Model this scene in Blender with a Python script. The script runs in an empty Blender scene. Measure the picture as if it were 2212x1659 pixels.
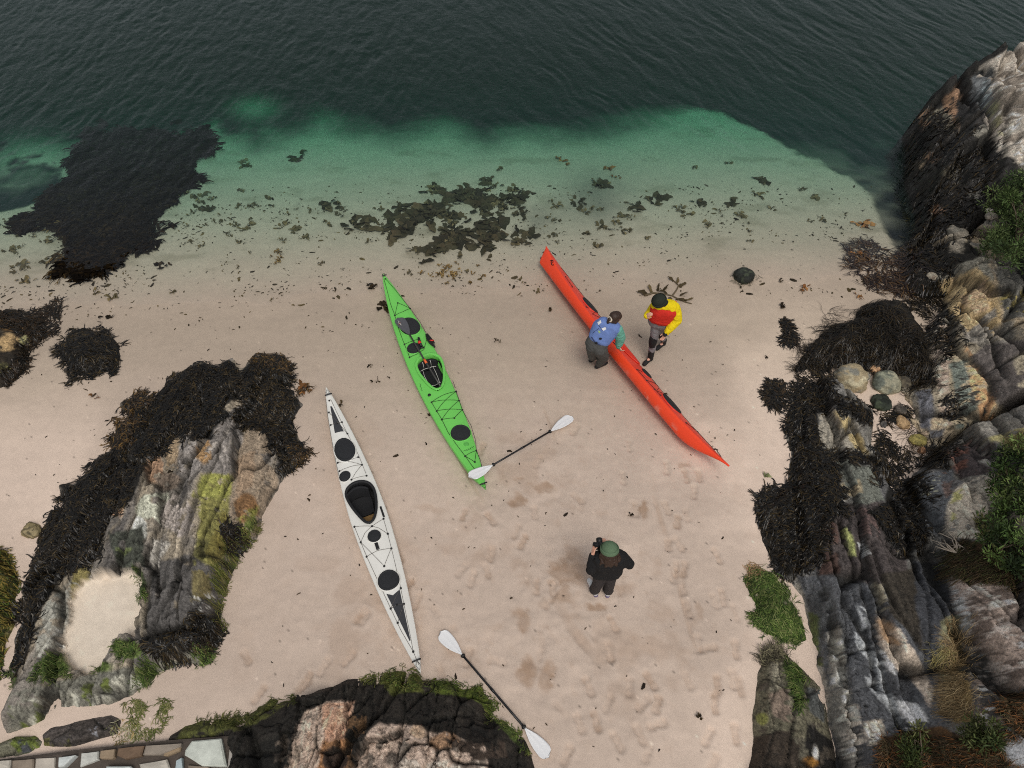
import bpy, bmesh, math, random
import numpy as np
from mathutils import Vector, Matrix
from mathutils.bvhtree import BVHTree
R = math.radians
random.seed(7); rng = np.random.default_rng(7)
S = bpy.context.scene
COL = S.collection

# ------------------------------------------------------------------ camera, light, exposure
FPX, CX, CY, H, PITCH = 1534.0, 1106.0, 829.5, 10.1, R(51.0)   # picture units: 2212 x 1659
cam_d = bpy.data.cameras.new('camera'); cam = bpy.data.objects.new('camera', cam_d); COL.objects.link(cam)
cam.location = (0, 0, H); cam.rotation_euler = (math.pi/2 - PITCH, 0, 0)
cam_d.sensor_width = 36.0; cam_d.lens = FPX/2212*36.0; cam_d.clip_start = 0.1; cam_d.clip_end = 2000
S.camera = cam
W = bpy.data.worlds.new('World'); S.world = W; W.use_nodes = True
wn = W.node_tree.nodes; wl = W.node_tree.links
bg = wn['Background']
sky = wn.new('ShaderNodeTexSky'); sky.sky_type = 'NISHITA'; sky.sun_disc = False
sky.sun_elevation = R(60); sky.sun_rotation = R(165); sky.dust_density = 4.0; sky.air_density = 1.0
hs = wn.new('ShaderNodeHueSaturation'); hs.inputs['Saturation'].default_value = 0.27
wl.new(sky.outputs[0], hs.inputs['Color']); wl.new(hs.outputs[0], bg.inputs['Color'])
bg.inputs['Strength'].default_value = 0.088
sun_d = bpy.data.lights.new('sun', 'SUN'); sun_d.energy = 0.95; sun_d.angle = R(24); sun_d.color = (1.0, 0.95, 0.88)
sun = bpy.data.objects.new('sun', sun_d); COL.objects.link(sun)
sun.rotation_euler = (R(90-60), 0, R(180-165))   # light comes from azimuth 165 deg (clockwise from +Y), elevation 60
S.view_settings.view_transform = 'Standard'; S.view_settings.look = 'None'
S.view_settings.exposure = 0.15; S.view_settings.gamma = 1.0
try: S.view_settings.use_curve_mapping = False
except Exception: pass
S.cycles.use_denoising = False
S.cycles.transparent_max_bounces = 16; S.cycles.filter_width = 1.05
S.cycles.caustics_reflective = False

# ------------------------------------------------------------------ numeric helpers
def _hash(ix, iy, seed):
    n = (ix*374761393 + iy*668265263 + seed*1442695041) & 0xffffffff
    n = ((n ^ (n >> 13))*1274126177) & 0xffffffff
    n = ((n ^ (n >> 15))*2246822519) & 0xffffffff
    return ((n ^ (n >> 16)) & 0xffffff)/float(0xffffff)
def vnoise(x, y, seed=0):
    x = np.asarray(x, float); y = np.asarray(y, float)
    ix = np.floor(x).astype(np.int64); iy = np.floor(y).astype(np.int64)
    fx = x-ix; fy = y-iy
    fx = fx*fx*fx*(fx*(fx*6-15)+10); fy = fy*fy*fy*(fy*(fy*6-15)+10)
    a = _hash(ix, iy, seed); b = _hash(ix+1, iy, seed); c = _hash(ix, iy+1, seed); d = _hash(ix+1, iy+1, seed)
    return (a*(1-fx)+b*fx)*(1-fy)+(c*(1-fx)+d*fx)*fy
def fbm(x, y, octv=4, seed=0, gain=0.5):
    x = np.asarray(x, float); y = np.asarray(y, float)
    s = 0; a = 1; t = 0
    for o in range(octv):
        s = s + a*vnoise(x*2**o+17.3*o, y*2**o-9.1*o, seed+o); t += a; a *= gain
    return s/t                                  # 0..1, mean .5
def worley(x, y, seed=0, jit=0.9):
    ix = np.floor(x).astype(np.int64); iy = np.floor(y).astype(np.int64)
    f1 = np.full(x.shape, 9.0); f2 = np.full(x.shape, 9.0); idx = np.zeros(x.shape, np.int64); cx = np.zeros(x.shape); cy = np.zeros(x.shape)
    for dx in (-1, 0, 1):
        for dy in (-1, 0, 1):
            jx = ix+dx; jy = iy+dy
            px = jx+0.5+(_hash(jx, jy, seed)-0.5)*jit; py = jy+0.5+(_hash(jx, jy, seed+77)-0.5)*jit
            ax_ = np.abs(x-px); ay_ = np.abs(y-py); d = np.hypot(ax_, ay_)*0.35+np.maximum(ax_, ay_)*0.65
            m = d < f1
            f2 = np.where(m, f1, np.minimum(f2, d)); f1 = np.where(m, d, f1)
            idx = np.where(m, (jx+5000)*100003+(jy+5000), idx); cx = np.where(m, px, cx); cy = np.where(m, py, cy)
    return f1, f2, idx, cx, cy
def idrand(idx, seed):
    return _hash(idx // 7919, idx % 7919 + idx // 104729, seed)
def sstep(a, b, x):
    t = np.clip((x-a)/(b-a), 0, 1); return t*t*(3-2*t)
def sdf(px, py, poly):
    """signed distance to a polygon, positive inside"""
    P = np.asarray(poly, float); n = len(P)
    d = np.full(np.shape(px), 1e18); ins = np.zeros(np.shape(px), bool)
    for i in range(n):
        ax, ay = P[i]; bx, by = P[(i+1) % n]
        ex, ey = bx-ax, by-ay; L = ex*ex+ey*ey+1e-12
        t = np.clip(((px-ax)*ex+(py-ay)*ey)/L, 0, 1)
        d = np.minimum(d, (px-ax-t*ex)**2+(py-ay-t*ey)**2)
        if ay != by:
            c = ((ay > py) != (by > py)) & (px < (bx-ax)*(py-ay)/(by-ay)+ax)
            ins ^= c
    d = np.sqrt(d)
    return np.where(ins, d, -d)
def lin(c):
    c = np.asarray(c, float)/255.0
    return np.where(c <= 0.04045, c/12.92, ((c+0.055)/1.055)**2.4)
def A(r, g, b, k=0.80):
    """surface colour that reads as this display colour in the flat light of this day"""
    return np.clip(lin((r, g, b))/k, 0.002, 0.82)

# ------------------------------------------------------------------ terrain + picture <-> place
def shore(x): return 10.45+0.05*np.asarray(x, float)
def terrain(x, y):
    x = np.asarray(x, float); y = np.asarray(y, float)
    s = y-shore(x)
    sp = np.maximum(s, 0); sn = np.minimum(s, 0)
    return -0.03-0.045*sp-0.0062*np.minimum(sp, 14)**2-0.12*np.maximum(sp-14, 0)*(sp < 60)-0.12*46*(sp >= 60)+0.09*(1-np.exp(sn*0.30))
cp, sp_ = math.cos(PITCH), math.sin(PITCH)
def gp(vx, vy, z=None):
    """the place on the ground (or at height z) that is seen at picture position vx, vy"""
    t = (vy-CY)/FPX; s = (vx-CX)/FPX
    d = np.array([s, cp-t*sp_, -sp_-t*cp])
    zz = 0.0 if z is None else z
    for _ in range(1 if z is not None else 8):
        k = (zz-H)/d[2]; p = d*k
        if z is None: zz = float(terrain(p[0], p[1]))
    return Vector((p[0], p[1], zz))
def proj(x, y, z):
    yy = y; zz = z-H
    dep = yy*cp-zz*sp_; up = yy*sp_+zz*cp
    return CX+FPX*x/dep, CY-FPX*up/dep
def gpoly(pts, z=None): return [tuple(gp(p[0], p[1], p[2] if len(p) > 2 else z))[:2] for p in pts]

# ------------------------------------------------------------------ objects
def tag(o, label=None, cat=None, group=None, kind=None):
    if label: o['label'] = label
    if cat: o['category'] = cat
    if group: o['group'] = group
    if kind: o['kind'] = kind
    return o
def empty(name, loc=(0, 0, 0), label=None, cat=None, group=None, rotz=0):
    o = bpy.data.objects.new(name, None); COL.objects.link(o); o.location = loc; o.rotation_euler = (0, 0, rotz)
    o.empty_display_size = 0.1
    return tag(o, label, cat, group)
def link(name, me, m=None, parent=None):
    if m is not None and len(me.materials) == 0: me.materials.append(m)
    o = bpy.data.objects.new(name, me); COL.objects.link(o)
    if parent is not None: o.parent = parent
    return o
def mesh_np(name, V, F, m=None, parent=None, col=None, smooth=True, uvw=None):
    V = np.asarray(V, np.float32); me = bpy.data.meshes.new(name)
    me.vertices.add(len(V)); me.vertices.foreach_set('co', V.ravel())
    if isinstance(F, np.ndarray):
        k = F.shape[1]; nf = len(F)
        me.loops.add(nf*k); me.loops.foreach_set('vertex_index', F.astype(np.int32).ravel())
        me.polygons.add(nf); me.polygons.foreach_set('loop_start', np.arange(0, nf*k, k, dtype=np.int32))
        try: me.polygons.foreach_set('loop_total', np.full(nf, k, np.int32))
        except Exception: pass
        me.update(calc_edges=True)
    else:
        me.clear_geometry(); me.from_pydata([tuple(v) for v in V], [], F); me.update()
    if col is not None:
        ca = me.color_attributes.new('col', 'FLOAT_COLOR', 'POINT')
        c4 = np.ones((len(V), 4), np.float32); c4[:, :col.shape[1]] = col; ca.data.foreach_set('color', c4.ravel())
    if smooth: me.polygons.foreach_set('use_smooth', np.ones(len(me.polygons), bool))
    me.validate()
    return link(name, me, m, parent)
def grid_faces(mask):
    """quads of a boolean vertex grid where all four corners are in; returns faces over compacted ids and the id grid"""
    idm = -np.ones(mask.shape, np.int64); 
    f = mask[:-1, :-1] & mask[1:, :-1] & mask[:-1, 1:] & mask[1:, 1:]
    used = np.zeros(mask.shape, bool)
    used[:-1, :-1] |= f; used[1:, :-1] |= f; used[:-1, 1:] |= f; used[1:, 1:] |= f
    idm[used] = np.arange(used.sum())
    q = np.stack([idm[:-1, :-1][f], idm[:-1, 1:][f], idm[1:, 1:][f], idm[1:, :-1][f]], 1)
    return q, used, f

# ------------------------------------------------------------------ materials
def _nt(name):
    m = bpy.data.materials.new(name); m.use_nodes = True
    return m, m.node_tree.nodes, m.node_tree.links, m.node_tree.nodes['Principled BSDF']
def N(nodes, typ, **kw):
    n = nodes.new(typ)
    for k, v in kw.items():
        if k in n.inputs: n.inputs[k].default_value = v
        else: setattr(n, k, v)
    return n
def mat_col(name, rough=0.8, grain=60, gamt=0.35, bump=0.3, bscale=40, bdist=0.02, spec=0.4, rough_var=0.0, alpha_rough=False):
    """material whose colour comes from the mesh (attribute col) with fine grain and relief of its own"""
    m, n, l, p = _nt(name)
    at = N(n, 'ShaderNodeAttribute', attribute_name='col')
    tc = N(n, 'ShaderNodeTexCoord'); no = N(n, 'ShaderNodeTexNoise', Scale=grain, Detail=6.0, Roughness=0.65)
    l.new(tc.outputs['Object'], no.inputs['Vector'])
    mr = N(n, 'ShaderNodeMapRange'); mr.inputs['From Min'].default_value = 0.25; mr.inputs['From Max'].default_value = 0.75
    mr.inputs['To Min'].default_value = 1-gamt; mr.inputs['To Max'].default_value = 1+gamt
    l.new(no.outputs['Fac'], mr.inputs['Value'])
    mx = N(n, 'ShaderNodeVectorMath', operation='MULTIPLY')
    l.new(at.outputs['Color'], mx.inputs[0]); l.new(mr.outputs[0], mx.inputs[1]); l.new(mx.outputs[0], p.inputs['Base Color'])
    b2 = N(n, 'ShaderNodeTexNoise', Scale=bscale, Detail=8.0, Roughness=0.7); l.new(tc.outputs['Object'], b2.inputs['Vector'])
    bp = N(n, 'ShaderNodeBump', Strength=bump, Distance=bdist); l.new(b2.outputs['Fac'], bp.inputs['Height']); l.new(bp.outputs[0], p.inputs['Normal'])
    p.inputs['Roughness'].default_value = rough; p.inputs['Specular IOR Level'].default_value = spec
    if alpha_rough: l.new(at.outputs['Alpha'], p.inputs['Roughness'])
    if rough_var:
        mr2 = N(n, 'ShaderNodeMapRange'); mr2.inputs['To Min'].default_value = rough-rough_var; mr2.inputs['To Max'].default_value = min(1, rough+rough_var)
        l.new(b2.outputs['Fac'], mr2.inputs['Value']); l.new(mr2.outputs[0], p.inputs['Roughness'])
    return m
def mat(name, c, rough=0.5, spec=0.5, grain=0, gamt=0.2, bump=0.0, bscale=60, metal=0, coat=0):
    m, n, l, p = _nt(name)
    c = tuple(float(v) for v in c)[:3]
    p.inputs['Base Color'].default_value = (*c, 1); p.inputs['Roughness'].default_value = rough
    p.inputs['Specular IOR Level'].default_value = spec; p.inputs['Metallic'].default_value = metal; p.inputs['Coat Weight'].default_value = coat
    tc = N(n, 'ShaderNodeTexCoord')
    if grain:
        no = N(n, 'ShaderNodeTexNoise', Scale=grain, Detail=5.0, Roughness=0.6); l.new(tc.outputs['Object'], no.inputs['Vector'])
        cr = N(n, 'ShaderNodeMix', data_type='RGBA'); cr.inputs['A'].default_value = (*[v*(1-gamt) for v in c], 1); cr.inputs['B'].default_value = (*[min(1, v*(1+gamt)) for v in c], 1)
        # the typed sockets of the Mix node
        a = [s for s in cr.inputs if s.name == 'A' and s.type == 'RGBA'][0]; b = [s for s in cr.inputs if s.name == 'B' and s.type == 'RGBA'][0]
        a.default_value = (*[v*(1-gamt) for v in c], 1); b.default_value = (*[min(1, v*(1+gamt)) for v in c], 1)
        f = [s for s in cr.inputs if s.name == 'Factor' and s.type == 'VALUE'][0]; l.new(no.outputs['Fac'], f)
        o = [s for s in cr.outputs if s.type == 'RGBA'][0]; l.new(o, p.inputs['Base Color'])
    if bump:
        no = N(n, 'ShaderNodeTexNoise', Scale=bscale, Detail=5.0); l.new(tc.outputs['Object'], no.inputs['Vector'])
        bp = N(n, 'ShaderNodeBump', Strength=bump, Distance=0.01); l.new(no.outputs['Fac'], bp.inputs['Height']); l.new(bp.outputs[0], p.inputs['Normal'])
    return m

def paint(col, px, py, wx, wy, items, seed=0):
    """colour patches (lichen, weed stain, bedrock bands, painted gully shadow) laid over the vertex colours; px,py are picture positions"""
    w1 = fbm(wx*2.2, wy*2.2, 5, 900+seed, 0.6)-0.5; w2 = fbm(wx*2.2+40, wy*2.2+11, 5, 950+seed, 0.6)-0.5
    for i, it in enumerate(items):
        g = it['g']; warp = it.get('warp', 14)
        qx = px+w1*warp*2; qy = py+w2*warp*2
        if isinstance(g, tuple):
            x0, y0, rx, ry = g; d = (1-np.hypot((qx-x0)/rx, (qy-y0)/ry))*min(rx, ry)
        else: d = sdf(qx, qy, g)
        so = it.get('soft', 3); mk = sstep(-so, so, d)
        cov = it.get('cov', 1.0)
        if cov < 1:
            sc = it.get('sc', 6.0); st = it.get('st')
            if st is not None:
                ux, uy = st; u = wx*ux+wy*uy; v = -wx*uy+wy*ux
                nn = fbm(u*sc*0.18, v*sc, 4, 300+i*7+seed, 0.6)
            else: nn = fbm(wx*sc, wy*sc, 5, 300+i*7+seed, 0.6)
            th = 0.5+(0.5-cov)*0.55
            mk = mk*sstep(th-0.03, th+0.03, nn)
        mk = mk*it.get('a', 1.0)
        c = np.asarray(it['c'])
        col = col*(1-mk[..., None])+c*mk[..., None]
    return col

def tube(pts, rad, seg=6, m=None, name='branch', parent=None, closed=False, off=None):
    P = [Vector(p) for p in pts]; n = len(P); V = []; F = []
    rr = rad if hasattr(rad, '__len__') else [rad]*n
    up0 = Vector((0, 0, 1))
    for i in range(n):
        t = (P[min(i+1, n-1)]-P[max(i-1, 0)]) if not closed else (P[(i+1) % n]-P[i-1])
        t.normalize(); a = t.cross(up0)
        if a.length < 1e-3: a = t.cross(Vector((1, 0, 0)))
        a.normalize(); b = t.cross(a)
        for k in range(seg):
            th = 2*math.pi*k/seg; V.append(P[i]+(a*math.cos(th)+b*math.sin(th))*rr[i])
    for i in range(n if closed else n-1):
        for k in range(seg): F.append((i*seg+k, i*seg+(k+1) % seg, ((i+1) % n)*seg+(k+1) % seg, ((i+1) % n)*seg+k))
    if not closed: F.append(tuple(range(seg-1, -1, -1))); F.append(tuple((n-1)*seg+k for k in range(seg)))
    if m is None and name is None: return V, F
    me = bpy.data.meshes.new(name); me.from_pydata([tuple(v) for v in V], [], F); me.update(); me.polygons.foreach_set('use_smooth', [True]*len(me.polygons))
    return link(name, me, m, parent)
# ------------------------------------------------------------------ sand sheet with footprints, drag marks and seabed
def axis(lo, hi, step, far, grow=1.35):
    a = list(np.arange(lo, hi+1e-6, step)); s = step
    left = []; x = lo
    while x > -far: s *= grow; x -= s; left.append(x)
    s = step; x = hi; right = []
    while x < far: s *= grow; x += s; right.append(x)
    return np.array(left[::-1]+a+right)
sx = np.concatenate([a_ for a_ in (axis(-14.5, -8.7, 0.07, 320)[:-1],)]) if False else None
def axis2(zones, far, grow=1.4):
    a = []
    for lo, hi, st in zones: a += list(np.arange(lo, hi-1e-6, st))
    a.append(zones[-1][1]); s = zones[0][2]; left = []; x = zones[0][0]
    while x > -far: s *= grow; x -= s; left.append(x)
    s = zones[-1][2]; x = zones[-1][1]; right = []
    while x < far: s *= grow; x += s; right.append(x)
    return np.array(left[::-1]+a+right)
sx = axis2([(-15.0, -8.7, .07), (-8.7, 8.3, .03), (8.3, 13.0, .07)], 320); sy = axis2([(0.9, 13.4, .03), (13.4, 20.0, .06)], 320)
X, Y = np.meshgrid(sx, sy, indexing='ij')
Z = terrain(X, Y)
PX, PY = proj(X, Y, Z)
front = (Y*cp-(Z-H)*sp_) > 1.0
PX = np.where(front, PX, -9999); PY = np.where(front, PY, 9999)
dry = sstep(0.2, -1.6, Y-shore(X))
# how much trodden: lower middle of the beach
tread = np.exp(-((PX-1260)/330)**2-((PY-1330)/330)**2)+0.6*np.exp(-((PX-760)/260)**2-((PY-1350)/160)**2)+0.35*np.exp(-((PX-1000)/500)**2-((PY-1000)/120)**2)
tread = np.clip(tread, 0, 1)*dry
soft = (fbm(X*0.8, Y*0.8, 4, 3)-0.5)*0.05+(fbm(X*3.1, Y*3.1, 5, 5)-0.5)*0.016
rough = (fbm(X*5.5, Y*5.5, 4, 8, 0.6)-0.5)
lump = np.abs(fbm(X*3.3, Y*3.3, 4, 12, 0.55)-0.5)
Z += soft*0.6+rough*(0.008+0.018*tread)+(0.04-lump*0.32)*tread*0.22
rip = np.sin((Y*1.0+0.12*X+1.4*fbm(X*0.5, Y*1.2, 3, 31))*9.0)          # faint tide lines on the upper sand
Z += rip*0.0022*dry*(1-tread)
damp = np.zeros_like(Z)
def mark(vx, vy, ang=None, L=0.29, w=0.105, deep=0.032):
    global Z
    c = gp(vx, vy)
    m = (np.abs(X-c.x) < 0.45) & (np.abs(Y-c.y) < 0.45)
    if not m.any(): return
    if ang is None: ang = random.uniform(-0.5, 0.5)
    dx = X[m]-c.x; dy = Y[m]-c.y
    u = dx*math.sin(ang)+dy*math.cos(ang); v = dx*math.cos(ang)-dy*math.sin(ang)
    wd = w/2*(1.0-0.22*np.cos(u/L*2*math.pi*1.0))
    d = np.maximum(np.abs(u)/(L/2), np.abs(v)/wd)
    d = (np.abs(u/(L/2))**3.5+np.abs(v/wd)**3.0)**(1/3.2)
    cut = sstep(1.12, 0.80, d); rim = np.exp(-((d-1.22)/0.14)**2)
    tex = 0.6+0.8*vnoise(u*45, v*20, 5)
    Z[m] += -deep*1.05*cut*tex+deep*0.20*rim
    damp[m] = np.maximum(damp[m], random.choice([.08,.14,.2,.3,.45])*cut*(0.3+1.2*vnoise(u*11+vx, v*14, 6)))
FP = [(1462,1231,.1),(1562,1291,.0),(1590,1403,.05),(1508,1391,.1),(1584,1467,0),(1550,1479,.15),(1252,1563,-.35),(1272,1483,-.3),(1406,1471,-.5),(1530,1591,.6),(1288,1559,-.2),(1382,1587,-.4),(1334,1603,-.5),(1466,1175,-.4),(1486,1315,-.2),(1530,1400,1.4),(1360,1483,.1),(1420,1565,1.3),(1456,1241,.2),(1478,1230,.3),(1590,1585,.1),(1500,1062,.2),(1545,1520,.1),(1440,1010,.1),(1375,1100,.05),(600,1610,.2),(700,1440,.4),(660,1470,.5),(780,1330,.6),(560,1500,.5),(620,1560,.7),(900,1300,.3),(1020,1250,.2),(1130,1170,.4),(1010,1420,.2),(860,1200,-.5),(1060,1120,-.6)]
for a in FP: mark(*a)
for i in range(40):
    if i < 24: vx, vy = random.gauss(1250, 210), random.gauss(1340, 190)
    elif i < 33: vx, vy = random.uniform(520, 960), random.uniform(1160, 1600)
    else: vx, vy = random.uniform(1000, 1560), random.uniform(960, 1150)
    if 860 < vx < 1600 and 940 < vy < 1700 or i >= 24:
        mark(vx, vy, random.gauss(0.0, 0.6), random.uniform(0.22, 0.30), random.uniform(0.09, 0.13), random.uniform(0.010, 0.032))
def walk(pts, step=.62):
    P_ = [gp(*p) for p in pts]; k = 0
    for i in range(len(P_)-1):
        a, c = P_[i], P_[i+1]; L = math.hypot(c.x-a.x, c.y-a.y); n = max(1, int(L/step)); an = math.atan2(c.x-a.x, c.y-a.y)
        for j in range(n):
            t = (j+random.uniform(-.1, .1))/n; x = a.x+(c.x-a.x)*t; y = a.y+(c.y-a.y)*t; s_ = .10*(1 if k % 2 else -1)+random.gauss(0, .03); k += 1
            px_, py_ = proj(x+s_*math.cos(an), y-s_*math.sin(an), 0.05); mark(float(px_), float(py_), an+random.gauss(0, .12), random.uniform(.25, .30), random.uniform(.09, .115), random.uniform(.016, .034))
walk([(1240,1640),(1290,1520),(1330,1400),(1310,1290)]); walk([(1560,1640),(1590,1470),(1560,1290),(1500,1120),(1440,960)]); walk([(1420,1640),(1470,1470),(1390,1330)]); walk([(1000,1250),(1110,1130),(1180,1010),(1270,860)]); walk([(660,1500),(800,1340),(930,1180)]); walk([(1330,1180),(1360,1030),(1330,900)])
def drag(a, b, w, deep, dmp=0.4, seed=1):
    global Z
    p = gp(*a); q = gp(*b); ex, ey = q.x-p.x, q.y-p.y; L = math.hypot(ex, ey); ex /= L; ey /= L
    u = (X-p.x)*ex+(Y-p.y)*ey; v = -(X-p.x)*ey+(Y-p.y)*ex+(vnoise(u*2.0, u*0+seed, seed)-0.5)*w*0.9
    m = sstep(-0.15, 0.2, u)*sstep(L+0.15, L-0.3, u)*(0.5+vnoise(u*3.2, v*0+3, seed+4))
    c = np.exp(-(v/(w*0.5))**4)*m
    Z += -deep*c+deep*0.5*np.exp(-((np.abs(v)-w*0.62)/(w*0.18))**2)*m
    damp[:] = np.maximum(damp, dmp*c)
drag((1198,1307), (1302,1447), 0.15, 0.02, 0.35, 1); drag((1410,1067), (1442,1171), 0.08, 0.014, 0.25, 2); drag((1462,1255), (1498,1400), 0.07, 0.014, 0.25, 3)
drag((1176,880), (1202,960), 0.045, 0.014, 0.5, 4); drag((948,905), (1046,1085), 0.06, 0.014, 0.6, 5); drag((880,690), (960,930), 0.10, 0.008, 0.2, 6)
BL = [(1226,1235,48,38,.95),(1240,1210,30,30,.7),(1130,1339,26,30,.9),(1140,1455,26,40,1.0),(1182,1465,16,40,.8),(1386,1103,13,28,1.0),(1168,1055,24,12,.9),(1112,1080,18,20,.9),(1120,1032,14,9,.9),(1288,1303,26,10,.8),(1215,1290,22,24,.7),(1040,1200,40,24,.3),(1350,1400,50,50,.35),(1300,1390,30,60,.3),(1478,1010,12,18,.6),(1345,1270,30,14,.5),(1500,1330,12,30,.5),(820,1300,50,20,.3),(930,1100,40,14,.35)]
wz1 = fbm(X*3.5, Y*3.5, 5, 41, 0.65)-0.5; wz2 = fbm(X*3.5+30, Y*3.5, 5, 42, 0.65)-0.5
for (bx, by, rx, ry, a) in BL:
    d = np.hypot((PX+wz1*46-bx)/rx, (PY+wz2*46-by)/ry)
    k = sstep(1.15, 0.55, d)*a*(0.55+0.9*np.clip(fbm(X*9, Y*9, 3, 44)-0.1, 0, 1)); damp = np.maximum(damp, np.clip(k, 0, 1)); Z -= k*0.012*(0.4+fbm(X*14, Y*14, 3, 45))
damp = np.maximum(damp, sstep(0.60, 0.76, fbm(X*1.3, Y*1.3, 5, 51, 0.6))*0.5*tread)
# colours: pale dry sand, greyer damp sand near the water's edge, weed-dark seabed farther out
WZ0 = -0.045
base = np.empty(X.shape+(3,)); base[:] = A(180,163,149)
v = fbm(X*0.7, Y*0.7, 4, 21); base *= (0.93+0.14*v)[..., None]
streak = fbm(X*0.55, Y*3.2, 4, 23, 0.6); base *= (0.95+0.10*streak)[..., None]
fine = fbm(X*11, Y*11, 4, 24, 0.7); base *= (0.92+0.16*fine)[..., None]
wet = sstep(-4.6, -0.4, Y-shore(X)+(v-0.5)*1.6); base = base*(1+0.07*sstep(-0.052, -0.030, -Z-0.075))[..., None]
base = base*(1-wet[..., None])+base*np.array([0.76, 0.77, 0.73])*wet[..., None]
pale = np.maximum(sstep(1400, 1640, PX+(fbm(X*0.6,Y*0.6,4,401)-0.5)*420)*sstep(560, 760, PY), sstep(460, 200, PX+(fbm(X*0.6,Y*0.6,4,402)-0.5)*420)*sstep(720, 980, PY)*0.7)
base *= (1+0.36*pale)[..., None]*np.array([1.0, 0.995, 0.985])
pool = sdf(PX+wz1*26, PY+wz2*26, [(237,1236),(293,1240),(314,1275),(303,1389),(254,1392),(241,1423),(195,1460),(160,1464),(138,1421),(138,1389),(152,1343),(160,1291),(190,1256)])
base = base*(1-sstep(-2, 4, pool)[..., None])+A(208,196,180)*sstep(-2, 4, pool)[..., None]
lightchurn = sstep(0.56, 0.72, fbm(X*2.1, Y*2.1, 5, 61, 0.6))*tread*0.5
base *= (1+0.16*lightchurn)[..., None]
base = base*(1-0.75*damp[..., None])+A(140,113,90)*0.75*damp[..., None]
hollow = np.clip((fbm(X*6, Y*6, 4, 71, 0.6)-0.62)*5, 0, 1)*tread
base = base*(1-0.25*hollow[..., None])+A(150,122,98)*0.25*hollow[..., None]
# specks of shell and weed crumbs
sp1 = _hash(np.arange(X.shape[0])[:, None]+0*Y.astype(np.int64), np.arange(X.shape[1])[None, :]+0*Y.astype(np.int64), 5)
base = np.where((sp1 > 0.9985)[..., None], base*0.45, base); base = np.where((sp1 < 0.0008)[..., None], np.minimum(base*1.35, 0.8), base)
# seabed: where the sand ends and the dark weed bottom begins
edge_pts = [(-400,500),(-60,470),(0,455),(60,440),(105,425),(140,400),(145,370),(190,340),(215,300),(280,285),(350,290),(440,280),(460,270),(478,298),(520,300),(545,320),(575,306),(620,303),(650,290),(690,262),(760,285),(800,292),(850,305),(905,290),(960,282),(1005,305),(1050,325),(1085,310),(1150,300),(1250,302),(1330,290),(1380,272),(1430,250),(1490,236),(1560,242),(1620,275),(1700,322),(1752,342),(1800,376),(1850,398),(1885,425),(1888,455),(1905,490),(1925,525),(1960,560),(2100,600),(2300,650),(4000,700),(4000,-900),(-2000,-900),(-2000,500)]
wdx = (fbm(X*0.9, Y*0.9, 5, 81, 0.62)-0.5); wdy = (fbm(X*0.9+9, Y*0.9+70, 5, 82, 0.62)-0.5)
far_side = Y > 9.0
deep = sdf(np.where(front, PX, 0)+wdx*44, np.where(front, PY, 5000)+wdy*40, edge_pts)
sw = 6+34*sstep(1560, 1380, PX)*sstep(420, 560, PX); dk = sstep(-sw, sw*1.3, deep)*far_side*front
dk = np.where(far_side & (~front | (Y > 24)), 1.0, dk)
patch = sstep(0.52, 0.70, fbm(X*0.42, Y*0.6, 4, 85))*sstep(18, 14, Y)*0.4+0.75*np.exp(-((PX-550)/48)**2-((PY-232)/24)**2)+0.95*np.exp(-((PX-80)/110)**2-((PY-350)/44)**2)*sstep(0.42, 0.58, fbm(X*1.3, Y*1.3, 4, 86))
dk = np.clip(dk-patch*dk, 0, 1)
KBP = [(200,280),(280,275),(350,290),(440,278),(458,300),(466,330),(425,350),(420,400),(370,440),(335,485),(350,495),(330,520),(285,545),(260,540),(255,575),(210,580),(180,600),(150,596),(138,575),(155,550),(140,505),(160,480),(115,470),(100,450),(110,415),(145,400),(150,360)]
kd = np.where(front & far_side, sstep(-6, 8, sdf(np.where(front, PX, 0)+wdx*22, np.where(front, PY, 5000)+wdy*22, KBP)), 0); dk = np.maximum(dk, kd*.97); dk = np.maximum(dk, np.where(front & far_side, sstep(1.15, .75, np.hypot((PX+wdx*60-320)/190, (PY+wdy*40-228)/78)), 0)*.95)
weedc = A(21,20,22)*(0.6+0.8*fbm(X*2.3, Y*2.3, 4, 87, 0.6))[..., None]
base = base*(1-dk[..., None])+weedc*dk[..., None]
# silt and weed-stained sand in the shallows, then two soft dark patches
st = sstep(0.55, 0.8, fbm(X*1.1, Y*2.2, 5, 91, 0.6))*sstep(0.3, 1.6, Y-shore(X))*(1-dk)
base = base*(1-0.35*st[..., None])+A(96,88,66)*0.35*st[..., None]
cl = np.exp(-((PX-1290+wz1*40)/70)**2-((PY-425+wz2*40)/60)**2)*0.55+np.exp(-((PX-1165+wz1*40)/40)**2-((PY-475+wz2*40)/34)**2)*0.4
cl = np.where(far_side & front, cl, 0)
base = base*(1-cl[..., None])+A(52,56,52)*cl[..., None]
Z -= dk*0.05*(1-patch)
m_sand = mat_col('sand_grains', rough=0.9, grain=170, gamt=0.16, bump=0.5, bscale=90, bdist=0.006, spec=0.35, alpha_rough=True)
q, used, _ = grid_faces(np.ones(X.shape, bool))
beach = mesh_np('sand_ground', np.stack([X.ravel(), Y.ravel(), Z.ravel()], 1), q[:, ::-1], m_sand, None, np.concatenate([np.clip(base, .002, .8).reshape(-1, 3), (0.95-0.60*sstep(-1.8, 0.1, Y-shore(X)+(v-0.5)*2.0)).reshape(-1, 1)], 1))
tag(beach, kind='structure')
SANDX, SANDY, SANDZ = sx, sy, Z
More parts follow.
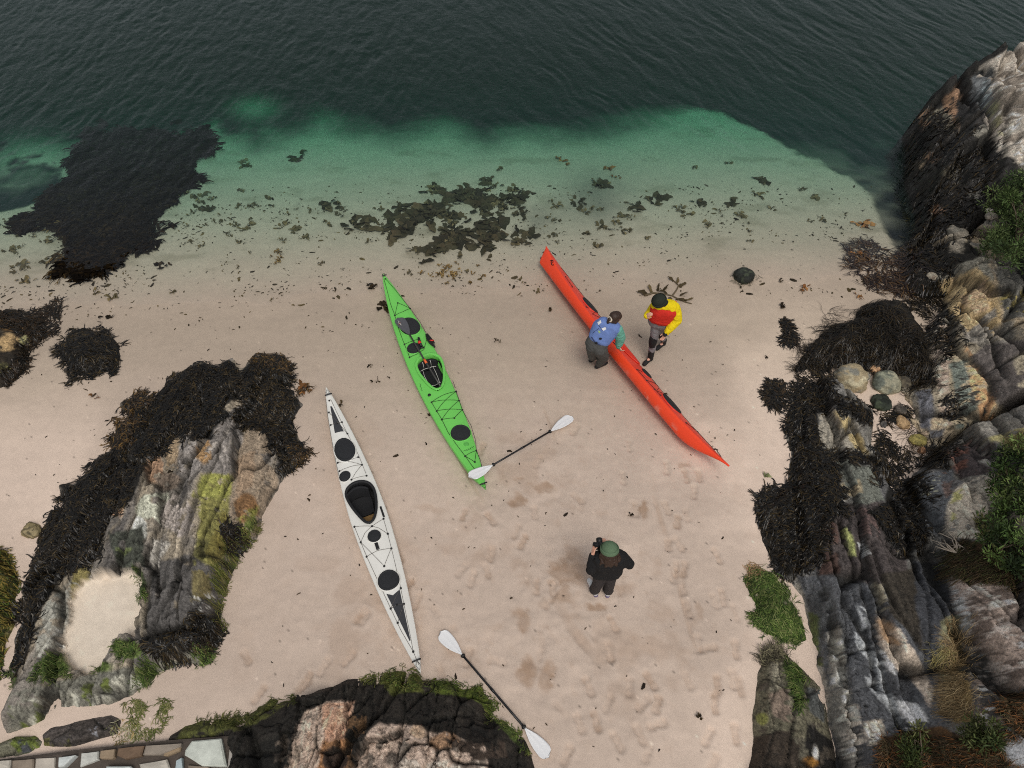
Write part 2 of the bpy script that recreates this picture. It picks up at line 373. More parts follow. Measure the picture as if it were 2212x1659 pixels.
def sand_z(x, y):
    i = np.clip(np.searchsorted(sx, x)-1, 0, len(sx)-2); j = np.clip(np.searchsorted(sy, y)-1, 0, len(sy)-2)
    fx = np.clip((x-sx[i])/(sx[i+1]-sx[i]), 0, 1); fy = np.clip((y-sy[j])/(sy[j+1]-sy[j]), 0, 1)
    return (Z[i, j]*(1-fx)+Z[i+1, j]*fx)*(1-fy)+(Z[i, j+1]*(1-fx)+Z[i+1, j+1]*fx)*fy

# ------------------------------------------------------------------ water: a clear body with a rippled surface that takes colour with depth
WZ = -0.045
wx = axis(-19, 17, 0.055, 300); wy = axis(9.0, 26, 0.05, 300); wy = wy[wy > 8.0]
XW, YW = np.meshgrid(wx, wy, indexing='ij')
off = np.clip((YW-shore(XW))/7.0, 0, 1)
def dirn(x, y, ang, l, stretch, seed, octv=3):
    c, s = math.cos(ang), math.sin(ang); u = (x*c+y*s)/l; v = (-x*s+y*c)/(l*stretch)
    wv = fbm(x*0.35, y*0.35, 3, seed+40)*2.2
    return fbm(u+wv, v+wv*0.3, octv, seed, 0.55)-0.5
lw = sstep(4, -6, XW)                      # chop runs another way on the left
h1 = dirn(XW, YW, R(22), 0.36, 5.0, 110, 4); h2 = dirn(XW, YW, R(-8), 0.26, 3.2, 120, 4); h3 = dirn(XW, YW, R(30), 0.26, 5.0, 130); h4 = dirn(XW, YW, R(12), 0.22, 2.8, 140)
rid = lambda h: 0.5-np.abs(h)*2.0
HW = (rid(h1)*1.0+h3*0.55)*(1-0.75*lw)+(rid(h2)*0.9+h4*0.7)*lw
amp = 0.006+0.031*sstep(0.2, 1.0, off)*(0.75+0.5*fbm(XW*0.25, YW*0.25, 2, 150))
amp *= sstep(-0.2, 0.8, YW-shore(XW))*1.0+0.0
ZW = WZ+HW*amp
ZW = np.where((YW > 40) | (np.abs(XW) > 30), WZ, ZW)
q, used, _ = grid_faces(np.ones(XW.shape, bool)); q = q[:, ::-1]
V = np.stack([XW.ravel(), YW.ravel(), ZW.ravel()], 1)
nx, ny = XW.shape; idg = np.arange(nx*ny).reshape(nx, ny)
ring = np.concatenate([idg[:, 0], idg[-1, 1:], idg[-2::-1, -1], idg[0, -2:0:-1]])
low = V[ring].copy(); low[:, 2] = -25.0; nb = len(V); V = np.concatenate([V, low]); m_ = len(ring)
side = [(int(ring[i]), nb+i, nb+(i+1) % m_, int(ring[(i+1) % m_])) for i in range(m_)]
me = bpy.data.meshes.new('water')
faces_all = np.concatenate([q, np.array(side)])
mw, n, l, p = _nt('sea_water')
n.remove(p); out = n['Material Output']
tc = N(n, 'ShaderNodeTexCoord'); mp = N(n, 'ShaderNodeMapping'); mp.inputs['Rotation'].default_value = (0, 0, R(-28)); mp.inputs['Scale'].default_value = (1.6, 1.6, 1.0)
l.new(tc.outputs['Object'], mp.inputs['Vector'])
nz = N(n, 'ShaderNodeTexNoise', Scale=4.0, Detail=6.0, Roughness=0.6, Distortion=0.6); l.new(mp.outputs[0], nz.inputs['Vector'])
bp = N(n, 'ShaderNodeBump', Strength=0.3, Distance=0.04); l.new(nz.outputs['Fac'], bp.inputs['Height'])
fr = N(n, 'ShaderNodeFresnel', IOR=1.34); l.new(bp.outputs[0], fr.inputs['Normal'])
gl = N(n, 'ShaderNodeBsdfGlossy', Roughness=0.04); gl.inputs['Color'].default_value = (1, 1, 1, 1); l.new(bp.outputs[0], gl.inputs['Normal'])
tr = N(n, 'ShaderNodeBsdfTransparent'); mxs = N(n, 'ShaderNodeMixShader')
ge = N(n, 'ShaderNodeNewGeometry'); iv = N(n, 'ShaderNodeMath', operation='SUBTRACT'); iv.inputs[0].default_value = 1.0; l.new(ge.outputs['Backfacing'], iv.inputs[1])
mu = N(n, 'ShaderNodeMath', operation='MULTIPLY'); l.new(fr.outputs[0], mu.inputs[0]); l.new(iv.outputs[0], mu.inputs[1]); l.new(mu.outputs[0], mxs.inputs[0]); l.new(tr.outputs[0], mxs.inputs[1]); l.new(gl.outputs[0], mxs.inputs[2]); l.new(mxs.outputs[0], out.inputs['Surface'])
va = N(n, 'ShaderNodeVolumeAbsorption', Density=0.86); va.inputs['Color'].default_value = (0.02, 0.76, 0.59, 1); vs = N(n, 'ShaderNodeVolumeScatter', Density=0.035, Anisotropy=0.3); vs.inputs['Color'].default_value = (0.66, 0.86, 0.88, 1)
ad = N(n, 'ShaderNodeAddShader'); l.new(va.outputs[0], ad.inputs[0]); l.new(vs.outputs[0], ad.inputs[1]); l.new(ad.outputs[0], out.inputs['Volume'])
bot = [tuple(range(nb+m_-1, nb-1, -1))]
me.from_pydata([tuple(t) for t in V], [], [tuple(t) for t in faces_all]+bot); me.update()
me.polygons.foreach_set('use_smooth', np.ones(len(me.polygons), bool))
water = link('sea_water', me, mw); tag(water, kind='structure')
# ------------------------------------------------------------------ bedrock: height sheets with strata, joints and edges, split along the joints
m_rock = mat_col('bare_bedrock', rough=0.72, grain=30, gamt=0.62, bump=0.7, bscale=22, bdist=0.04, spec=0.35, rough_var=0.15)
HF = []                                        # height fields, for what grows and lies on them
class Rock:
    def __init__(s, name, label, outline, ctrl, res=0.02, edge=0.25, strata=((0, 0), (0, -1)), cell=(1.4, 0.28), h1=0.10, cell2=(0.4, 0.12), h2=0.04,
                 crack=0.05, crack2=0.02, rough=0.05, paints=(), cols=((110, 104, 98),), seed=1, split=(2.2, 0.55), origin=None, power=3.0, cat='rock', carve=(), warp=0.10, part='rock_slab', pow_edge=1.5, bend=.35, facet=.8, bright=1.25, pool=None):
        P = gpoly(outline); P = np.array(P)
        lo = P.min(0)-0.25; hi = P.max(0)+0.25
        gx = np.arange(lo[0], hi[0], res); gy = np.arange(lo[1], hi[1], res)
        X, Y = np.meshgrid(gx, gy, indexing='ij')
        wn_ = (fbm(X*1.9, Y*1.9, 5, 500+seed, 0.6)-0.5)
        d = sdf(X, Y, P)+wn_*warp*2
        C = np.array([(*tuple(gp(c[0], c[1], c[2]))[:2], c[2]) for c in ctrl])
        def tps(r2): return 0.5*r2*np.log(r2+1e-6)
        n_ = len(C); Kk = tps((C[:, None, 0]-C[None, :, 0])**2+(C[:, None, 1]-C[None, :, 1])**2)+np.eye(n_)*0.06
        Pm = np.column_stack([np.ones(n_), C[:, :2]]); Am = np.block([[Kk, Pm], [Pm.T, np.zeros((3, 3))]])
        sol = np.linalg.solve(Am, np.r_[C[:, 2], 0, 0, 0])
        def base_h(x, y):
            o = sol[n_]+sol[n_+1]*x+sol[n_+2]*y
            for q_ in range(n_): o = o+sol[q_]*tps((x-C[q_, 0])**2+(y-C[q_, 1])**2)
            return np.clip(o, C[:, 2].min()*0.7, C[:, 2].max()*1.08)
        st_ = 4
        hbc = base_h(X[::st_, ::st_], Y[::st_, ::st_])                       # coarse, then bilinear
        fi = np.clip(np.arange(X.shape[0])/st_, 0, hbc.shape[0]-1.001); fj = np.clip(np.arange(X.shape[1])/st_, 0, hbc.shape[1]-1.001)
        i0 = fi.astype(int); j0 = fj.astype(int); a_ = (fi-i0)[:, None]; b_ = (fj-j0)[None, :]
        hb = (hbc[i0][:, j0]*(1-a_)+hbc[i0+1][:, j0]*a_)*(1-b_)+(hbc[i0][:, j0+1]*(1-a_)+hbc[i0+1][:, j0+1]*a_)*b_
        env = 1-(1-np.clip(d/edge, 0, 1))**pow_edge
        a = gp(*strata[0]); b = gp(*strata[1]); ux, uy = b.x-a.x, b.y-a.y; L = math.hypot(ux, uy); ux /= L; uy /= L
        q1 = (fbm(X*0.8, Y*0.8, 3, 520+seed)-0.5)*bend; q2 = (fbm(X*4, Y*4, 3, 530+seed)-0.5)*0.07
        U = X*ux+Y*uy; Vv = -X*uy+Y*ux+q1+q2; Vv = Vv+cell[1]*1.1*(vnoise(Vv/(cell[1]*1.7), Vv*0+seed, seed+3)-.5); U2 = U+(fbm(X*3, Y*3, 3, 540+seed)-0.5)*0.25
        f1, f2, id1, c1x, c1y = worley(U2/cell[0], Vv/cell[1], seed)
        uq_, inv_ = np.unique(id1.ravel(), return_inverse=True); inv_ = inv_.ravel(); cnt_ = np.bincount(inv_).astype(float)
        def mean_(a): return np.bincount(inv_, a.ravel())/cnt_
        mx_, my_, mz_ = mean_(X), mean_(Y), mean_(hb)
        dx_ = X.ravel()-mx_[inv_]; dy_ = Y.ravel()-my_[inv_]; dz_ = hb.ravel()-mz_[inv_]
        sxx = np.bincount(inv_, dx_*dx_)+1e-3; syy = np.bincount(inv_, dy_*dy_)+1e-3; sxy = np.bincount(inv_, dx_*dy_); sxz = np.bincount(inv_, dx_*dz_); syz = np.bincount(inv_, dy_*dz_)
        det = sxx*syy-sxy**2; ga = (sxz*syy-syz*sxy)/det; gb = (syz*sxx-sxz*sxy)/det
        plane = (mz_[inv_]+ga[inv_]*dx_+gb[inv_]*dy_).reshape(X.shape)
        hb = hb*(1-facet)+plane*facet                                        # each joint block is a flat slab
        lv = (Vv/cell[1])-c1y; lu = (U2/cell[0])-c1x
        g = (idrand(id1, 1)-0.5)*2*h1+h1*(1.5*(idrand(id1, 3)-0.35)*lv+0.9*(idrand(id1, 4)-0.5)*lu)
        g -= crack*np.clip(1-(f2-f1)/0.075, 0, 1)
        e1, e2, id2, c2x, c2y = worley(U2/cell2[0]+3.7, Vv/cell2[1]-1.3, seed+11)
        on2 = idrand(id2, 6) > 0.4
        g += ((idrand(id2, 2)-0.5)*2*h2+(idrand(id2, 5)-0.5)*1.6*h2*((Vv/cell2[1]-1.3)-c2y))*on2
        g -= crack2*np.clip(1-(e2-e1)/0.10, 0, 1)*on2
        k1, k2, id3, _, k3y = worley(U2/(cell2[0]*0.42)+9.1, Vv/(cell2[1]*0.55)+5.3, seed+37)
        g += (idrand(id3, 9)-0.5)*h2*0.5*on2
        rv = np.abs(fbm(U*0.55, Vv*5.0, 5, 565+seed, 0.6)-0.5); vein = np.exp(-(rv/0.007)**1.2); g -= vein*0.05
        rc = np.abs(fbm(U*1.6, Vv*1.6, 5, 566+seed, 0.6)-0.5); vein2 = np.exp(-(rc/0.006)**1.2); g -= vein2*0.04
        g += (fbm(U*1.2, Vv*14, 4, 560+seed, 0.6)-0.5)*rough*0.55+(fbm(X*9, Y*9, 4, 570+seed, 0.65)-0.5)*rough*0.45
        Zt = terrain(X, Y)
        Zr = np.maximum(hb, 0.03)*env+g*np.clip(env*1.2, 0, 1)*np.clip(hb/0.25, 0.25, 1)
        Z = np.where(d > 0, np.maximum(Zt, -3)*(1-env)+Zr+np.minimum(Zt, 0)*env*0.0, Zt+np.minimum(d, 0)*1.2)
        for cv in carve:                        # (points, width, depth): clefts and gullies, level outlines for pools
            pts = [gp(*p_) for p_ in cv[0]]; dm = np.full(X.shape, 9e9)
            for i in range(len(pts)-1):
                ax, ay = pts[i].x, pts[i].y; ex, ey = pts[i+1].x-ax, pts[i+1].y-ay
                t = np.clip(((X-ax)*ex+(Y-ay)*ey)/(ex*ex+ey*ey+1e-9), 0, 1)
                dm = np.minimum(dm, np.hypot(X-ax-t*ex, Y-ay-t*ey))
            Z -= cv[2]*np.exp(-(np.maximum(dm+wn_*0.10, 0)/cv[1])**2)
        s.pools = []
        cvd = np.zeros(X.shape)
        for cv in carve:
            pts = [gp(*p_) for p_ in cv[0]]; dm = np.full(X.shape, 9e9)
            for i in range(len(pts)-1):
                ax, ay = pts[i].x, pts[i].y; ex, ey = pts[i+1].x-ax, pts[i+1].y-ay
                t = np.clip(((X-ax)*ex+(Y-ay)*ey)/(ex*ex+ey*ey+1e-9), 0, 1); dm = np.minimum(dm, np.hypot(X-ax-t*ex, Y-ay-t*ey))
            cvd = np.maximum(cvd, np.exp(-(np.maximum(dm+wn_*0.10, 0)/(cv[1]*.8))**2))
        if pool is not None:
            pk = gpoly(pool, .06); pm = sstep(-.015, .02, sdf(X+wn_*.30, Y+(fbm(X*3+5, Y*3, 4, 77, .6)-.5)*.30, pk)); Z = Z*(1-pm)+(.06+(fbm(X*3, Y*3, 3, 9)-.5)*.03)*pm
        else: pm = None
        Zb = Z.copy(); Zb[1:-1, 1:-1] = (Z[1:-1, 1:-1]*8+(Z[:-2, 1:-1]+Z[2:, 1:-1]+Z[1:-1, :-2]+Z[1:-1, 2:])*1)/12; Z = Zb
        gxz, gyz = np.gradient(Z, res); steep = np.hypot(gxz, gyz); flat = sstep(1.7, 0.7, steep)
        s.X, s.Y, s.Z, s.d, s.gx, s.gy = X, Y, Z, d, gx, gy
        PXr, PYr = proj(X, Y, Z); s.PX, s.PY = PXr, PYr
        nn = fbm(X*2.7, Y*2.7, 5, 580+seed, 0.62); cc = [A(*c) for c in cols]
        col = np.empty(X.shape+(3,)); col[:] = cc[0]
        for i, c in enumerate(cc[1:]):
            m = sstep(0.44, 0.60, fbm(U*0.9+i*13, Vv*3.4+i*5, 5, 590+i+seed, 0.6)); col = col*(1-m[..., None])+c*m[..., None]
        col *= (0.62+0.30*idrand(id2, 8)+0.34*idrand(id1, 8)+0.30*(nn-0.2))[..., None]
        col = paint(col, PXr, PYr, X, Y, paints, seed)
        ck = np.exp(-((f2-f1)/0.05)**2)*0.85+np.exp(-((e2-e1)/0.055)**2)*0.6*on2+cvd*.8      # crevice shade painted dark along the joints and clefts
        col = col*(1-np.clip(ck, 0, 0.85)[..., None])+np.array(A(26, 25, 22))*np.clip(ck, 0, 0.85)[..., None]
        vn_ = np.clip(vein*0.75+vein2*0.6+0.45*np.exp(-((k2-k1)/0.09)**2)*(idrand(id3, 12) > 0.5), 0, 0.9)
        col = col*(1-vn_[..., None]*0.8)
        col *= bright*(1+flat*(0.62*(fbm(U*4, Vv*30, 4, 598+seed, 0.65)-.5)))[..., None]*(0.82+0.36*idrand(id3, 11))[..., None]*(1+flat*0.5*(fbm(X*16, Y*16, 3, 599+seed, 0.7)-.5))[..., None]
        s.root = empty(name, origin or tuple(gp(*np.mean(np.array([o[:2] for o in outline]), 0))), label, cat)
        if pm is not None: col = col*(1-pm[..., None])+A(206,193,176)*(0.86+.28*fbm(X*7, Y*7, 5, 12, .65))[..., None]*pm[..., None]
        keep = d > -0.10
        for h in s.pools: pass
        q, used, f = grid_faces(keep)
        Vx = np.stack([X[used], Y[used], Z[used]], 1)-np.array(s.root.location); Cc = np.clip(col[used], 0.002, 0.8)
        # big joint blocks become separate slabs
        b1, b2, idb, _, _ = worley(U2/split[0]+1.1, Vv/split[1]+0.7, seed+23)
        idq = idb[:-1, :-1][f]
        uq, cnt = np.unique(idq, return_counts=True)
        big = [u for u, c in zip(uq, cnt) if c > 160]; rest = ~np.isin(idq, big)
        if big: idq = np.where(rest, -7, idq)  # joint cells too small for a slab are gathered into one part
        if pm is not None:
            pf = (pm[:-1, :-1][f] > .35); fq = q[pf][:, ::-1]; vs, inv = np.unique(fq, return_inverse=True)
            so_ = mesh_np('sand_pocket', Vx[vs], inv.reshape(fq.shape), m_sand, s.root, np.column_stack([Cc[vs], np.full(len(vs), .92)])); so_['kind'] = 'stuff'
            q = q[~pf]; idq = idq[~pf]
        for u in ((big+[-7]) if big else [None]):
            fq = (q if u is None else q[idq == u])[:, ::-1]
            if not len(fq): continue
            vs, inv = np.unique(fq, return_inverse=True)
            po_ = mesh_np(part if u != -7 else 'slab_leftovers', Vx[vs], inv.reshape(fq.shape), m_rock, s.root, Cc[vs], smooth=False)
            if u == -7: po_['kind'] = 'stuff'
        HF.append(s)
    def h(s, x, y):
        x = np.asarray(x, float); y = np.asarray(y, float); r = s.gx[1]-s.gx[0]
        i = np.clip(((x-s.gx[0])/r).astype(int), 0, len(s.gx)-2); j = np.clip(((y-s.gy[0])/r).astype(int), 0, len(s.gy)-2)
        ok = (x > s.gx[0]) & (x < s.gx[-1]) & (y > s.gy[0]) & (y < s.gy[-1])
        return np.where(ok & (s.d[i, j] > -0.1), s.Z[i, j], -99)
def ground_h(x, y):
    x = np.asarray(x, float); y = np.asarray(y, float)
    z = sand_z(x, y)
    for r in HF: z = np.maximum(z, r.h(x, y))
    return z
def on(vx, vy, it=14):
    """the place on whatever surface (sand or rock) that is seen at picture position vx, vy"""
    t = (vy-CY)/FPX; s_ = (vx-CX)/FPX
    d = np.array([s_, cp-t*sp_, -sp_-t*cp])
    ks = np.linspace(0.55, 1.08, 260)*(-H/d[2]); xs = d[0]*ks; ys = d[1]*ks; zs = H+d[2]*ks
    g = ground_h(xs, ys); hit = np.where(zs <= g)[0]
    k = hit[0] if len(hit) else len(ks)-1
    return Vector((xs[k], ys[k], g[k]))

K = dict
BLK = A(24, 22, 19); BRN = A(46, 38, 28); ALG = A(78, 92, 44); ALD = A(58, 70, 34); OLV = A(118, 114, 66); WHT = A(196, 194, 186); GRY = A(72, 72, 72)
DGR = A(54, 55, 56); PNK = A(192, 158, 132); ORG = A(170, 118, 70); TAN = A(176, 158, 124); PAL = A(178, 168, 154)

# ---- outcrop on the left, running up the beach
LEFT_OUT = [(500,776),(525,800),(553,769),(617,766),(623,802),(637,816),(627,829),(653,876),(633,906),(647,952),(668,972),(643,1012),(623,1030),(610,1052),(597,1080),(567,1115),(553,1162),(533,1186),(507,1196),(510,1219),(493,1252),(481,1308),(484,1353),(468,1382),(452,1428),(400,1440),(345,1456),(325,1480),(234,1524),(160,1532),(117,1540),(95,1562),(13,1590),(5,1564),(33,1503),(30,1478),(24,1454),(36,1421),(39,1386),(55,1330),(49,1311),(72,1236),(62,1217),(90,1166),(110,1102),(140,1096),(133,1062),(126,1046),(160,1049),(187,1019),(213,986),(240,972),(247,919),(273,906),(260,872),(300,858),(333,859),(357,829),(393,799),(427,782),(473,789)]
LEFT_WEED = [(500,776),(520,802),(527,846),(483,879),(500,899),(467,926),(457,952),(417,949),(410,932),(393,949),(367,952),(353,986),(320,986),(300,1036),(287,1082),(263,1099),(240,1119),(216,1160),(222,1200),(182,1226),(146,1243),(114,1269),(91,1308),(78,1343),(68,1389),(49,1438),(36,1480),(20,1454),(36,1421),(39,1386),(55,1330),(49,1311),(72,1236),(59,1217),(90,1166),(110,1102),(140,1096),(133,1062),(123,1046),(160,1049),(187,1019),(213,986),(240,972),(247,919),(273,906),(257,869),(300,852),(333,859),(357,829),(393,799),(427,782),(473,789)]
LEFT_WEED2 = [(553,769),(617,766),(637,816),(627,829),(653,876),(633,906),(647,952),(670,972),(643,1012),(623,1026),(600,1012),(607,986),(580,966),(573,936),(547,926),(533,919),(507,906),(520,886),(533,862),(523,846),(520,802)]
POOL = [(237,1236),(293,1240),(314,1275),(303,1389),(254,1392),(241,1423),(195,1460),(160,1464),(138,1421),(138,1389),(152,1343),(160,1291),(190,1256)]
lp = [
 K(g=[(500,890),(560,900),(590,980),(600,1060),(560,1160),(500,1160),(490,1000)], c=A(128,114,97), cov=.75, sc=5),
 K(g=[(467,906),(520,880),(517,1000),(500,1016),(432,1020),(445,960)], c=A(118,112,106)),
 K(g=[(470,906),(517,900),(510,1000),(440,1010)], c=A(156,148,138), cov=.42, sc=11, st=(.25,.97)),
 K(g=[(517,996),(550,972),(549,1046),(507,1082)], c=A(140,120,99), cov=.85, sc=5), K(g=(533,1100,26,36), c=A(112,84,56), cov=.8),
 K(g=[(437,1029),(467,1014),(502,1017),(495,1106),(493,1190),(475,1225),(417,1225),(427,1119),(417,1069)], c=OLV, cov=.82, sc=4), K(g=[(437,1025),(470,1014),(502,1017),(492,1075),(430,1075)], c=A(132,132,70), cov=.9),
 K(g=[(480,1100),(494,1106),(493,1186),(470,1216),(440,1200)], c=A(108,100,52), cov=.7),
 K(g=[(313,1068),(365,1060),(349,1129),(293,1122)], c=A(168,168,150), cov=.7, sc=6), K(g=(385,1112,34,46), c=A(148,139,131), cov=.6, sc=8), K(g=(300,1150,20,30), c=A(168,168,160), cov=.6),
 K(g=(330,1010,20,26), c=A(148,120,96), cov=.75), K(g=(253,1108,14,11), c=A(190,150,116)), K(g=(372,980,16,34), c=A(140,122,98), cov=.7), K(g=(408,990,26,50), c=A(128,122,116), cov=.8), K(g=(358,1035,28,20), c=A(104,92,80), cov=.9), K(g=(440,970,18,30), c=A(150,120,84), cov=.6),
 K(g=[(328,1230),(400,1200),(471,1226),(471,1389),(310,1395)], c=A(78,75,72), cov=.9, sc=5), K(g=[(410,1226),(455,1228),(452,1300),(412,1300)], c=A(92,84,56), cov=.6), K(g=[(400,1290),(460,1280),(465,1330),(400,1330)], c=A(170,168,160), cov=.25, sc=22),
 K(g=[(330,1160),(370,1170),(350,1230),(330,1240)], c=A(165,160,150), cov=.5, sc=10), K(g=[(230,1150),(310,1140),(320,1230),(250,1236)], c=A(58,60,52), cov=.85), K(g=[(225,1180),(290,1190),(260,1215)], c=A(88,96,60), cov=.4),
 K(g=[(100,1290),(190,1230),(200,1260),(150,1350),(120,1420),(70,1430)], c=A(134,132,122), cov=.75, sc=6), K(g=[(120,1360),(150,1340),(140,1420),(110,1420)], c=A(190,188,180), cov=.4, sc=14),
 K(g=[(160,1232),(200,1222),(190,1270),(150,1300)], c=A(122,112,70), cov=.7),
 K(g=[(20,1500),(120,1470),(330,1430),(440,1400),(450,1440),(330,1490),(230,1530),(100,1560),(10,1590)], c=A(104,102,92), cov=.85, sc=5), K(g=[(30,1520),(330,1440),(330,1480),(10,1590)], c=A(160,158,144), cov=.38, sc=9), K(g=[(20,1520),(450,1400),(450,1440),(10,1590)], c=A(84,92,44), cov=.30, sc=6),
 K(g=[(300,1380),(470,1320),(474,1350),(420,1410),(330,1410)], c=A(36,34,30), cov=.85),
 K(g=[(470,1140),(560,1090),(530,1190),(500,1200)], c=A(110,108,52), cov=.6), K(g=[(480,1150),(556,1110),(510,1260),(486,1330)], c=A(92,102,50), cov=.4, sc=9),
 K(g=LEFT_WEED, c=BLK, warp=10), K(g=LEFT_WEED2, c=BLK, warp=10), K(g=(275,1402,26,20), c=ALG, cov=.85), K(g=(120,1438,34,22), c=ALG, cov=.8), K(g=(436,1406,22,22), c=ALG, cov=.7), K(g=(325,1452,40,16), c=ALD, cov=.7),
 K(g=[(20,1430),(40,1430),(36,1480),(20,1490)], c=ALD, cov=.8), K(g=[(290,1225),(312,1240),(312,1290),(296,1290)], c=ALD, cov=.7), K(g=(215,1440,30,12), c=ALG, cov=.8), ]
rk_left = Rock('rock_outcrop', 'striped brown and olive bedrock outcrop with a pale sand pocket, left of the white kayak', LEFT_OUT,
   [(500,800,.12),(440,850,.22),(480,960,.5),(380,1000,.45),(300,1010,.25),(540,1000,.45),(600,990,.2),(560,1090,.25),(450,1100,.62),(360,1100,.6),(260,1100,.35),(170,1120,.18),(450,1230,.5),(390,1290,.6),(460,1300,.4),(330,1230,.35),(280,1210,.3),(220,1340,.22),(120,1290,.3),(90,1380,.3),(60,1460,.25),(130,1480,.35),(200,1490,.35),(300,1450,.35),(400,1400,.35),(350,1370,.4),(60,1550,.3),(600,800,.12)],
   edge=0.16, strata=((335,1390),(520,860)), cell=(2.0,.46), h1=.12, cell2=(.8,.17), h2=.045, crack=.14, crack2=.04, rough=.05, seed=3, split=(2.0,.5), pool=POOL, bright=1.35,
   cols=((108,102,94),(84,80,76),(130,120,104)), paints=lp, carve=[([(340,1400),(330,1300),(360,1170),(420,1060),(470,960)],.05,.14),([(345,1395),(405,1300),(450,1130),(500,1010)],.035,.10),([(300,1395),(350,1385),(440,1380),(475,1340)],.06,.16),([(313,1240),(312,1380)],.06,.12)])
for h_ in (rk_left,):   # the hollow fills with beach sand
    pass

# ---- bottom rock, close under the camera
BOT_OUT = [(348,1606),(400,1572),(442,1557),(540,1540),(582,1513),(660,1499),(720,1482),(750,1466),(800,1464),(850,1450),(900,1455),(912,1470),(960,1470),(1000,1485),(1037,1480),(1065,1519),(1062,1552),(1090,1557),(1118,1582),(1135,1606),(1156,1659),(1190,1790),(460,1790),(500,1640),(480,1600),(400,1604)]
bp_ = [
 K(g=[(330,1530),(600,1490),(760,1440),(1170,1440),(1230,1800),(430,1800),(300,1600)], c=A(30,27,23), soft=2),
 K(g=[(640,1500),(760,1465),(1060,1480),(1150,1650),(1040,1600),(960,1560),(870,1545),(800,1560),(720,1500)], c=A(38,34,29), cov=.6, sc=8),
 K(g=[(631,1700),(633,1585),(660,1535),(701,1518),(745,1510),(766,1518),(750,1570),(740,1606),(712,1612),(700,1700)], c=A(186,164,146), warp=12), K(g=[(700,1520),(766,1512),(745,1600),(706,1610)], c=A(198,158,132), cov=.9), K(g=[(636,1560),(690,1530),(690,1640),(636,1680)], c=A(122,110,98), cov=.35, sc=10),
 K(g=[(700,1606),(752,1600),(744,1720),(676,1720)], c=A(150,110,76), cov=.9), K(g=(722,1642,24,26), c=A(58,46,38)), K(g=[(752,1530),(790,1540),(765,1660),(744,1660)], c=A(92,70,48), cov=.6),
 K(g=[(594,1606),(612,1580),(630,1600),(632,1780),(586,1780)], c=A(150,134,118), cov=.6, sc=9),
 K(g=[(755,1700),(762,1625),(790,1585),(820,1566),(880,1560),(930,1576),(990,1592),(1042,1612),(1046,1642),(1075,1800),(750,1800)], c=A(174,154,138), warp=16), K(g=[(770,1600),(860,1575),(1040,1600),(1060,1780),(770,1780)], c=A(108,98,88), cov=.45, sc=7), K(g=[(860,1640),(1040,1640),(1060,1800),(860,1800)], c=A(186,174,160), cov=.6, sc=6), K(g=(960,1600,30,16), c=A(158,126,98), cov=.9), K(g=(905,1580,18,16), c=A(170,146,122), cov=.9),
 K(g=[(960,1594),(1090,1600),(1100,1640),(1000,1640)], c=A(60,50,42), cov=.6, sc=9),
 K(g=[(400,1562),(442,1553),(540,1536),(582,1508),(640,1498),(560,1560),(460,1590),(380,1600)], c=A(70,72,34), cov=.75), K(g=[(840,1445),(905,1448),(915,1492),(850,1500),(810,1472)], c=A(84,88,40), cov=.75), K(g=[(930,1462),(1040,1476),(1072,1519),(1066,1560),(1040,1520),(1000,1500),(930,1490)], c=A(84,96,36), cov=.8), K(g=[(1066,1550),(1094,1553),(1140,1606),(1130,1620),(1090,1580)], c=ALG, cov=.7)]
rk_bot = Rock('rock_outcrop', 'black topped ledge with pink and pale granite faces beside the white ended paddle', BOT_OUT,
   [(442,1570,.10),(560,1560,.3),(600,1600,.5),(660,1530,.45),(700,1580,.7),(640,1640,.75),(720,1650,.62),(850,1480,.25),(760,1500,.35),(900,1520,.55),(840,1590,.8),(900,1640,.95),(1000,1560,.5),(1040,1520,.25),(1060,1600,.5),(1110,1620,.25),(1000,1650,.8),(520,1640,.6),(480,1600,.3),(800,1750,1.1),(1100,1750,.5),(600,1750,1.0)],
   res=0.017, edge=0.17, strata=((760,1800),(800,1480)), cell=(.95,.40), h1=.12, cell2=(.32,.13), h2=.05, crack=.12, crack2=.05, rough=.05, seed=9, split=(1.0,.42), cols=((50,45,40),(38,35,31)), paints=bp_, bright=1.3, warp=.05,
   carve=[([(880,1466),(868,1500),(840,1560),(780,1600),(750,1680)],.045,.2),([(520,1560),(560,1600),(590,1700)],.05,.16),([(630,1600),(634,1720)],.03,.12),([(1015,1560),(930,1585)],.03,.08)])

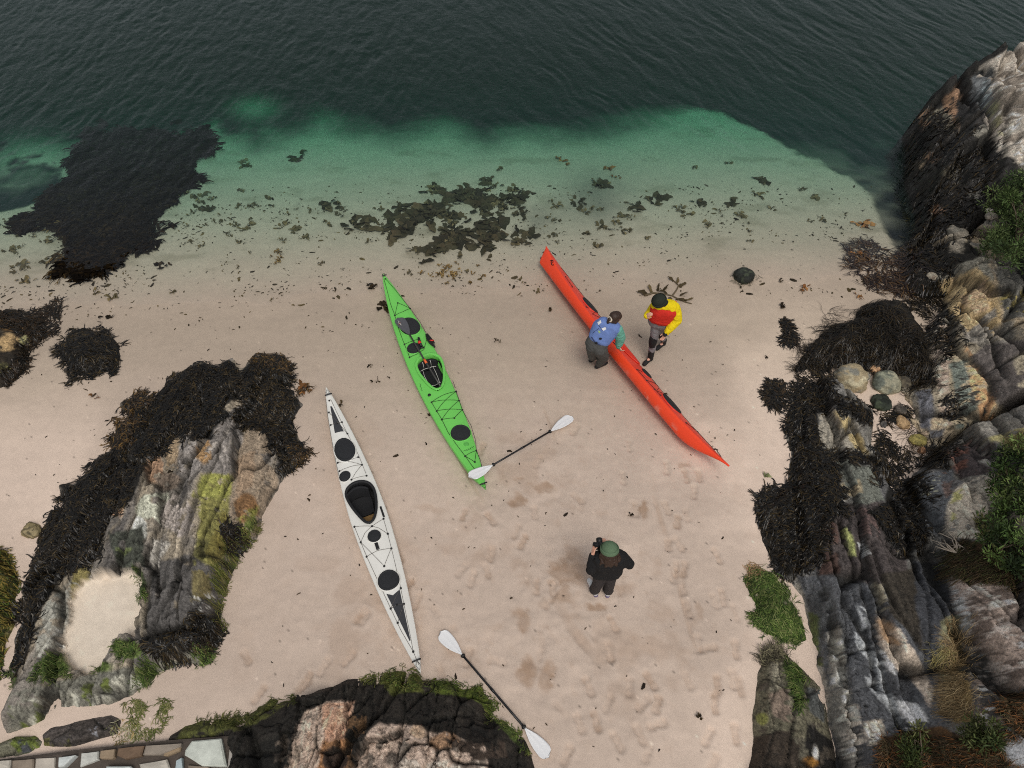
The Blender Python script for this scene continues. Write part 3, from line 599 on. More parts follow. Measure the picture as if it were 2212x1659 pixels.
# ---- headland at the upper right
HEAD_OUT = [(1930,330),(1936,290,.2),(1958,272,.3),(1975,231,.4),(1997,217,.6),(2004,191,.9),(2026,165,1.2),(2100,143,1.4),(2169,121,1.5),(2212,92,1.6),(2420,20,1.8),(2500,120),(2500,560),(2260,560),(2212,545),(2150,540),(2060,560),(1975,560),(1955,530),(1975,500),(1965,460),(1942,410),(1936,350)]
hp = [
 K(g=[(1900,560),(1900,100),(2500,0),(2500,600)], c=A(33,31,28)), K(g=[(1930,300),(2050,150),(2130,200),(2160,320),(2212,380),(2212,560),(1940,560)], c=A(48,46,44), cov=.45, sc=4),
 K(g=[(2110,150),(2250,60),(2500,-20),(2500,420),(2260,400),(2158,322),(2130,272),(2116,210)], c=A(176,166,152), warp=10), K(g=[(2130,200),(2212,110),(2212,370),(2160,310)], c=A(206,200,190), cov=.35, sc=6), K(g=[(2120,180),(2250,60),(2250,380),(2170,320)], c=A(128,118,106), cov=.32, sc=5, st=(.5,-.86)),
 K(g=[(2100,160),(2140,140),(2150,230),(2130,260),(2100,210)], c=A(96,98,98), cov=.75), K(g=[(2122,180),(2145,190),(2140,240),(2122,230)], c=A(160,170,170), cov=.4, sc=12), K(g=[(2130,225),(2155,230),(2165,300),(2140,280)], c=A(150,146,112), cov=.6),
 K(g=[(2032,205),(2066,187),(2072,215),(2062,250),(2070,275),(2050,262)], c=A(142,112,88), cov=.8), K(g=[(2000,245),(2040,232),(2070,275),(2050,300),(2035,260),(1995,275)], c=A(112,106,92), cov=.6), K(g=(1998,244,14,8), c=A(156,124,98)), K(g=(1997,262,9,6), c=A(170,132,104)), K(g=(2018,338,14,10), c=A(116,94,76), cov=.9), K(g=(2024,452,16,9), c=A(150,118,94)), K(g=(1994,358,9,7), c=A(120,106,88)), K(g=(2053,372,18,13), c=A(100,94,78), cov=.8), K(g=(2110,420,18,12), c=A(104,100,92), cov=.8), K(g=(2085,350,20,10), c=A(60,60,60), cov=.9), K(g=(2110,395,24,10), c=A(62,60,58), cov=.9), K(g=(2120,285,12,10), c=A(150,145,132), cov=.8)]
rk_head = Rock('rocky_headland', 'dark weed coated headland topped with pale granite, jutting into the water', HEAD_OUT,
   [(1940,340,.15),(1960,400,.25),(1980,300,.5),(2000,240,.7),(2040,190,1.2),(2100,160,1.5),(2160,150,1.8),(2200,220,2.2),(2150,300,1.7),(2060,300,1.1),(2020,400,.6),(2080,420,.8),(2150,420,1.2),(2210,450,1.5),(2000,500,.3),(2080,520,.6),(2200,540,1.0),(2300,300,2.4),(2450,300,2.6)],
   res=0.032, edge=0.35, strata=((2120,180),(2200,400)), cell=(2.4,.9), h1=.26, cell2=(.7,.28), h2=.08, crack=.10, crack2=.05, rough=.09, seed=15, split=(2.4,.9), cols=((40,38,36),(54,52,50)), paints=hp, bright=1.35, cat='headland', carve=[([(2120,270),(2170,340),(2230,410)],.12,.25),([(2130,150),(2180,260),(2240,370)],.04,.3),([(2160,120),(2240,250)],.04,.25),([(2125,235),(2230,195)],.035,.2),([(2030,200),(2070,280),(2120,370)],.06,.35),([(1990,300),(2040,390),(2060,470)],.06,.3),([(1960,420),(2040,400),(2110,440)],.05,.25)])

# ---- tilted yellow and grey slabs below the headland
MID_OUT = [(1955,560),(1990,545),(2060,548),(2130,530),(2260,530),(2500,560),(2500,960),(2212,930),(2130,956),(2060,972),(2000,965),(1980,930),(1950,880),(1960,850),(1985,830),(1995,790),(1985,740),(2010,700),(2035,680),(2040,640),(1985,640),(1952,610)]
mp_ = [
 K(g=[(1940,540),(2100,520),(2130,560),(2050,610),(2040,660),(2000,700),(1940,640)], c=A(32,30,26)), K(g=[(2045,500),(2085,505),(2082,545),(2052,545)], c=A(134,126,112), cov=.95, warp=6), K(g=[(2020,600),(2060,575),(2130,545),(2150,600),(2060,625)], c=A(122,118,106), cov=.8),
 K(g=[(2030,620),(2115,575),(2150,620),(2165,690),(2160,720),(2090,720),(2060,690)], c=A(172,150,112), cov=.92), K(g=[(2060,610),(2120,590),(2150,660),(2090,690)], c=A(190,162,130), cov=.4, sc=6), K(g=[(2080,720),(2150,660),(2160,740),(2090,740)], c=A(128,122,112), cov=.7), K(g=(2088,772,14,24), c=A(184,134,86), cov=.9),
 K(g=[(2150,560),(2300,560),(2300,690),(2170,690)], c=A(86,84,78), cov=.9), K(g=[(2160,640),(2230,625),(2230,675),(2165,670)], c=A(156,142,84), cov=.5, sc=8),
 K(g=[(2095,770),(2130,740),(2212,735),(2300,740),(2300,920),(2185,915),(2140,850)], c=A(84,78,74)), K(g=[(2190,770),(2240,760),(2240,850),(2200,840)], c=A(150,140,120), cov=.6),
 K(g=[(2040,752),(2087,745),(2130,830),(2172,920),(2160,940),(2070,945),(2055,860)], c=A(166,152,126)), K(g=[(2085,790),(2110,790),(2172,920),(2120,935),(2100,860)], c=A(196,152,110), cov=.65, sc=6), K(g=[(2055,780),(2090,770),(2100,860),(2110,930),(2070,930)], c=A(112,118,108), cov=.55, sc=5), K(g=[(2050,760),(2170,900),(2160,940),(2060,930)], c=A(64,62,56), cov=.28, sc=10),
 K(g=[(2000,690),(2030,680),(2060,745),(2050,850),(2030,860),(2020,780)], c=A(184,164,146), cov=.8), K(g=[(1975,850),(2010,840),(2020,880),(2012,930),(1990,930)], c=A(98,98,102), cov=.95), K(g=[(2010,930),(2045,925),(2045,945),(2012,945)], c=A(92,92,94)), K(g=[(2030,862),(2060,850),(2062,920),(2030,925)], c=A(178,158,140), cov=.5)]
rk_mid = Rock('rock_outcrop', 'yellow and pink tilted slabs under the upper green bush, split by a straight dark cleft', MID_OUT,
   [(1960,570,.15),(2030,560,.35),(2090,540,.6),(2180,540,1.0),(2060,620,.55),(2110,610,.9),(2160,640,1.1),(2140,720,1.1),(2200,700,1.3),(2300,700,1.7),(2080,720,.6),(2015,700,.25),(2040,800,.45),(2090,800,.8),(2150,780,1.0),(2210,830,1.3),(2120,880,.85),(2165,920,.9),(2070,920,.5),(2000,880,.25),(2010,940,.2),(2212,920,1.0),(2300,900,1.5),(1990,800,.2)],
   edge=0.16, strata=((2170,920),(2070,700)), cell=(2.6,.75), h1=.16, cell2=(.6,.28), h2=.06, crack=.11, crack2=.05, rough=.06, seed=21, split=(1.6,.7), cols=((132,122,104),(104,100,92),(150,134,110)), paints=mp_, bright=1.45,
   carve=[([(2068,740),(2100,785),(2140,855),(2178,925)],.07,.45),([(2060,972),(2110,950),(2178,930),(2240,905)],.09,.55),([(2165,690),(2130,740),(2110,770)],.05,.2),([(2042,690),(2082,790),(2115,935)],.025,.16),([(2110,600),(2160,690),(2205,765)],.03,.2),([(2060,640),(2150,622)],.025,.15),([(2130,790),(2230,760)],.025,.15),([(2080,800),(2125,790)],.02,.1),([(2075,870),(2150,850)],.02,.1)])

# ---- dark ridged slabs at the lower right, with the pale plateau behind
LOW_OUT = [(1704,852),(1740,826),(1800,830),(1850,880),(1884,905),(1880,975),(1910,1010),(1920,1080),(1950,1060),(1975,1020),(2000,985),(2050,965),(2130,955),(2212,926),(2500,960),(2500,1900),(1790,1900),(1812,1659),(1783,1491),(1768,1440),(1766,1400),(1743,1325),(1730,1290),(1710,1271),(1690,1245),(1665,1205),(1645,1165),(1638,1100),(1700,1050),(1707,975),(1696,925)]
lw_ = [
 K(g=[(1764,892),(1810,878),(1837,902),(1884,978),(1810,980),(1770,972)], c=A(128,122,110), cov=.95), K(g=[(1800,885),(1836,902),(1880,975),(1850,975)], c=A(154,138,100), cov=.65), K(g=[(1804,992),(1880,1004),(1914,1082),(1857,1094),(1820,1055)], c=A(92,94,86)), K(g=[(1810,1050),(1850,1040),(1860,1075),(1825,1075)], c=A(140,128,104), cov=.7),
 K(g=[(1820,1090),(1920,1085),(1960,1190),(1960,1300),(1850,1270),(1780,1250),(1790,1130)], c=A(62,56,54)), K(g=[(1850,1095),(1890,1100),(1910,1170),(1880,1170)], c=A(88,72,68), cov=.6, sc=7, st=(.25,-.97)), K(g=[(1822,1130),(1838,1130),(1852,1205),(1838,1205)], c=A(142,146,92), cov=.75, sc=8), K(g=[(1855,1175),(1872,1180),(1886,1200),(1866,1204)], c=A(200,202,200), cov=.9), K(g=[(1776,1150),(1812,1110),(1815,1240),(1770,1250)], c=A(70,54,48), cov=.6),
 K(g=[(1720,1240),(1800,1250),(1960,1270),(2010,1420),(2040,1564),(2020,1640),(1800,1700),(1790,1500),(1770,1420)], c=A(74,75,77)), K(g=[(1730,1290),(1800,1270),(1835,1400),(1790,1420)], c=A(66,67,68)),
 K(g=[(1788,1365),(1812,1350),(1826,1395),(1836,1520),(1860,1659),(1820,1700),(1790,1520)], c=A(122,118,110), cov=.85), K(g=[(1796,1378),(1822,1380),(1826,1426),(1800,1432)], c=A(216,210,196), cov=.7, sc=13, warp=6), K(g=(1818,1462,11,22), c=A(214,210,200), cov=.8, sc=11, warp=5), K(g=(1830,1500,8,18), c=A(212,206,192), warp=5), K(g=(1800,1470,6,8), c=A(206,202,190), warp=4),
 K(g=[(1800,1520),(1850,1520),(1872,1640),(1820,1640)], c=A(196,186,172), cov=.5, sc=9), K(g=[(1862,1560),(1900,1555),(1912,1600),(1880,1610)], c=A(206,192,172), cov=.8, sc=9, warp=8), K(g=(1835,1590,24,16), c=A(188,178,164), cov=.9),
 K(g=[(1838,1330),(1870,1290),(1885,1380),(1920,1480),(1985,1560),(1940,1580),(1880,1480)], c=A(150,152,152), cov=.45, sc=10, st=(.28,-.96)), K(g=[(1850,1310),(1868,1330),(1880,1380),(1862,1375)], c=A(186,188,186), cov=.6, sc=12), K(g=[(1905,1405),(1932,1420),(1938,1454),(1915,1440)], c=A(212,210,204), cov=.7, sc=12), K(g=[(1940,1510),(1990,1520),(2010,1580),(1950,1590)], c=A(196,196,194), cov=.4, sc=11, st=(.28,-.96)),
 K(g=[(1888,1325),(1910,1335),(1945,1360),(1990,1430),(2015,1490),(2010,1530),(1975,1470),(1940,1445),(1905,1400),(1892,1360)], c=A(178,164,148), cov=.85, sc=7, warp=9), K(g=[(1890,1330),(1925,1345),(1950,1400),(1910,1390)], c=A(172,142,112), cov=.6, sc=7, st=(.4,-.9)), K(g=[(1885,1255),(1905,1260),(1915,1310),(1893,1320)], c=A(164,156,134), cov=.65, sc=9),
 K(g=[(1905,1240),(1975,1220),(1990,1340),(2010,1430),(1960,1360),(1920,1320)], c=A(52,47,40)), K(g=[(1970,1210),(2030,1215),(2066,1300),(2072,1370),(2030,1350),(2010,1480),(1985,1350)], c=A(54,55,58)),  # the cool grey patch is the gully's dark shadow, painted in
 K(g=[(1984,1022),(2054,1006),(2062,1052),(2036,1165),(1997,1145)], c=A(86,88,90)), K(g=[(2030,1010),(2060,1010),(2058,1060),(2040,1080)], c=A(94,80,74), cov=.5), K(g=[(1988,1030),(2030,1025),(2020,1060),(1990,1070)], c=A(170,166,140), cov=.22, sc=22),
 K(g=[(2048,968),(2150,955),(2140,1015),(2067,1030)], c=A(74,66,64)), K(g=[(2050,968),(2090,965),(2085,1010),(2060,1020)], c=A(112,78,66), cov=.75), K(g=[(2110,985),(2150,975),(2150,1005),(2115,1000)], c=A(160,156,146), cov=.8), K(g=[(2130,950),(2212,928),(2230,940),(2200,965)], c=A(150,142,100), cov=.7),
 K(g=[(2062,1055),(2110,1025),(2180,1010),(2260,1040),(2260,1180),(2100,1170),(2045,1160),(2040,1110)], c=A(172,162,146), cov=.95), K(g=[(2060,1060),(2085,1050),(2070,1120),(2050,1130)], c=A(168,164,110), cov=.6),
 K(g=[(2054,1249),(2230,1249),(2500,1240),(2500,1900),(2150,1900),(2110,1520),(2085,1420),(2076,1344)], c=A(158,142,130)), K(g=[(2060,1250),(2300,1250),(2300,1700),(2130,1600)], c=A(104,92,84), cov=.42, sc=5), K(g=[(2060,1250),(2300,1250),(2300,1700),(2130,1600)], c=A(186,174,164), cov=.34, sc=9), K(g=[(2060,1260),(2090,1300),(2110,1420),(2090,1420)], c=A(196,196,192), cov=.5, sc=8), K(g=[(2085,1400),(2140,1420),(2170,1540),(2120,1560)], c=A(64,62,60), cov=.7, sc=6), K(g=[(2090,1400),(2150,1420),(2170,1540),(2120,1560)], c=A(190,190,186), cov=.25, sc=12), K(g=[(2160,1560),(2230,1560),(2230,1700),(2180,1700)], c=A(188,184,180), cov=.5, sc=7, st=(.2,-.98)),
 K(g=[(2030,1350),(2070,1330),(2085,1420),(2050,1500),(2025,1440)], c=A(120,118,92), cov=.7), K(g=[(2060,1350),(2085,1400),(2100,1560),(2060,1560),(2055,1440)], c=A(132,112,72), cov=.6),
 K(g=[(1900,1590),(2030,1570),(2120,1600),(2160,1700),(1900,1750)], c=A(74,54,34), cov=.8), K(g=[(2076,1172),(2230,1190),(2230,1249),(2070,1249)], c=A(66,50,34), cov=.9),
 K(g=[(1704,852),(1730,815),(1790,815),(1804,842),(1830,865),(1884,885),(1880,908),(1850,908),(1804,875),(1764,892),(1770,972),(1810,980),(1887,980),(1904,988),(1994,1005),(1937,1022),(1890,1006),(1804,990),(1820,1055),(1827,1100),(1780,1130),(1783,1212),(1754,1226),(1690,1250),(1630,1161),(1637,1108),(1647,1052),(1704,1042),(1707,975),(1694,925)], c=BLK, warp=9),
 K(g=[(1920,1042),(1970,1028),(1984,1052),(1990,1108),(2005,1175),(1948,1197),(1919,1161),(1877,1102),(1914,1085)], c=BLK, warp=9), K(g=[(1997,968),(2054,955),(2048,1008),(1994,1010)], c=BLK), K(g=[(1740,1320),(1765,1330),(1772,1440),(1760,1440)], c=A(70,76,44), cov=.7)]
rk_low = Rock('rock_outcrop', 'long dark ridged slabs streaked with white lichen, climbing to a pale plateau', LOW_OUT,
   [(1720,880,.15),(1780,900,.3),(1830,930,.4),(1870,970,.25),(1760,1000,.25),(1860,1040,.4),(1900,1080,.3),(1680,1100,.2),(1740,1130,.35),(1800,1130,.55),(1870,1130,.65),(1930,1150,.35),(1960,1080,.2),(2000,1030,.35),(2020,1080,.5),(2010,1150,.4),(2090,990,.75),(2150,980,1.0),(2080,1080,.9),(2150,1080,1.3),(2230,1080,1.7),(1720,1260,.2),(1760,1330,.4),(1830,1260,.75),(1900,1270,.75),(1960,1290,.55),(2000,1250,.45),(2040,1300,.45),(1800,1420,.65),(1820,1530,.8),(1880,1450,.75),(1940,1420,.85),(1990,1480,.7),(1900,1560,.9),(1980,1580,.85),(2030,1480,.55),(2060,1420,.9),(2080,1270,1.35),(2110,1380,1.5),(2150,1300,1.7),(2212,1300,1.9),(2150,1500,1.7),(2212,1600,2.0),(2100,1600,1.4),(2050,1600,1.1),(1830,1640,.8),(1950,1680,1.0),(2350,1400,2.2),(2100,1180,1.1),(2212,1200,1.6),(1950,1850,1.2),(2200,1850,2.1)],
   res=0.019, edge=0.16, strata=((1830,1150),(1905,1640)), cell=(4.2,.44), h1=.18, cell2=(1.5,.15), h2=.04, bend=.18, crack=.18, crack2=.035, rough=.055, seed=31, split=(2.4,.5), cols=((92,90,86),(76,75,74),(112,108,100)), paints=lw_, bright=1.5,
   carve=[([(1975,1215),(1985,1300),(2000,1420),(2030,1500),(2045,1580)],.10,.35),([(1812,1345),(1840,1420),(1850,1520)],.04,.16),([(1846,1215),(1860,1300),(1880,1370),(1920,1450),(1960,1480)],.04,.14),([(2050,1200),(2075,1330),(2085,1420)],.08,.3),([(1780,1250),(1800,1330),(1815,1360)],.04,.14),([(1880,1220),(1900,1240),(1925,1235)],.04,.12),([(1790,1120),(1800,1200),(1832,1300),(1853,1420),(1872,1560),(1900,1659)],.028,.2),([(1900,1110),(1930,1200),(1945,1300),(1985,1400),(2030,1560)],.03,.2),([(1768,1330),(1790,1450),(1815,1600)],.025,.16),([(2085,1260),(2130,1400),(2170,1560),(2190,1659)],.03,.2),([(2150,1250),(2190,1400),(2215,1520)],.025,.15),([(2065,1330),(2140,1322),(2230,1345)],.025,.15),([(2100,1450),(2160,1436),(2230,1446)],.025,.15),([(1800,1440),(1850,1430)],.02,.1),([(1808,1520),(1860,1508)],.02,.1),([(1995,1060),(2030,1100),(2034,1160)],.025,.12)])

# ---- low algae grown rock at the right edge of the sand
ALR_OUT = [(1640,1458),(1652,1425),(1680,1412),(1706,1420),(1746,1463),(1772,1485),(1783,1527),(1800,1601),(1812,1659),(1820,1760),(1600,1760),(1618,1659),(1629,1601),(1629,1546),(1634,1505)]
ap = [K(g=[(1640,1440),(1720,1420),(1790,1500),(1800,1600),(1620,1600)], c=A(92,88,72), cov=.8), K(g=[(1660,1430),(1685,1425),(1690,1490),(1665,1500)], c=A(136,130,112), cov=.6, sc=8), K(g=[(1665,1500),(1700,1490),(1715,1560),(1670,1570)], c=A(112,98,86), cov=.6), K(g=(1645,1555,12,12), c=A(118,120,66), cov=.9), K(g=[(1690,1430),(1735,1440),(1740,1500),(1720,1540),(1700,1470)], c=ALD, cov=.65), K(g=[(1620,1590),(1720,1580),(1740,1700),(1610,1700)], c=A(52,44,36), cov=.8), K(g=[(1740,1560),(1800,1600),(1812,1700),(1740,1700)], c=A(26,24,22), cov=.7), K(g=(1752,1650,16,10), c=A(128,90,40), cov=.9), K(g=[(1740,1480),(1775,1490),(1785,1560),(1750,1540)], c=A(74,76,74), cov=.95), K(g=(1762,1625,6,14), c=A(212,206,196), cov=.9, warp=5)]
rk_alr = Rock('algae_rock', 'low brown rock with green algae, at the sand edge near the lower right corner', ALR_OUT,
   [(1680,1440,.2),(1700,1500,.4),(1740,1510,.3),(1680,1580,.42),(1640,1560,.25),(1760,1560,.2),(1720,1640,.35),(1650,1640,.35),(1780,1640,.15),(1700,1750,.4)], res=0.018, edge=0.15, strata=((1690,1420),(1710,1640)), cell=(.8,.22), h1=.07, cell2=(.3,.1), h2=.025, crack=.06, crack2=.02, rough=.05, seed=41, split=(1.2,.4), cols=((84,80,68),(64,58,50)), paints=ap, cat='rock', warp=.04)

# ---- rocks cut by the left edge, and the flat ledges in the lower left corner
le1 = Rock('shore_rock', 'tan rock half covered by dark weed at the left edge, by the water', [(-160,690),(0,682),(40,676),(96,684),(100,725),(66,752),(62,790),(34,808),(14,830),(-40,850),(-200,850)],
   [(0,740,.3),(40,700,.15),(60,740,.12),(20,790,.2),(-80,760,.4)], edge=.2, strata=((0,830),(30,680)), cell=(.6,.3), h1=.06, cell2=(.25,.14), h2=.03, seed=51, split=(.9,.6), cols=((84,72,52),(50,44,34)),
   paints=[K(g=[(-200,600),(200,600),(130,740),(60,800),(0,850),(-200,850)], c=A(36,30,22), cov=.55), K(g=(14,738,26,22), c=A(150,126,90), cov=.9), K(g=(46,734,14,12), c=A(140,136,96), cov=.9), K(g=(8,797,16,14), c=A(110,106,66), cov=.8), K(g=(30,702,40,10), c=A(84,64,38), cov=.7)], cat='rock')
le2 = Rock('shore_rock', 'mustard and olive weed coated boulder at the left edge, below the small stone', [(-150,1175),(0,1181),(20,1183),(36,1226),(42,1252),(34,1317),(20,1372),(10,1450),(0,1473),(-150,1480)],
   [(0,1250,.3),(20,1300,.2),(0,1400,.2),(-80,1300,.45)], edge=.2, strata=((0,1470),(10,1180)), cell=(.6,.3), h1=.05, cell2=(.25,.14), h2=.025, seed=55, split=(2,2), cols=((112,94,44),(88,84,40)),
   paints=[K(g=(5,1235,26,28), c=A(136,110,48), cov=.9), K(g=[(0,1250),(40,1250),(30,1330),(0,1360)], c=A(78,88,36), cov=.7), K(g=[(-60,1340),(30,1330),(10,1480),(-60,1480)], c=A(120,112,72), cov=.6)], cat='rock')
le3 = Rock('rock_ledge', 'flat dark ledge in wet sand above the stone wall, lower left corner', [(90,1588),(110,1572),(202,1552),(240,1545),(262,1556),(254,1586),(210,1600),(163,1612),(94,1612)],
   [(150,1585,.16),(230,1565,.16),(110,1595,.1)], res=.015, edge=.08, strata=((94,1600),(250,1560)), cell=(.5,.3), h1=.04, cell2=(.2,.1), h2=.015, seed=61, split=(.7,.5), cols=((70,64,60),(58,54,52)), paints=[K(g=[(190,1560),(225,1555),(225,1590),(195,1595)], c=A(120,120,124), cov=.3, sc=14), K(g=[(90,1590),(260,1560),(260,1600),(90,1615)], c=A(84,82,44), cov=.25)], cat='rock', warp=.03)
le4 = Rock('rock_ledge', 'weedy greenish ledge at the left edge, just above the stone wall', [(-120,1600),(0,1606),(34,1590),(76,1588),(96,1600),(90,1618),(60,1634),(0,1642),(-120,1650)],
   [(40,1612,.15),(0,1620,.12),(-60,1620,.2),(80,1606,.1)], res=.015, edge=.08, strata=((0,1630),(90,1595)), cell=(.4,.25), h1=.04, cell2=(.18,.1), h2=.015, seed=65, split=(.7,.5), cols=((98,96,80),(72,72,62)), paints=[K(g=[(-100,1590),(90,1585),(90,1640),(-100,1650)], c=A(88,98,44), cov=.5, sc=7), K(g=[(40,1600),(60,1590),(74,1625),(50,1630)], c=A(62,64,66), cov=.9)], cat='rock', warp=.03)
# ------------------------------------------------------------------ seaweed, algae, bushes
m_weed = mat_col('wet_seaweed', rough=0.33, grain=30, gamt=0.25, bump=0.2, bscale=60, spec=0.36)
m_alga = mat_col('green_algae', rough=0.7, grain=30, gamt=0.25, bump=0.2, bscale=60, spec=0.2)
m_leaf = mat_col('leaf', rough=0.65, grain=20, gamt=0.25, bump=0.0, spec=0.25)
def on_many(px, py, zoff=0.0):
    t = (py-CY)/FPX; s_ = (px-CX)/FPX
    d = np.stack([s_, cp-t*sp_, -sp_-t*cp], 1)
    z = np.full(len(px), 0.2)
    for i in range(9):
        k = (z-H)/d[:, 2]; g = ground_h(d[:, 0]*k, d[:, 1]*k)+zoff
        z = z*0.4+g*0.6
    k = (z-H)/d[:, 2]
    return d[:, 0]*k, d[:, 1]*k, z
def sample_poly(poly, n, warp=0):
    P = np.array(poly, float); lo, hi = P.min(0)-warp, P.max(0)+warp
    xs = rng.uniform(lo[0], hi[0], n*6); ys = rng.uniform(lo[1], hi[1], n*6)
    w = (fbm(xs/22.0, ys/22.0, 4, 777, 0.6)-0.5)*2*warp*1.6
    m = sdf(xs, ys, P)+w > 0
    f = max(m.mean(), 1e-3); need = int(n)
    xs, ys = xs[m], ys[m]
    return xs[:need], ys[:need]
def area(poly):
    P = np.array(poly, float); x, y = P[:, 0], P[:, 1]
    return 0.5*abs(np.dot(x, np.roll(y, 1))-np.dot(y, np.roll(x, 1)))
def strips(x, y, ang, L, w, nseg, lift, col, roll=0.5, curl=0.6, taper=0.5, base_z=None, up=None, wob=0.0):
    """ribbons lying over the ground from x,y: returns V, quads, colours"""
    n = len(x); a = ang.copy(); cx = x.copy(); cy = y.copy(); VV = []; CC = []
    da = rng.normal(0, curl, n)/nseg; rl = rng.uniform(-roll, roll, n)
    for i in range(nseg+1):
        f = i/nseg
        z = ground_h(cx, cy) if base_z is None else base_z
        z = z+lift*np.sin(f*np.pi*0.75)+0.006
        if up is not None: z = z+up*f
        ww = w*(1-taper*f)*(0.75+0.5*np.sin(f*np.pi))*0.5*(1+wob*np.sin(i*2.1+x*40))
        nxv = -np.sin(a)*ww; nyv = np.cos(a)*ww
        VV.append(np.stack([cx+nxv*np.cos(rl), cy+nyv*np.cos(rl), z+ww*np.sin(rl)], 1)); VV.append(np.stack([cx-nxv*np.cos(rl), cy-nyv*np.cos(rl), z-ww*np.sin(rl)], 1))
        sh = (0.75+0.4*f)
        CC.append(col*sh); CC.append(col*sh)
        cx = cx+np.cos(a)*L/nseg; cy = cy+np.sin(a)*L/nseg; a = a+da+rng.normal(0, curl*0.25, n)
    V = np.stack(VV, 1); C = np.stack(CC, 1); m = 2*(nseg+1)
    q = np.array([[2*i, 2*i+1, 2*i+3, 2*i+2] for i in range(nseg)])
    F = (np.arange(n)[:, None, None]*m+q[None]).reshape(-1, 4)
    return V.reshape(-1, 3), F, C.reshape(-1, 3)
def joinparts(parts):
    Vs, Fs, Cs = [], [], []; o = 0
    for V, F, C in parts: Vs.append(V); Fs.append(F+o); Cs.append(C); o += len(V)
    return np.concatenate(Vs), np.concatenate(Fs), np.concatenate(Cs)
def palette(n, cols, var=0.35):
    c = np.array([A(*k) for k in cols])[rng.integers(0, len(cols), n)]
    return c*(1+rng.uniform(-var, var, (n, 1)))
WEEDC = [(20,18,15),(16,15,13),(27,23,17),(22,20,16),(38,31,20),(20,18,15),(56,46,27)]
def weed(name, label, polys, dens=0.11, L=(.07,.19), w=(.010,.024), cols=WEEDC, m=None, lift=.022, warp=9, flow=None, nseg=3, cat='seaweed', curl=0.9, kind='stuff', wob=0, gap=None):
    parts = []
    for poly in polys:
        n = int(area(poly)*dens); xs, ys = sample_poly(poly, n, warp)
        gp_ = (.46 if cat == 'algae' else 0) if gap is None else gap
        if gp_: k_ = fbm(xs/11.0, ys/8.0, 4, 612, .6) > gp_+rng.normal(0, .05, len(xs)); xs, ys = xs[k_], ys[k_]
        X_, Y_, _ = on_many(xs, ys); n = len(X_)
        if n == 0: continue
        if flow is not None:
            base = np.arctan2(flow[1], flow[0])+rng.normal(0, 1.0, n)
        else:
            base = fbm(X_*1.2, Y_*1.2, 3, 640)*9.0+rng.normal(0, 0.8, n)     # locks of weed lie together
        Lr = rng.uniform(*L, n); wr = rng.uniform(*w, n); lf = lift*rng.uniform(.2, 1.3, n)
        cl = palette(n, cols)
        cl *= (0.6+0.8*fbm(X_*2.5, Y_*2.5, 3, 650))[:, None]
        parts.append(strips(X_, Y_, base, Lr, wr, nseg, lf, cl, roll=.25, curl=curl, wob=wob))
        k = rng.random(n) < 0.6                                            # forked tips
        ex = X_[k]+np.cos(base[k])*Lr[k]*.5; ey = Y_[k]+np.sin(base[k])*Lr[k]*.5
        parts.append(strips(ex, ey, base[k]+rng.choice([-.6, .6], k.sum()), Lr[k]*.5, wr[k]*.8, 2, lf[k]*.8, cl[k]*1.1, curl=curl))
    V, F, C = joinparts(parts)
    o = mesh_np(name, V, F, m or m_weed, None, np.clip(C, .002, .8), smooth=False)
    return tag(o, label, cat, kind=kind)
weed('rockweed', 'black bladdery seaweed matting the upper left side of the left outcrop', [LEFT_WEED])
weed('rockweed', 'black and brown seaweed matting the right shoulder of the left outcrop', [LEFT_WEED2], cols=WEEDC+[(48,38,22)])
weed('seaweed_fringe', 'brown half submerged fringe of weed off the upper tips of the left outcrop', [[(553,769),(580,765),(617,764),(623,800),(600,805),(570,790)], [(640,822),(655,820),(672,838),(660,852),(645,848)], [(258,868),(300,850),(330,860),(300,885),(270,890)], [(247,905),(300,890),(290,960),(240,975)], [(630,960),(668,960),(672,985),(640,1005)]], dens=.10, cols=[(92,70,36),(60,46,28),(74,58,40),(40,32,24)], lift=.02)
weed('rockweed', 'small black tuft of weed on the low right end of the left outcrop', [[(475,1140),(500,1130),(520,1150),(515,1185),(492,1190),(480,1170)], [(400,1345),(450,1325),(470,1350),(470,1376),(430,1400),(330,1410),(310,1395),(370,1375)], [(36,1310),(50,1310),(60,1335),(46,1350),(36,1335)]], dens=.13, L=(.08,.2))
ISLE = [(122,758),(132,740),(148,728),(146,716),(180,710),(226,706),(250,724),(240,744),(262,746),(256,764),(268,780),(260,798),(236,806),(218,802),(200,820),(164,818),(160,826),(162,806),(144,798),(130,784),(136,776)]
isle = Rock('weedy_boulder', 'low round boulder wholly covered by black weed, alone on the sand at far left', [(125,760),(150,722),(230,712),(255,745),(262,785),(235,800),(200,815),(150,800),(135,780)], [(190,765,.22),(150,760,.1),(230,760,.1),(190,800,.1)], edge=.3, strata=((190,800),(190,720)), cell=(.5,.4), h1=.03, cell2=(.2,.2), h2=.015, seed=71, split=(5,5), cols=((24,22,19),(28,25,20)), cat='rock')
weed('rockweed', 'black seaweed fanning out from the lone round boulder at far left', [ISLE], dens=.17, cols=WEEDC)
weed('rockweed', 'dark brown weed streaming from the tan rock at the left edge', [[(0,676),(40,672),(96,670),(112,656),(128,656),(132,688),(128,708),(100,728),(74,748),(66,764),(68,784),(54,800),(34,810),(14,834),(0,836),(0,800),(50,780),(60,720),(0,706)]], dens=.14, cols=[(34,28,20),(26,23,18),(48,36,22)])
weed('rockweed', 'olive weed draped down the mustard boulder at the left edge', [[(0,1184),(30,1210),(42,1252),(32,1317),(20,1372),(6,1465),(0,1465)]], dens=.10, L=(.05,.12), cols=[(96,88,40),(70,80,34),(120,104,52),(48,50,28)], m=m_alga, lift=.02)
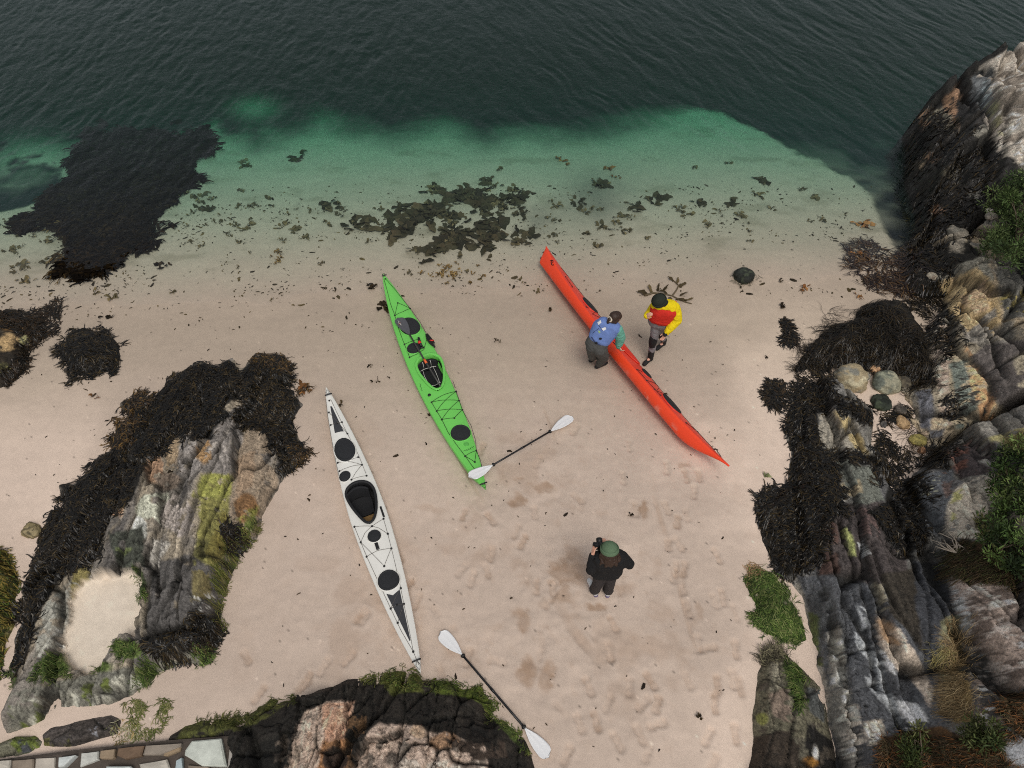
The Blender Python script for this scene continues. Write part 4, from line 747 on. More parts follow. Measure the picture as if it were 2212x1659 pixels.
RW = [[(1720,795),(1727,758),(1764,731),(1790,698),(1837,695),(1850,662),(1887,658),(1937,668),(1947,705),(1997,718),(2004,768),(2027,828),(1970,842),(1934,795),(1870,795),(1790,788)],
 [(1704,852),(1730,808),(1790,795),(1804,842),(1830,865),(1884,885),(1880,912),(1850,908),(1804,875),(1764,892),(1770,972),(1810,978),(1887,978),(1904,988),(1994,1005),(1937,1022),(1890,1008),(1804,992),(1820,1055),(1827,1108),(1783,1113),(1776,1172),(1783,1212),(1754,1226),(1690,1245),(1665,1195),(1633,1130),(1629,1080),(1647,1045),(1704,1042),(1707,975),(1694,925)],
 [(1920,1042),(1970,1028),(1984,1052),(1990,1108),(2005,1175),(1948,1197),(1919,1161),(1877,1102),(1914,1085)], [(1997,968),(2054,955),(2048,1008),(1994,1010)]]
HW_ = [[(1950,560),(2064,560),(2064,608),(2034,652),(2094,688),(2070,695),(2020,698),(1970,675),(1950,642)], [(1990,700),(2060,705),(2070,745),(2040,750),(2045,780),(2005,770)]]
heap = Rock('weed_heap', 'rounded heap of dark brown wrack over stones, above the pale boulder on the right', [(1718,800),(1735,760),(1770,728),(1795,700),(1840,690),(1855,660),(1890,655),(1950,660),(2000,715),(2030,830),(1970,845),(1935,800),(1870,800),(1790,795)], [(1790,740,.35),(1760,770,.2),(1860,760,.3),(1900,690,.3),(1950,740,.3),(2000,790,.3),(1830,720,.35)], edge=.35, strata=((1800,790),(1850,690)), cell=(.6,.5), h1=.07, cell2=(.3,.3), h2=.03, seed=75, split=(1.2,1.0), cols=((26,23,18),(34,28,20)), cat='rock', paints=[K(g=(1812,760,10,8), c=A(130,84,60), cov=.8), K(g=(1822,772,8,8), c=A(140,82,62), cov=.8)])
weed('rockweed', 'dark brown wrack hanging over the rounded heap above the pale boulder', [RW[0]], dens=.12, L=(.15,.38), w=(.006,.014), cols=WEEDC+[(44,36,24),(40,32,22)], lift=.07)
weed('rockweed', 'thick black seaweed along the sand edge of the dark ridged slabs', [RW[1]], dens=.11)
weed('rockweed', 'black seaweed filling the hollow between the dark slab and the ridges', [RW[2], RW[3]], dens=.11)
weed('rockweed', 'black weed hanging below the headland beside the yellow slabs', HW_, dens=.09)
weed('rockweed', 'black weed coating the seaward face of the headland', [[(1932,330),(1957,271),(1975,240),(2010,205),(2030,170),(2100,150),(2100,170),(2050,200),(2040,240),(2075,300),(2130,330),(2150,420),(2130,480),(2070,500),(2050,550),(1960,560),(1960,520),(1975,490),(1955,440),(1936,400)]], dens=.075, cols=WEEDC+[(38,34,26)], L=(.10,.24), w=(.014,.030))
weed('rockweed', 'loose dark weed strewn over the sand pockets between the slabs', [[(1890,900),(1960,870),(1975,905),(1920,915)], [(1900,935),(1930,940),(1990,1000),(1910,990),(1880,970)], [(1880,1010),(1905,1015),(1910,1050),(1890,1060)], [(1850,860),(1880,880),(1885,910),(1850,905)], [(2040,850),(2066,850),(2070,900),(2045,920),(2030,880)], [(2050,705),(2080,715),(2090,740),(2062,745)]], dens=.07, L=(.1,.22), cols=WEEDC+[(52,42,28)])
weed('sunken_weed', 'brown and purple weed drifting in the shallows below the headland', [[(1840,530),(1880,515),(1940,540),(1975,520),(1985,620),(1930,650),(1880,630),(1850,590),(1830,575)]], dens=.05, L=(.15,.4), w=(.008,.03), cols=[(58,44,34),(44,36,34),(78,58,36),(36,30,30)], lift=.04, nseg=4)
weed('wrack_strands', 'bare thin wrack strands poking out of the weed heap over pale sand', [[(1770,690),(1800,660),(1815,690),(1800,705)], [(1700,735),(1740,725),(1770,712),(1760,740),(1720,748)], [(1950,930),(1985,905),(1990,960),(1960,985)]], dens=.035, L=(.25,.5), w=(.004,.009), cols=[(56,44,32),(42,34,26)], lift=.05, nseg=5)
for pts, lb in (([(1678,690),(1695,684),(1712,705),(1727,728),(1710,745),(1690,742),(1686,715)], 'dark curled weed scrap on pale sand, upper one left of the weed heap'), ([(1650,862),(1664,828),(1690,832),(1704,848),(1702,876),(1677,888),(1660,875)], 'round weed covered stone with yellow edge, lower one left of the ridged slabs')):
    weed('weed_tuft', lb, [pts], dens=.2, L=(.08,.2), w=(.012,.03), cols=WEEDC+[(50,38,24)], kind='thing', warp=5)
# green algae
GA = [(1603,1256),(1622,1227),(1669,1230),(1712,1285),(1717,1315),(1743,1381),(1743,1395),(1721,1406),(1695,1388),(1673,1362),(1651,1377),(1629,1344),(1622,1304)]
alrk = Rock('algae_boulder', 'rounded boulder thick with bright green algae at the foot of the ridged slabs', [(1606,1256),(1625,1230),(1668,1232),(1712,1285),(1720,1330),(1738,1380),(1722,1396),(1690,1375),(1655,1370),(1634,1344),(1624,1304)], [(1650,1270,.25),(1690,1320,.25),(1640,1330,.12),(1715,1370,.1),(1690,1280,.2)], edge=.3, res=.02, strata=((1700,1380),(1640,1240)), cell=(.6,.5), h1=.04, cell2=(.3,.2), h2=.02, seed=81, split=(4,4), cols=((64,84,30),(54,70,28)), paints=[K(g=(1648,1275,18,16), c=A(140,132,110), cov=.7, sc=9), K(g=(1708,1300,8,8), c=A(170,160,140), cov=.8), K(g=(1648,1318,9,5), c=A(190,180,160))], cat='rock')
GRN = [(72,92,40),(58,76,32),(90,104,52),(46,60,28),(104,110,66)]
weed('green_algae', 'bright green algae on the rounded boulder beside the ridged slabs', [GA], dens=.22, L=(.06,.15), w=(.006,.013), cols=GRN, m=m_alga, lift=.03, warp=12, cat='algae')
weed('beige_weed', 'pale beige weed trailing off the green algae boulder onto sand', [[(1604,1250),(1612,1215),(1640,1222),(1625,1235),(1612,1262)]], dens=.2, L=(.06,.16), w=(.005,.012), cols=[(150,124,92),(130,104,72)], lift=.02, cat='seaweed')
weed('green_algae', 'green algae fringe along the top edge of the black ledge under the white kayak', [[(840,1446),(870,1443),(905,1450),(912,1478),(895,1498),(860,1490),(835,1468)], [(915,1468),(960,1462),(1000,1480),(1040,1476),(1060,1498),(1076,1522),(1070,1552),(1056,1560),(1046,1520),(1010,1500),(960,1492),(925,1495)], [(1066,1548),(1094,1553),(1120,1580),(1142,1606),(1148,1630),(1132,1624),(1100,1580),(1075,1570)]], dens=.11, L=(.04,.10), w=(.005,.011), cols=[(84,98,44),(70,84,36),(102,104,54),(54,60,32)], m=m_alga, lift=.04, cat='algae')
weed('green_algae', 'olive algae along the thin left tongue of the black ledge', [[(420,1562),(442,1555),(540,1538),(582,1511),(640,1500),(650,1512),(590,1530),(545,1556),(470,1572)], [(780,1462),(840,1452),(840,1470),(790,1480)]], dens=.16, L=(.04,.10), w=(.005,.010), cols=[(70,74,34),(58,64,30),(88,88,46)], m=m_alga, lift=.02, cat='algae', warp=5)
weed('green_algae', 'green algae tufts edging the pale sand pocket of the left outcrop', [[(250,1395),(262,1384),(300,1392),(300,1410),(270,1422),(252,1412)], [(90,1430),(130,1415),(152,1440),(160,1460),(120,1470),(70,1462)], [(200,1450),(230,1430),(240,1432),(205,1465)], [(420,1405),(436,1390),(455,1384),(452,1430),(425,1436)], [(290,1230),(310,1240),(314,1290),(300,1300)], [(330,1430),(350,1450),(320,1478),(290,1480)], [(20,1450),(38,1440),(36,1490),(22,1480)]], dens=.22, L=(.05,.12), w=(.005,.011), cols=GRN, m=m_alga, lift=.03, cat='algae')
weed('green_algae', 'yellow green algae down the right edge of the left outcrop', [[(490,1170),(540,1140),(556,1120),(548,1170),(510,1200),(500,1260),(484,1300),(476,1250)], [(470,1300),(490,1300),(486,1360),(470,1350)]], dens=.12, L=(.05,.12), w=(.005,.011), cols=[(92,96,46),(74,82,38),(110,104,60)], m=m_alga, lift=.03, cat='algae')
weed('green_algae', 'green algae around the tufted top of the low algae rock', [[(1700,1420),(1712,1430),(1746,1458),(1748,1472),(1728,1470),(1735,1500),(1725,1530),(1710,1490),(1692,1440)]], dens=.16, L=(.06,.14), w=(.005,.011), cols=GRN, m=m_alga, lift=.03, cat='algae')
weed('dead_weed', 'grey tuft of dead weed on the top of the low algae rock', [[(1640,1420),(1668,1400),(1700,1400),(1706,1425),(1680,1436),(1650,1436)]], dens=.14, L=(.08,.22), w=(.004,.010), cols=[(104,98,80),(74,68,56),(130,124,96)], lift=.06, cat='seaweed', m=m_alga)
for poly, lb in (([(270,1515),(300,1508),(314,1516),(306,1545),(300,1570),(280,1560),(282,1540)], 'green algae patch on sand above the wall, left one of two'), ([(338,1525),(352,1508),(370,1520),(366,1545),(356,1560),(340,1552)], 'oval green algae patch on sand above the wall, right one of two'), ([(296,1578),(325,1572),(330,1560),(345,1555),(350,1568),(325,1592),(300,1600)], 'faint green algae streak on sand below the two patches')):
    weed('algae_patch', lb, [poly], dens=.16, L=(.05,.12), w=(.006,.012), cols=[(90,94,50),(72,80,38),(118,114,76)], m=m_alga, lift=.012, cat='algae')
weed('pale_algae', 'pale bleached algae smeared on the sand beside the dark ledge', [[(250,1560),(285,1555),(300,1600),(262,1612),(235,1600)]], dens=.08, L=(.05,.14), w=(.005,.012), cols=[(160,154,128),(128,128,92),(150,128,84)], m=m_alga, lift=.01, cat='algae')

# ---- kelp on the seabed
KB = [(200,280),(280,275),(350,290),(440,278),(458,300),(466,330),(425,350),(420,400),(370,440),(335,485),(360,490),(330,520),(285,545),(260,540),(255,575),(210,580),(180,606),(145,600),(130,575),(150,550),(135,500),(155,480),(110,475),(85,500),(45,500),(50,470),(100,450),(105,415),(140,400),(145,360)]
kelp_base = Rock('kelp_reef', 'low sunken reef under the dark kelp bed on the left', KB, [(300,330,-.28),(300,400,-.20),(280,470,-.14),(220,550,-.07),(180,590,-.06),(80,485,-.10),(420,320,-.35),(160,400,-.25)], res=.04, edge=.5, strata=((200,560),(350,330)), cell=(1.2,.6), h1=.05, cell2=(.4,.3), h2=.03, seed=91, split=(30,30), cols=((24,20,16),(32,26,18)), cat='reef', warp=.15) if False else None
KELPC = [(20,16,13),(16,14,12),(26,21,15),(31,24,15)]
m_sunk = mat_col('sunken_kelp', rough=0.9, grain=18, gamt=0.3, bump=0.1, bscale=30, spec=0.0)
weed('kelp_bed', 'large dark kelp bed under clear water at the upper left', [KB], dens=.11, L=(.14,.34), w=(.03,.09), cols=KELPC, lift=.08, nseg=4, warp=18, m=m_sunk, cat='kelp', wob=.25)
weed('kelp_bed', 'golden brown kelp fringe at the inshore tip of the dark kelp bed', [[(110,480),(150,478),(160,500),(140,530),(128,575),(150,605),(190,600),(170,612),(130,600),(100,560),(130,520)]], dens=.03, L=(.2,.4), w=(.02,.06), cols=[(74,60,36),(60,48,30),(44,36,24)], lift=.05, warp=6, m=m_sunk, cat='kelp', wob=.25)
m_kelp = mat_col('kelp', rough=0.7, grain=18, gamt=0.35, bump=0.3, bscale=30, spec=0.12)
def clump(vx, vy, r, cols, label, group, name='kelp_scrap', zoff=0.0):
    c = gp(vx, vy); n = max(3, int(4+r*0.30)); s = r*float((c.y*cp-(c.z-H)*sp_)/FPX)
    ang = rng.uniform(0, 6.28, n); ox = rng.normal(0, s*.45, n); oy = rng.normal(0, s*.45, n)
    cl = palette(n, cols, .3)
    V, F, C = strips(c.x+ox, c.y+oy, ang, rng.uniform(.6, 1.3, n)*s, rng.uniform(.35, .75, n)*s, 4, np.full(n, .03)+.02*rng.random(n), cl, roll=.8, curl=1.2, taper=.6, wob=.35)
    V = V+rng.normal(0, s*.05, V.shape)*[1, 1, .6]; V[:, 2] = np.maximum(V[:, 2], ground_h(V[:, 0], V[:, 1])+.004)
    o = mesh_np(name, V-np.array(c), F, m_kelp, None, np.clip(C, .002, .6), smooth=True); o.location = c
    return tag(o, label, 'seaweed', group)
def CK(r): return [(56,52,36),(68,60,42),(46,43,30)] if r > 15 else [(84,76,54),(70,64,46),(98,86,60)]
UW = [(430,425,14),(446,450,17),(545,445,9),(580,430,8),(640,342,17),(525,355,14),(710,445,22),(735,465,10),(545,487,10),(612,487,10),(642,497,15),(662,515,12),(436,533,7),(515,578,6),(697,570,8),(205,632,9),(245,643,10),(375,632,7),(588,648,5),(887,590,8),(1125,607,7),(1162,632,8),(30,540,12),(50,575,14),(108,518,11),(33,590,8),(1500,362,9),(1575,353,8),(1655,395,17),(1733,410,9),(1757,428,13),(1665,450,8),(1298,490,15),(1118,523,14),(1265,505,12),(1290,530,14),(1370,450,20),(1420,435,22),(1480,460,14),(1510,440,16),(1575,440,16),(1600,465,10),(1750,478,7),(1773,476,9),(1620,520,7),(895,540,15),(1300,400,20),(1250,440,16),(1345,500,10),(1010,588,7),(1078,740,5),(560,445,6),(700,480,7),(480,480,7),(500,510,6),(760,500,6),(800,470,6)]
for i in range(34):
    UW.append((random.gauss(955, 66), random.gauss(475, 36), random.choice([8, 10, 14, 20, 26, 34])))
for i in range(22): UW.append((random.gauss(1070, 60), random.gauss(430, 26), random.uniform(9, 20)))
for i in range(40): UW.append((random.uniform(400, 860), random.gauss(475, 32), random.uniform(4, 9)))
for i in range(26): UW.append((random.uniform(1180, 1640), random.gauss(455, 26), random.uniform(5, 12)))
for i in range(18): UW.append((random.uniform(0, 160), random.uniform(480, 610), random.uniform(5, 12)))
def where(x, y):
    if x < 170: return 'at the left edge below the dark kelp bed'
    if x < 400: return 'on sand inshore of the dark kelp bed'
    if 840 < x < 1010 and 380 < y < 560: return 'in the central weed patch beyond the green kayak'
    if x < 640: return 'in pale green water right of the dark kelp bed'
    if x < 860: return 'left of the central weed patch, seaward of the green kayak'
    if x < 1180: return 'right of the central weed patch, off the red kayak stern'
    if x < 1420: return 'in clear shallows just seaward of the two paddlers'
    return 'in clear shallows towards the weedy headland'
for (a_, b_, r_) in UW:
    lb_ = ('tiny' if r_ < 7 else 'small' if r_ < 11 else 'broad' if r_ < 18 else 'large dark')+' olive kelp scrap '+where(a_, b_)
    clump(a_, b_, r_, CK(r_), lb_, lb_.replace('scrap', 'scraps'))
YB = [(random.gauss(975, 26), random.gauss(585, 13), random.uniform(4, 9)) for _ in range(22)]+[(random.gauss(600, 14), random.gauss(560, 9), random.uniform(4, 7)) for _ in range(8)]
for (a_, b_, r_) in YB: clump(a_, b_, r_, [(112,90,54),(90,72,42),(128,108,70)], 'yellow brown weed flake in the thinnest water near the waterline', 'yellow weed flakes by the waterline')
for (a_, b_, r_, lb) in [(1210,347,10,'rusty floating kelp blade, the upper left of three in green water'),(1226,357,6,'small rusty kelp fragment beside the floating blade'),(1314,366,11,'rusty floating kelp blade, middle of three in green water'),(1334,383,7,'rusty floating kelp blade, lowest of three in green water'),(1866,484,17,'tan crumpled kelp blade near the weedy corner of the shallows'),(1848,548,10,'orange kelp tip at the edge of the sunken weed'),(355,575,14,'dark ball of weed alone on sand, right of the kelp bed'),(803,622,12,'brown weed scrap beside the stern of the green kayak'),(836,664,17,'brown weed clump partly under the green kayak'),(660,840,15,'amber kelp blade beside the right shoulder of the left outcrop'),(232,688,12,'brown weed scrap just above the lone round boulder'),(1692,661,10,'brown folded weed scrap on sand, left of the weed heap'),(1738,626,11,'tan folded kelp scrap on sand, below the dark stone'),(1686,609,6,'small dark weed scrap right of the dark stone'),(1855,643,9,'orange weed flake by the weed heap'),(1072,735,5,'dark weed crumb between the green and red kayaks'),(798,793,6,'black weed crumb left of the green kayak, upper one'),(813,824,7,'brown weed crumb left of the green kayak, lower one'),(933,893,9,'dark weed scrap touching the left side of the green kayak'),(1362,1110,6,'olive weed twig above the photographer'),(1655,772,5,'tiny weed crumb left of the weed heap'),(1508,1549,8,'curved black weed strand near the bottom of the beach'),(735,875,7,'dark weed crumb right of the white kayak stern'),(1655,1026,10,'pale olive leaf of weed at the tip of the black seaweed'),(1192,670,6,'brown weed crumb left of the red kayak'),(204,858,7,'amber weed pod with dark twig on the left sand')]:
    tan = any(w in lb for w in ('rusty', 'orange', 'tan', 'amber')); clump(a_, b_, r_, [(120,80,46),(96,66,38),(140,100,60)] if tan else ([(112,116,80),(90,96,60)] if 'pale' in lb else [(48,38,24),(62,50,30),(34,28,22)]), lb, None)
kz = []
kp_root = empty('kelp_plant', gp(1455,636), 'whole brown kelp plant lying on the sand behind the man in yellow', 'seaweed')
def kpts(L): return [Vector((gp(*p).x, gp(*p).y, float(sand_z(np.array([gp(*p).x]), np.array([gp(*p).y]))[0])+.02))-kp_root.location for p in L]
tube(kpts([(1392,640),(1410,634),(1432,636),(1452,640),(1466,648),(1480,654),(1494,658)]), [.022,.02,.014,.012,.014,.012,.008], 8, mat('kelp_stipe', A(84,72,50), rough=.6), 'stipe', kp_root)
tube(kpts([(1452,640),(1461,628),(1466,618),(1458,610),(1452,606)]), [.018,.014,.012,.012,.006], 8, bpy.data.materials['kelp_stipe'], 'stipe', kp_root)
for (p0, a0, L0, w0) in [((1398,636),2.8,.20,.12),((1408,632),1.9,.22,.07),((1420,630),1.2,.20,.05),((1432,630),.9,.22,.06),((1440,636),2.2,.18,.06),((1460,646),-.6,.22,.08),((1468,640),.5,.20,.07),((1475,650),-.3,.24,.05),((1466,620),.3,.20,.07),((1455,608),2.4,.16,.06),((1462,612),.9,.16,.05),((1446,642),-1.4,.18,.07)]:
    g_ = gp(*p0); kz.append(strips(np.array([g_.x]), np.array([g_.y]), np.array([a0]), np.array([L0]), np.array([w0]), 5, np.array([.05]), palette(1, [(86,74,50),(66,56,38)]), curl=.6, wob=.4))
V_, F_, C_ = joinparts(kz); fo_ = mesh_np('fronds', V_-np.array(kp_root.location), F_, m_kelp, kp_root, C_)
# countless small flecks of weed
def flecks(name, label, regions, size, cols):
    parts = []
    for (x0, y0, x1, y1, n) in regions:
        xs = rng.uniform(x0, x1, n*3); ys = rng.uniform(y0, y1, n*3); k = rng.random(n*3) < np.clip((fbm(xs/60, ys/30, 4, 905)-0.38)*3, 0.03, 1); xs, ys = xs[k][:n], ys[k][:n]
        X_, Y_, _ = on_many(xs, ys); n_ = len(xs)
        L_ = rng.uniform(*size, n_)*np.where(rng.random(n_) < .12, 2.2, 1)
        parts.append(strips(X_, Y_, rng.uniform(0, 6.28, n_), L_, L_*rng.uniform(.2, .6, n_), 2, np.full(n_, .008), palette(n_, cols, .4), curl=1.0))
    V, F, C = joinparts(parts); tag(mesh_np(name, V, F, m_kelp, None, np.clip(C, .002, .6), smooth=False), label, 'seaweed', kind='stuff')
flecks('weed_flecks', 'countless small weed flecks scattered over the sunken sand', [(0,440,800,640,620),(380,400,1900,520,620),(800,480,1900,640,420),(0,600,800,720,160)], (.02,.07), [(60,52,36),(44,38,28),(84,72,46)])
flecks('weed_flecks', 'sparse weed crumbs scattered over the dry beach', [(280,700,1640,1000,120),(560,960,1620,1650,110),(20,800,420,1100,60)], (.015,.05), [(46,38,28),(62,50,36),(34,28,22)])

# ---- boulders and stones
m_stone = mat_col('boulder_stone', rough=0.75, grain=26, gamt=0.4, bump=0.5, bscale=24, bdist=0.03, spec=0.35)
def boulder(name, label, vx, vy, w, h, cols, sd, sink=.3, flat=.6, group=None, cat='stone', m=None):
    c = on(vx, vy); sc = float((c.y*cp-(c.z-H)*sp_)/FPX)
    kk = 0.82; rx, ry = w*sc/2, h*sc/2/kk; rz = flat*(rx+ry)/2
    bm = bmesh.new(); bmesh.ops.create_icosphere(bm, subdivisions=4, radius=1)
    P = np.array([v.co[:] for v in bm.verts]); 
    f1, f2, idx, _, _ = worley(P[:, 0]*1.3+P[:, 2]*.9+sd, P[:, 1]*1.3-P[:, 2]*.7, sd)
    n1 = fbm(P[:, 0]*1.4+sd*3+P[:, 2], P[:, 1]*1.4+P[:, 2]*.8, 4, sd+200, .55)-.5
    rr = 0.98+n1*.55-np.clip(f1-.35, 0, 1)*.28
    P = P*rr[:, None]; P[:, 2] = np.clip(P[:, 2], -.8, .72+.2*n1)
    n2 = fbm(P[:, 0]*3+sd, P[:, 1]*3+P[:, 2]*2, 4, sd+300, .6)
    cc = [A(*k) for k in cols]; col = np.empty(P.shape); col[:] = cc[0]
    for i, k in enumerate(cc[1:]):
        mk = sstep(.46, .56, fbm(P[:, 0]*2+i*9+sd, P[:, 1]*2+P[:, 2]*1.6, 4, sd+310+i)); col = col*(1-mk[:, None])+k*mk[:, None]
    col *= (0.6+.8*n2)[:, None]
    V = P*[rx, ry, rz]; F = np.array([[v.index for v in f.verts] for f in bm.faces]); bm.free()
    o = mesh_np(name, V, F, m or m_stone, None, np.clip(col, .003, .7)); o.location = (c.x, c.y, c.z+rz*(1-sink*2)*.5); o.rotation_euler = (0, 0, sd*1.3)
    return tag(o, label, cat, group)
boulder('boulder', 'cream and grey mottled boulder below the weed heap on the right', 1837, 822, 78, 58, [(176,166,138),(120,118,108),(150,136,108)], 1, .2, .7)
boulder('boulder', 'greenish grey angular boulder right of the cream mottled one', 1912, 832, 60, 52, [(128,130,112),(96,100,90),(150,146,124)], 2, .2, .7)
boulder('boulder', 'dark wet green stone just below the greenish boulder', 1902, 873, 48, 36, [(46,52,42),(66,74,56),(30,34,28)], 3, .25, .6)
boulder('stone', 'brown round stone beside the greenish boulder under the weed', 1950, 830, 36, 28, [(92,84,68),(70,64,54)], 4, .25, .7)
boulder('stone', 'small round grey brown stone above the tan stone', 1942, 888, 26, 22, [(88,80,72),(64,60,54)], 5, .2, .8)
boulder('stone', 'tan squarish stone at the top of the sand pocket', 1948, 914, 36, 22, [(168,140,104),(142,116,84)], 6, .25, .6)
boulder('stone', 'yellow olive stone at the right of the sand pocket', 1980, 953, 37, 26, [(150,138,80),(118,110,64)], 7, .25, .6)
boulder('stone', 'tiny dark stone at the left of the tan stone', 1908, 918, 20, 12, [(62,60,58),(90,86,80)], 8, .3, .6)
boulder('stone', 'orange brown stone under the weed edge by the black hollow', 1990, 975, 16, 18, [(140,104,76),(110,80,60)], 9, .3, .6)
boulder('stone', 'pale orange stone between the cream boulder and the weed', 1888, 800, 26, 16, [(176,142,108),(150,116,86)], 10, .3, .6)
boulder('stone', 'pale stone under the weed right of the greenish boulder', 1955, 848, 22, 16, [(176,166,146),(140,132,116)], 11, .3, .6)
boulder('boulder', 'dark mossy stone alone on the sand right of the man in yellow', 1607, 603, 48, 34, [(46,52,44),(66,72,56),(34,36,32)], 12, .2, .8)
weed('weed_tuft', 'thin weed sprouting from the dark stone right of the man in yellow', [[(1590,585),(1620,582),(1640,600),(1622,622),(1590,612)]], dens=.05, L=(.08,.2), w=(.004,.01), cols=[(60,60,44),(44,46,36)], kind='thing', warp=4)
boulder('stone', 'small olive brown stone on the left sand beside the outcrop weed', 70, 1149, 38, 38, [(120,108,78),(86,78,58),(146,132,100)], 13, .3, .6)
for i, (a_, b_, w_, h_, cc_, lb) in enumerate([(2066,512,34,38,[(140,132,118),(112,108,98)],'pale block wedged under the upper green bush'),(2012,598,22,18,[(150,142,126),(124,110,96)],'small pale block in weed above the yellow slabs'),(2140,470,26,18,[(170,160,146),(140,132,120)],'white rubble stone left of the upper green bush'),(2132,458,18,14,[(190,184,172),(150,144,134)],'small white stone at the top of the rubble by the upper bush'),(1996,940,14,10,[(170,150,128),(140,124,104)],'pinkish pebble at the corner of the sand pocket'),(2090,1140,16,10,[(150,146,136),(120,116,108)],'pale rubble piece on the edge of the white rock, lower'),(2066,1130,14,12,[(176,170,158),(140,136,126)],'pale rubble piece on the edge of the white rock, upper')]):
    boulder('rubble_stone', lb, a_, b_, w_, h_, cc_, 20+i, .3, .7)

# ---- sunken sandy rims etc. are part of the ground; now the stone wall at the lower left
m_mortar = mat('mortar', A(74,66,59), rough=.9, grain=30, gamt=.4, bump=.6, bscale=40)
WT = 0.22
wall_root = empty('stone_wall', gp(260, 1640, 0), 'top of a dry stone wall with pale and brown coping stones, lower left corner', 'wall')
def prism(name, pts, z0, z1, m, parent, bev=.012, jag=.0, col=None):
    W0 = [gp(a, b, z1) for a, b in pts]
    bm = bmesh.new(); c = sum((Vector((p.x, p.y, 0)) for p in W0), Vector())/len(W0)
    def ring(z, k): return [bm.verts.new((c.x+(p.x-c.x)*k-parent.location.x, c.y+(p.y-c.y)*k-parent.location.y, z-parent.location.z)) for p in W0]
    a = ring(z0, 1.0); b = ring(z1-bev, 1.0); d = ring(z1, .90)
    for lo, hi in ((a, b), (b, d)):
        for i in range(len(W0)): bm.faces.new((lo[i], lo[(i+1) % len(W0)], hi[(i+1) % len(W0)], hi[i]))
    bm.faces.new(d); bm.normal_update(); bmesh.ops.recalc_face_normals(bm, faces=bm.faces)
    bmesh.ops.triangulate(bm, faces=[f for f in bm.faces if len(f.verts) > 4]); bmesh.ops.subdivide_edges(bm, edges=bm.edges, cuts=2, use_grid_fill=True)
    for v in bm.verts:
        n_ = (vnoise(np.array([v.co.x*9]), np.array([v.co.y*9+v.co.z*7]), 33)[0]-.5); v.co.z += n_*.03*(1 if v.co.z > -.1 else 0); v.co.x += n_*.012
    me = bpy.data.meshes.new(name); bm.to_mesh(me); bm.free()
    return link(name, me, m, parent)
prism('mortar_bed', [(-60,1650),(0,1640),(200,1615),(390,1596),(520,1588),(540,1640),(520,1720),(380,1800),(-60,1800)], -.1, WT-.055, m_mortar, wall_root)
SC = [((168,162,150),), ((128,116,102),), ((166,158,146),), ((186,190,186),), ((178,178,170),), ((138,120,98),), ((104,84,66),), ((132,122,110),), ((140,122,98),), ((182,186,176),), ((160,154,146),), ((122,110,96),), ((176,182,178),), ((150,162,164),)]
ST = [[(-30,1646),(22,1641),(20,1665),(-30,1668)], [(25,1642),(72,1639),(72,1662),(25,1658)], [(76,1638),(119,1636),(118,1657),(112,1666),(74,1664)], [(126,1636),(162,1631),(138,1655),(125,1657)], [(175,1627),(212,1622),(212,1640),(172,1656)], [(216,1621),(248,1617),(246,1634),(241,1639),(214,1637)], [(254,1616),(311,1610),(305,1632),(270,1640),(251,1631)], [(314,1610),(391,1605),(390,1612),(346,1629),(308,1630)], [(356,1625),(391,1611),(389,1622),(360,1633),(352,1632)], [(414,1600),(477,1595),(488,1647),(490,1655),(436,1654),(398,1631),(400,1620)], [(498,1596),(519,1597),(513,1662),(490,1665),(494,1630)], [(405,1653),(450,1655),(470,1680),(405,1680)], [(229,1655),(282,1655),(300,1680),(225,1680)], [(380,1643),(392,1636),(395,1660),(378,1662)], [(300,1650),(360,1640),(372,1670),(310,1680)], [(20,1670),(80,1670),(80,1700),(20,1700)], [(90,1672),(150,1664),(160,1690),(95,1700)]]
for i, pl in enumerate(ST):
    c_ = SC[i % len(SC)][0]; mm = mat('coping_stone', A(*c_), rough=.8, grain=7, gamt=.45, bump=.4, bscale=30)
    prism('coping_stone', pl, 0.0, WT+random.uniform(-.03, .03), mm, wall_root, bev=.015)

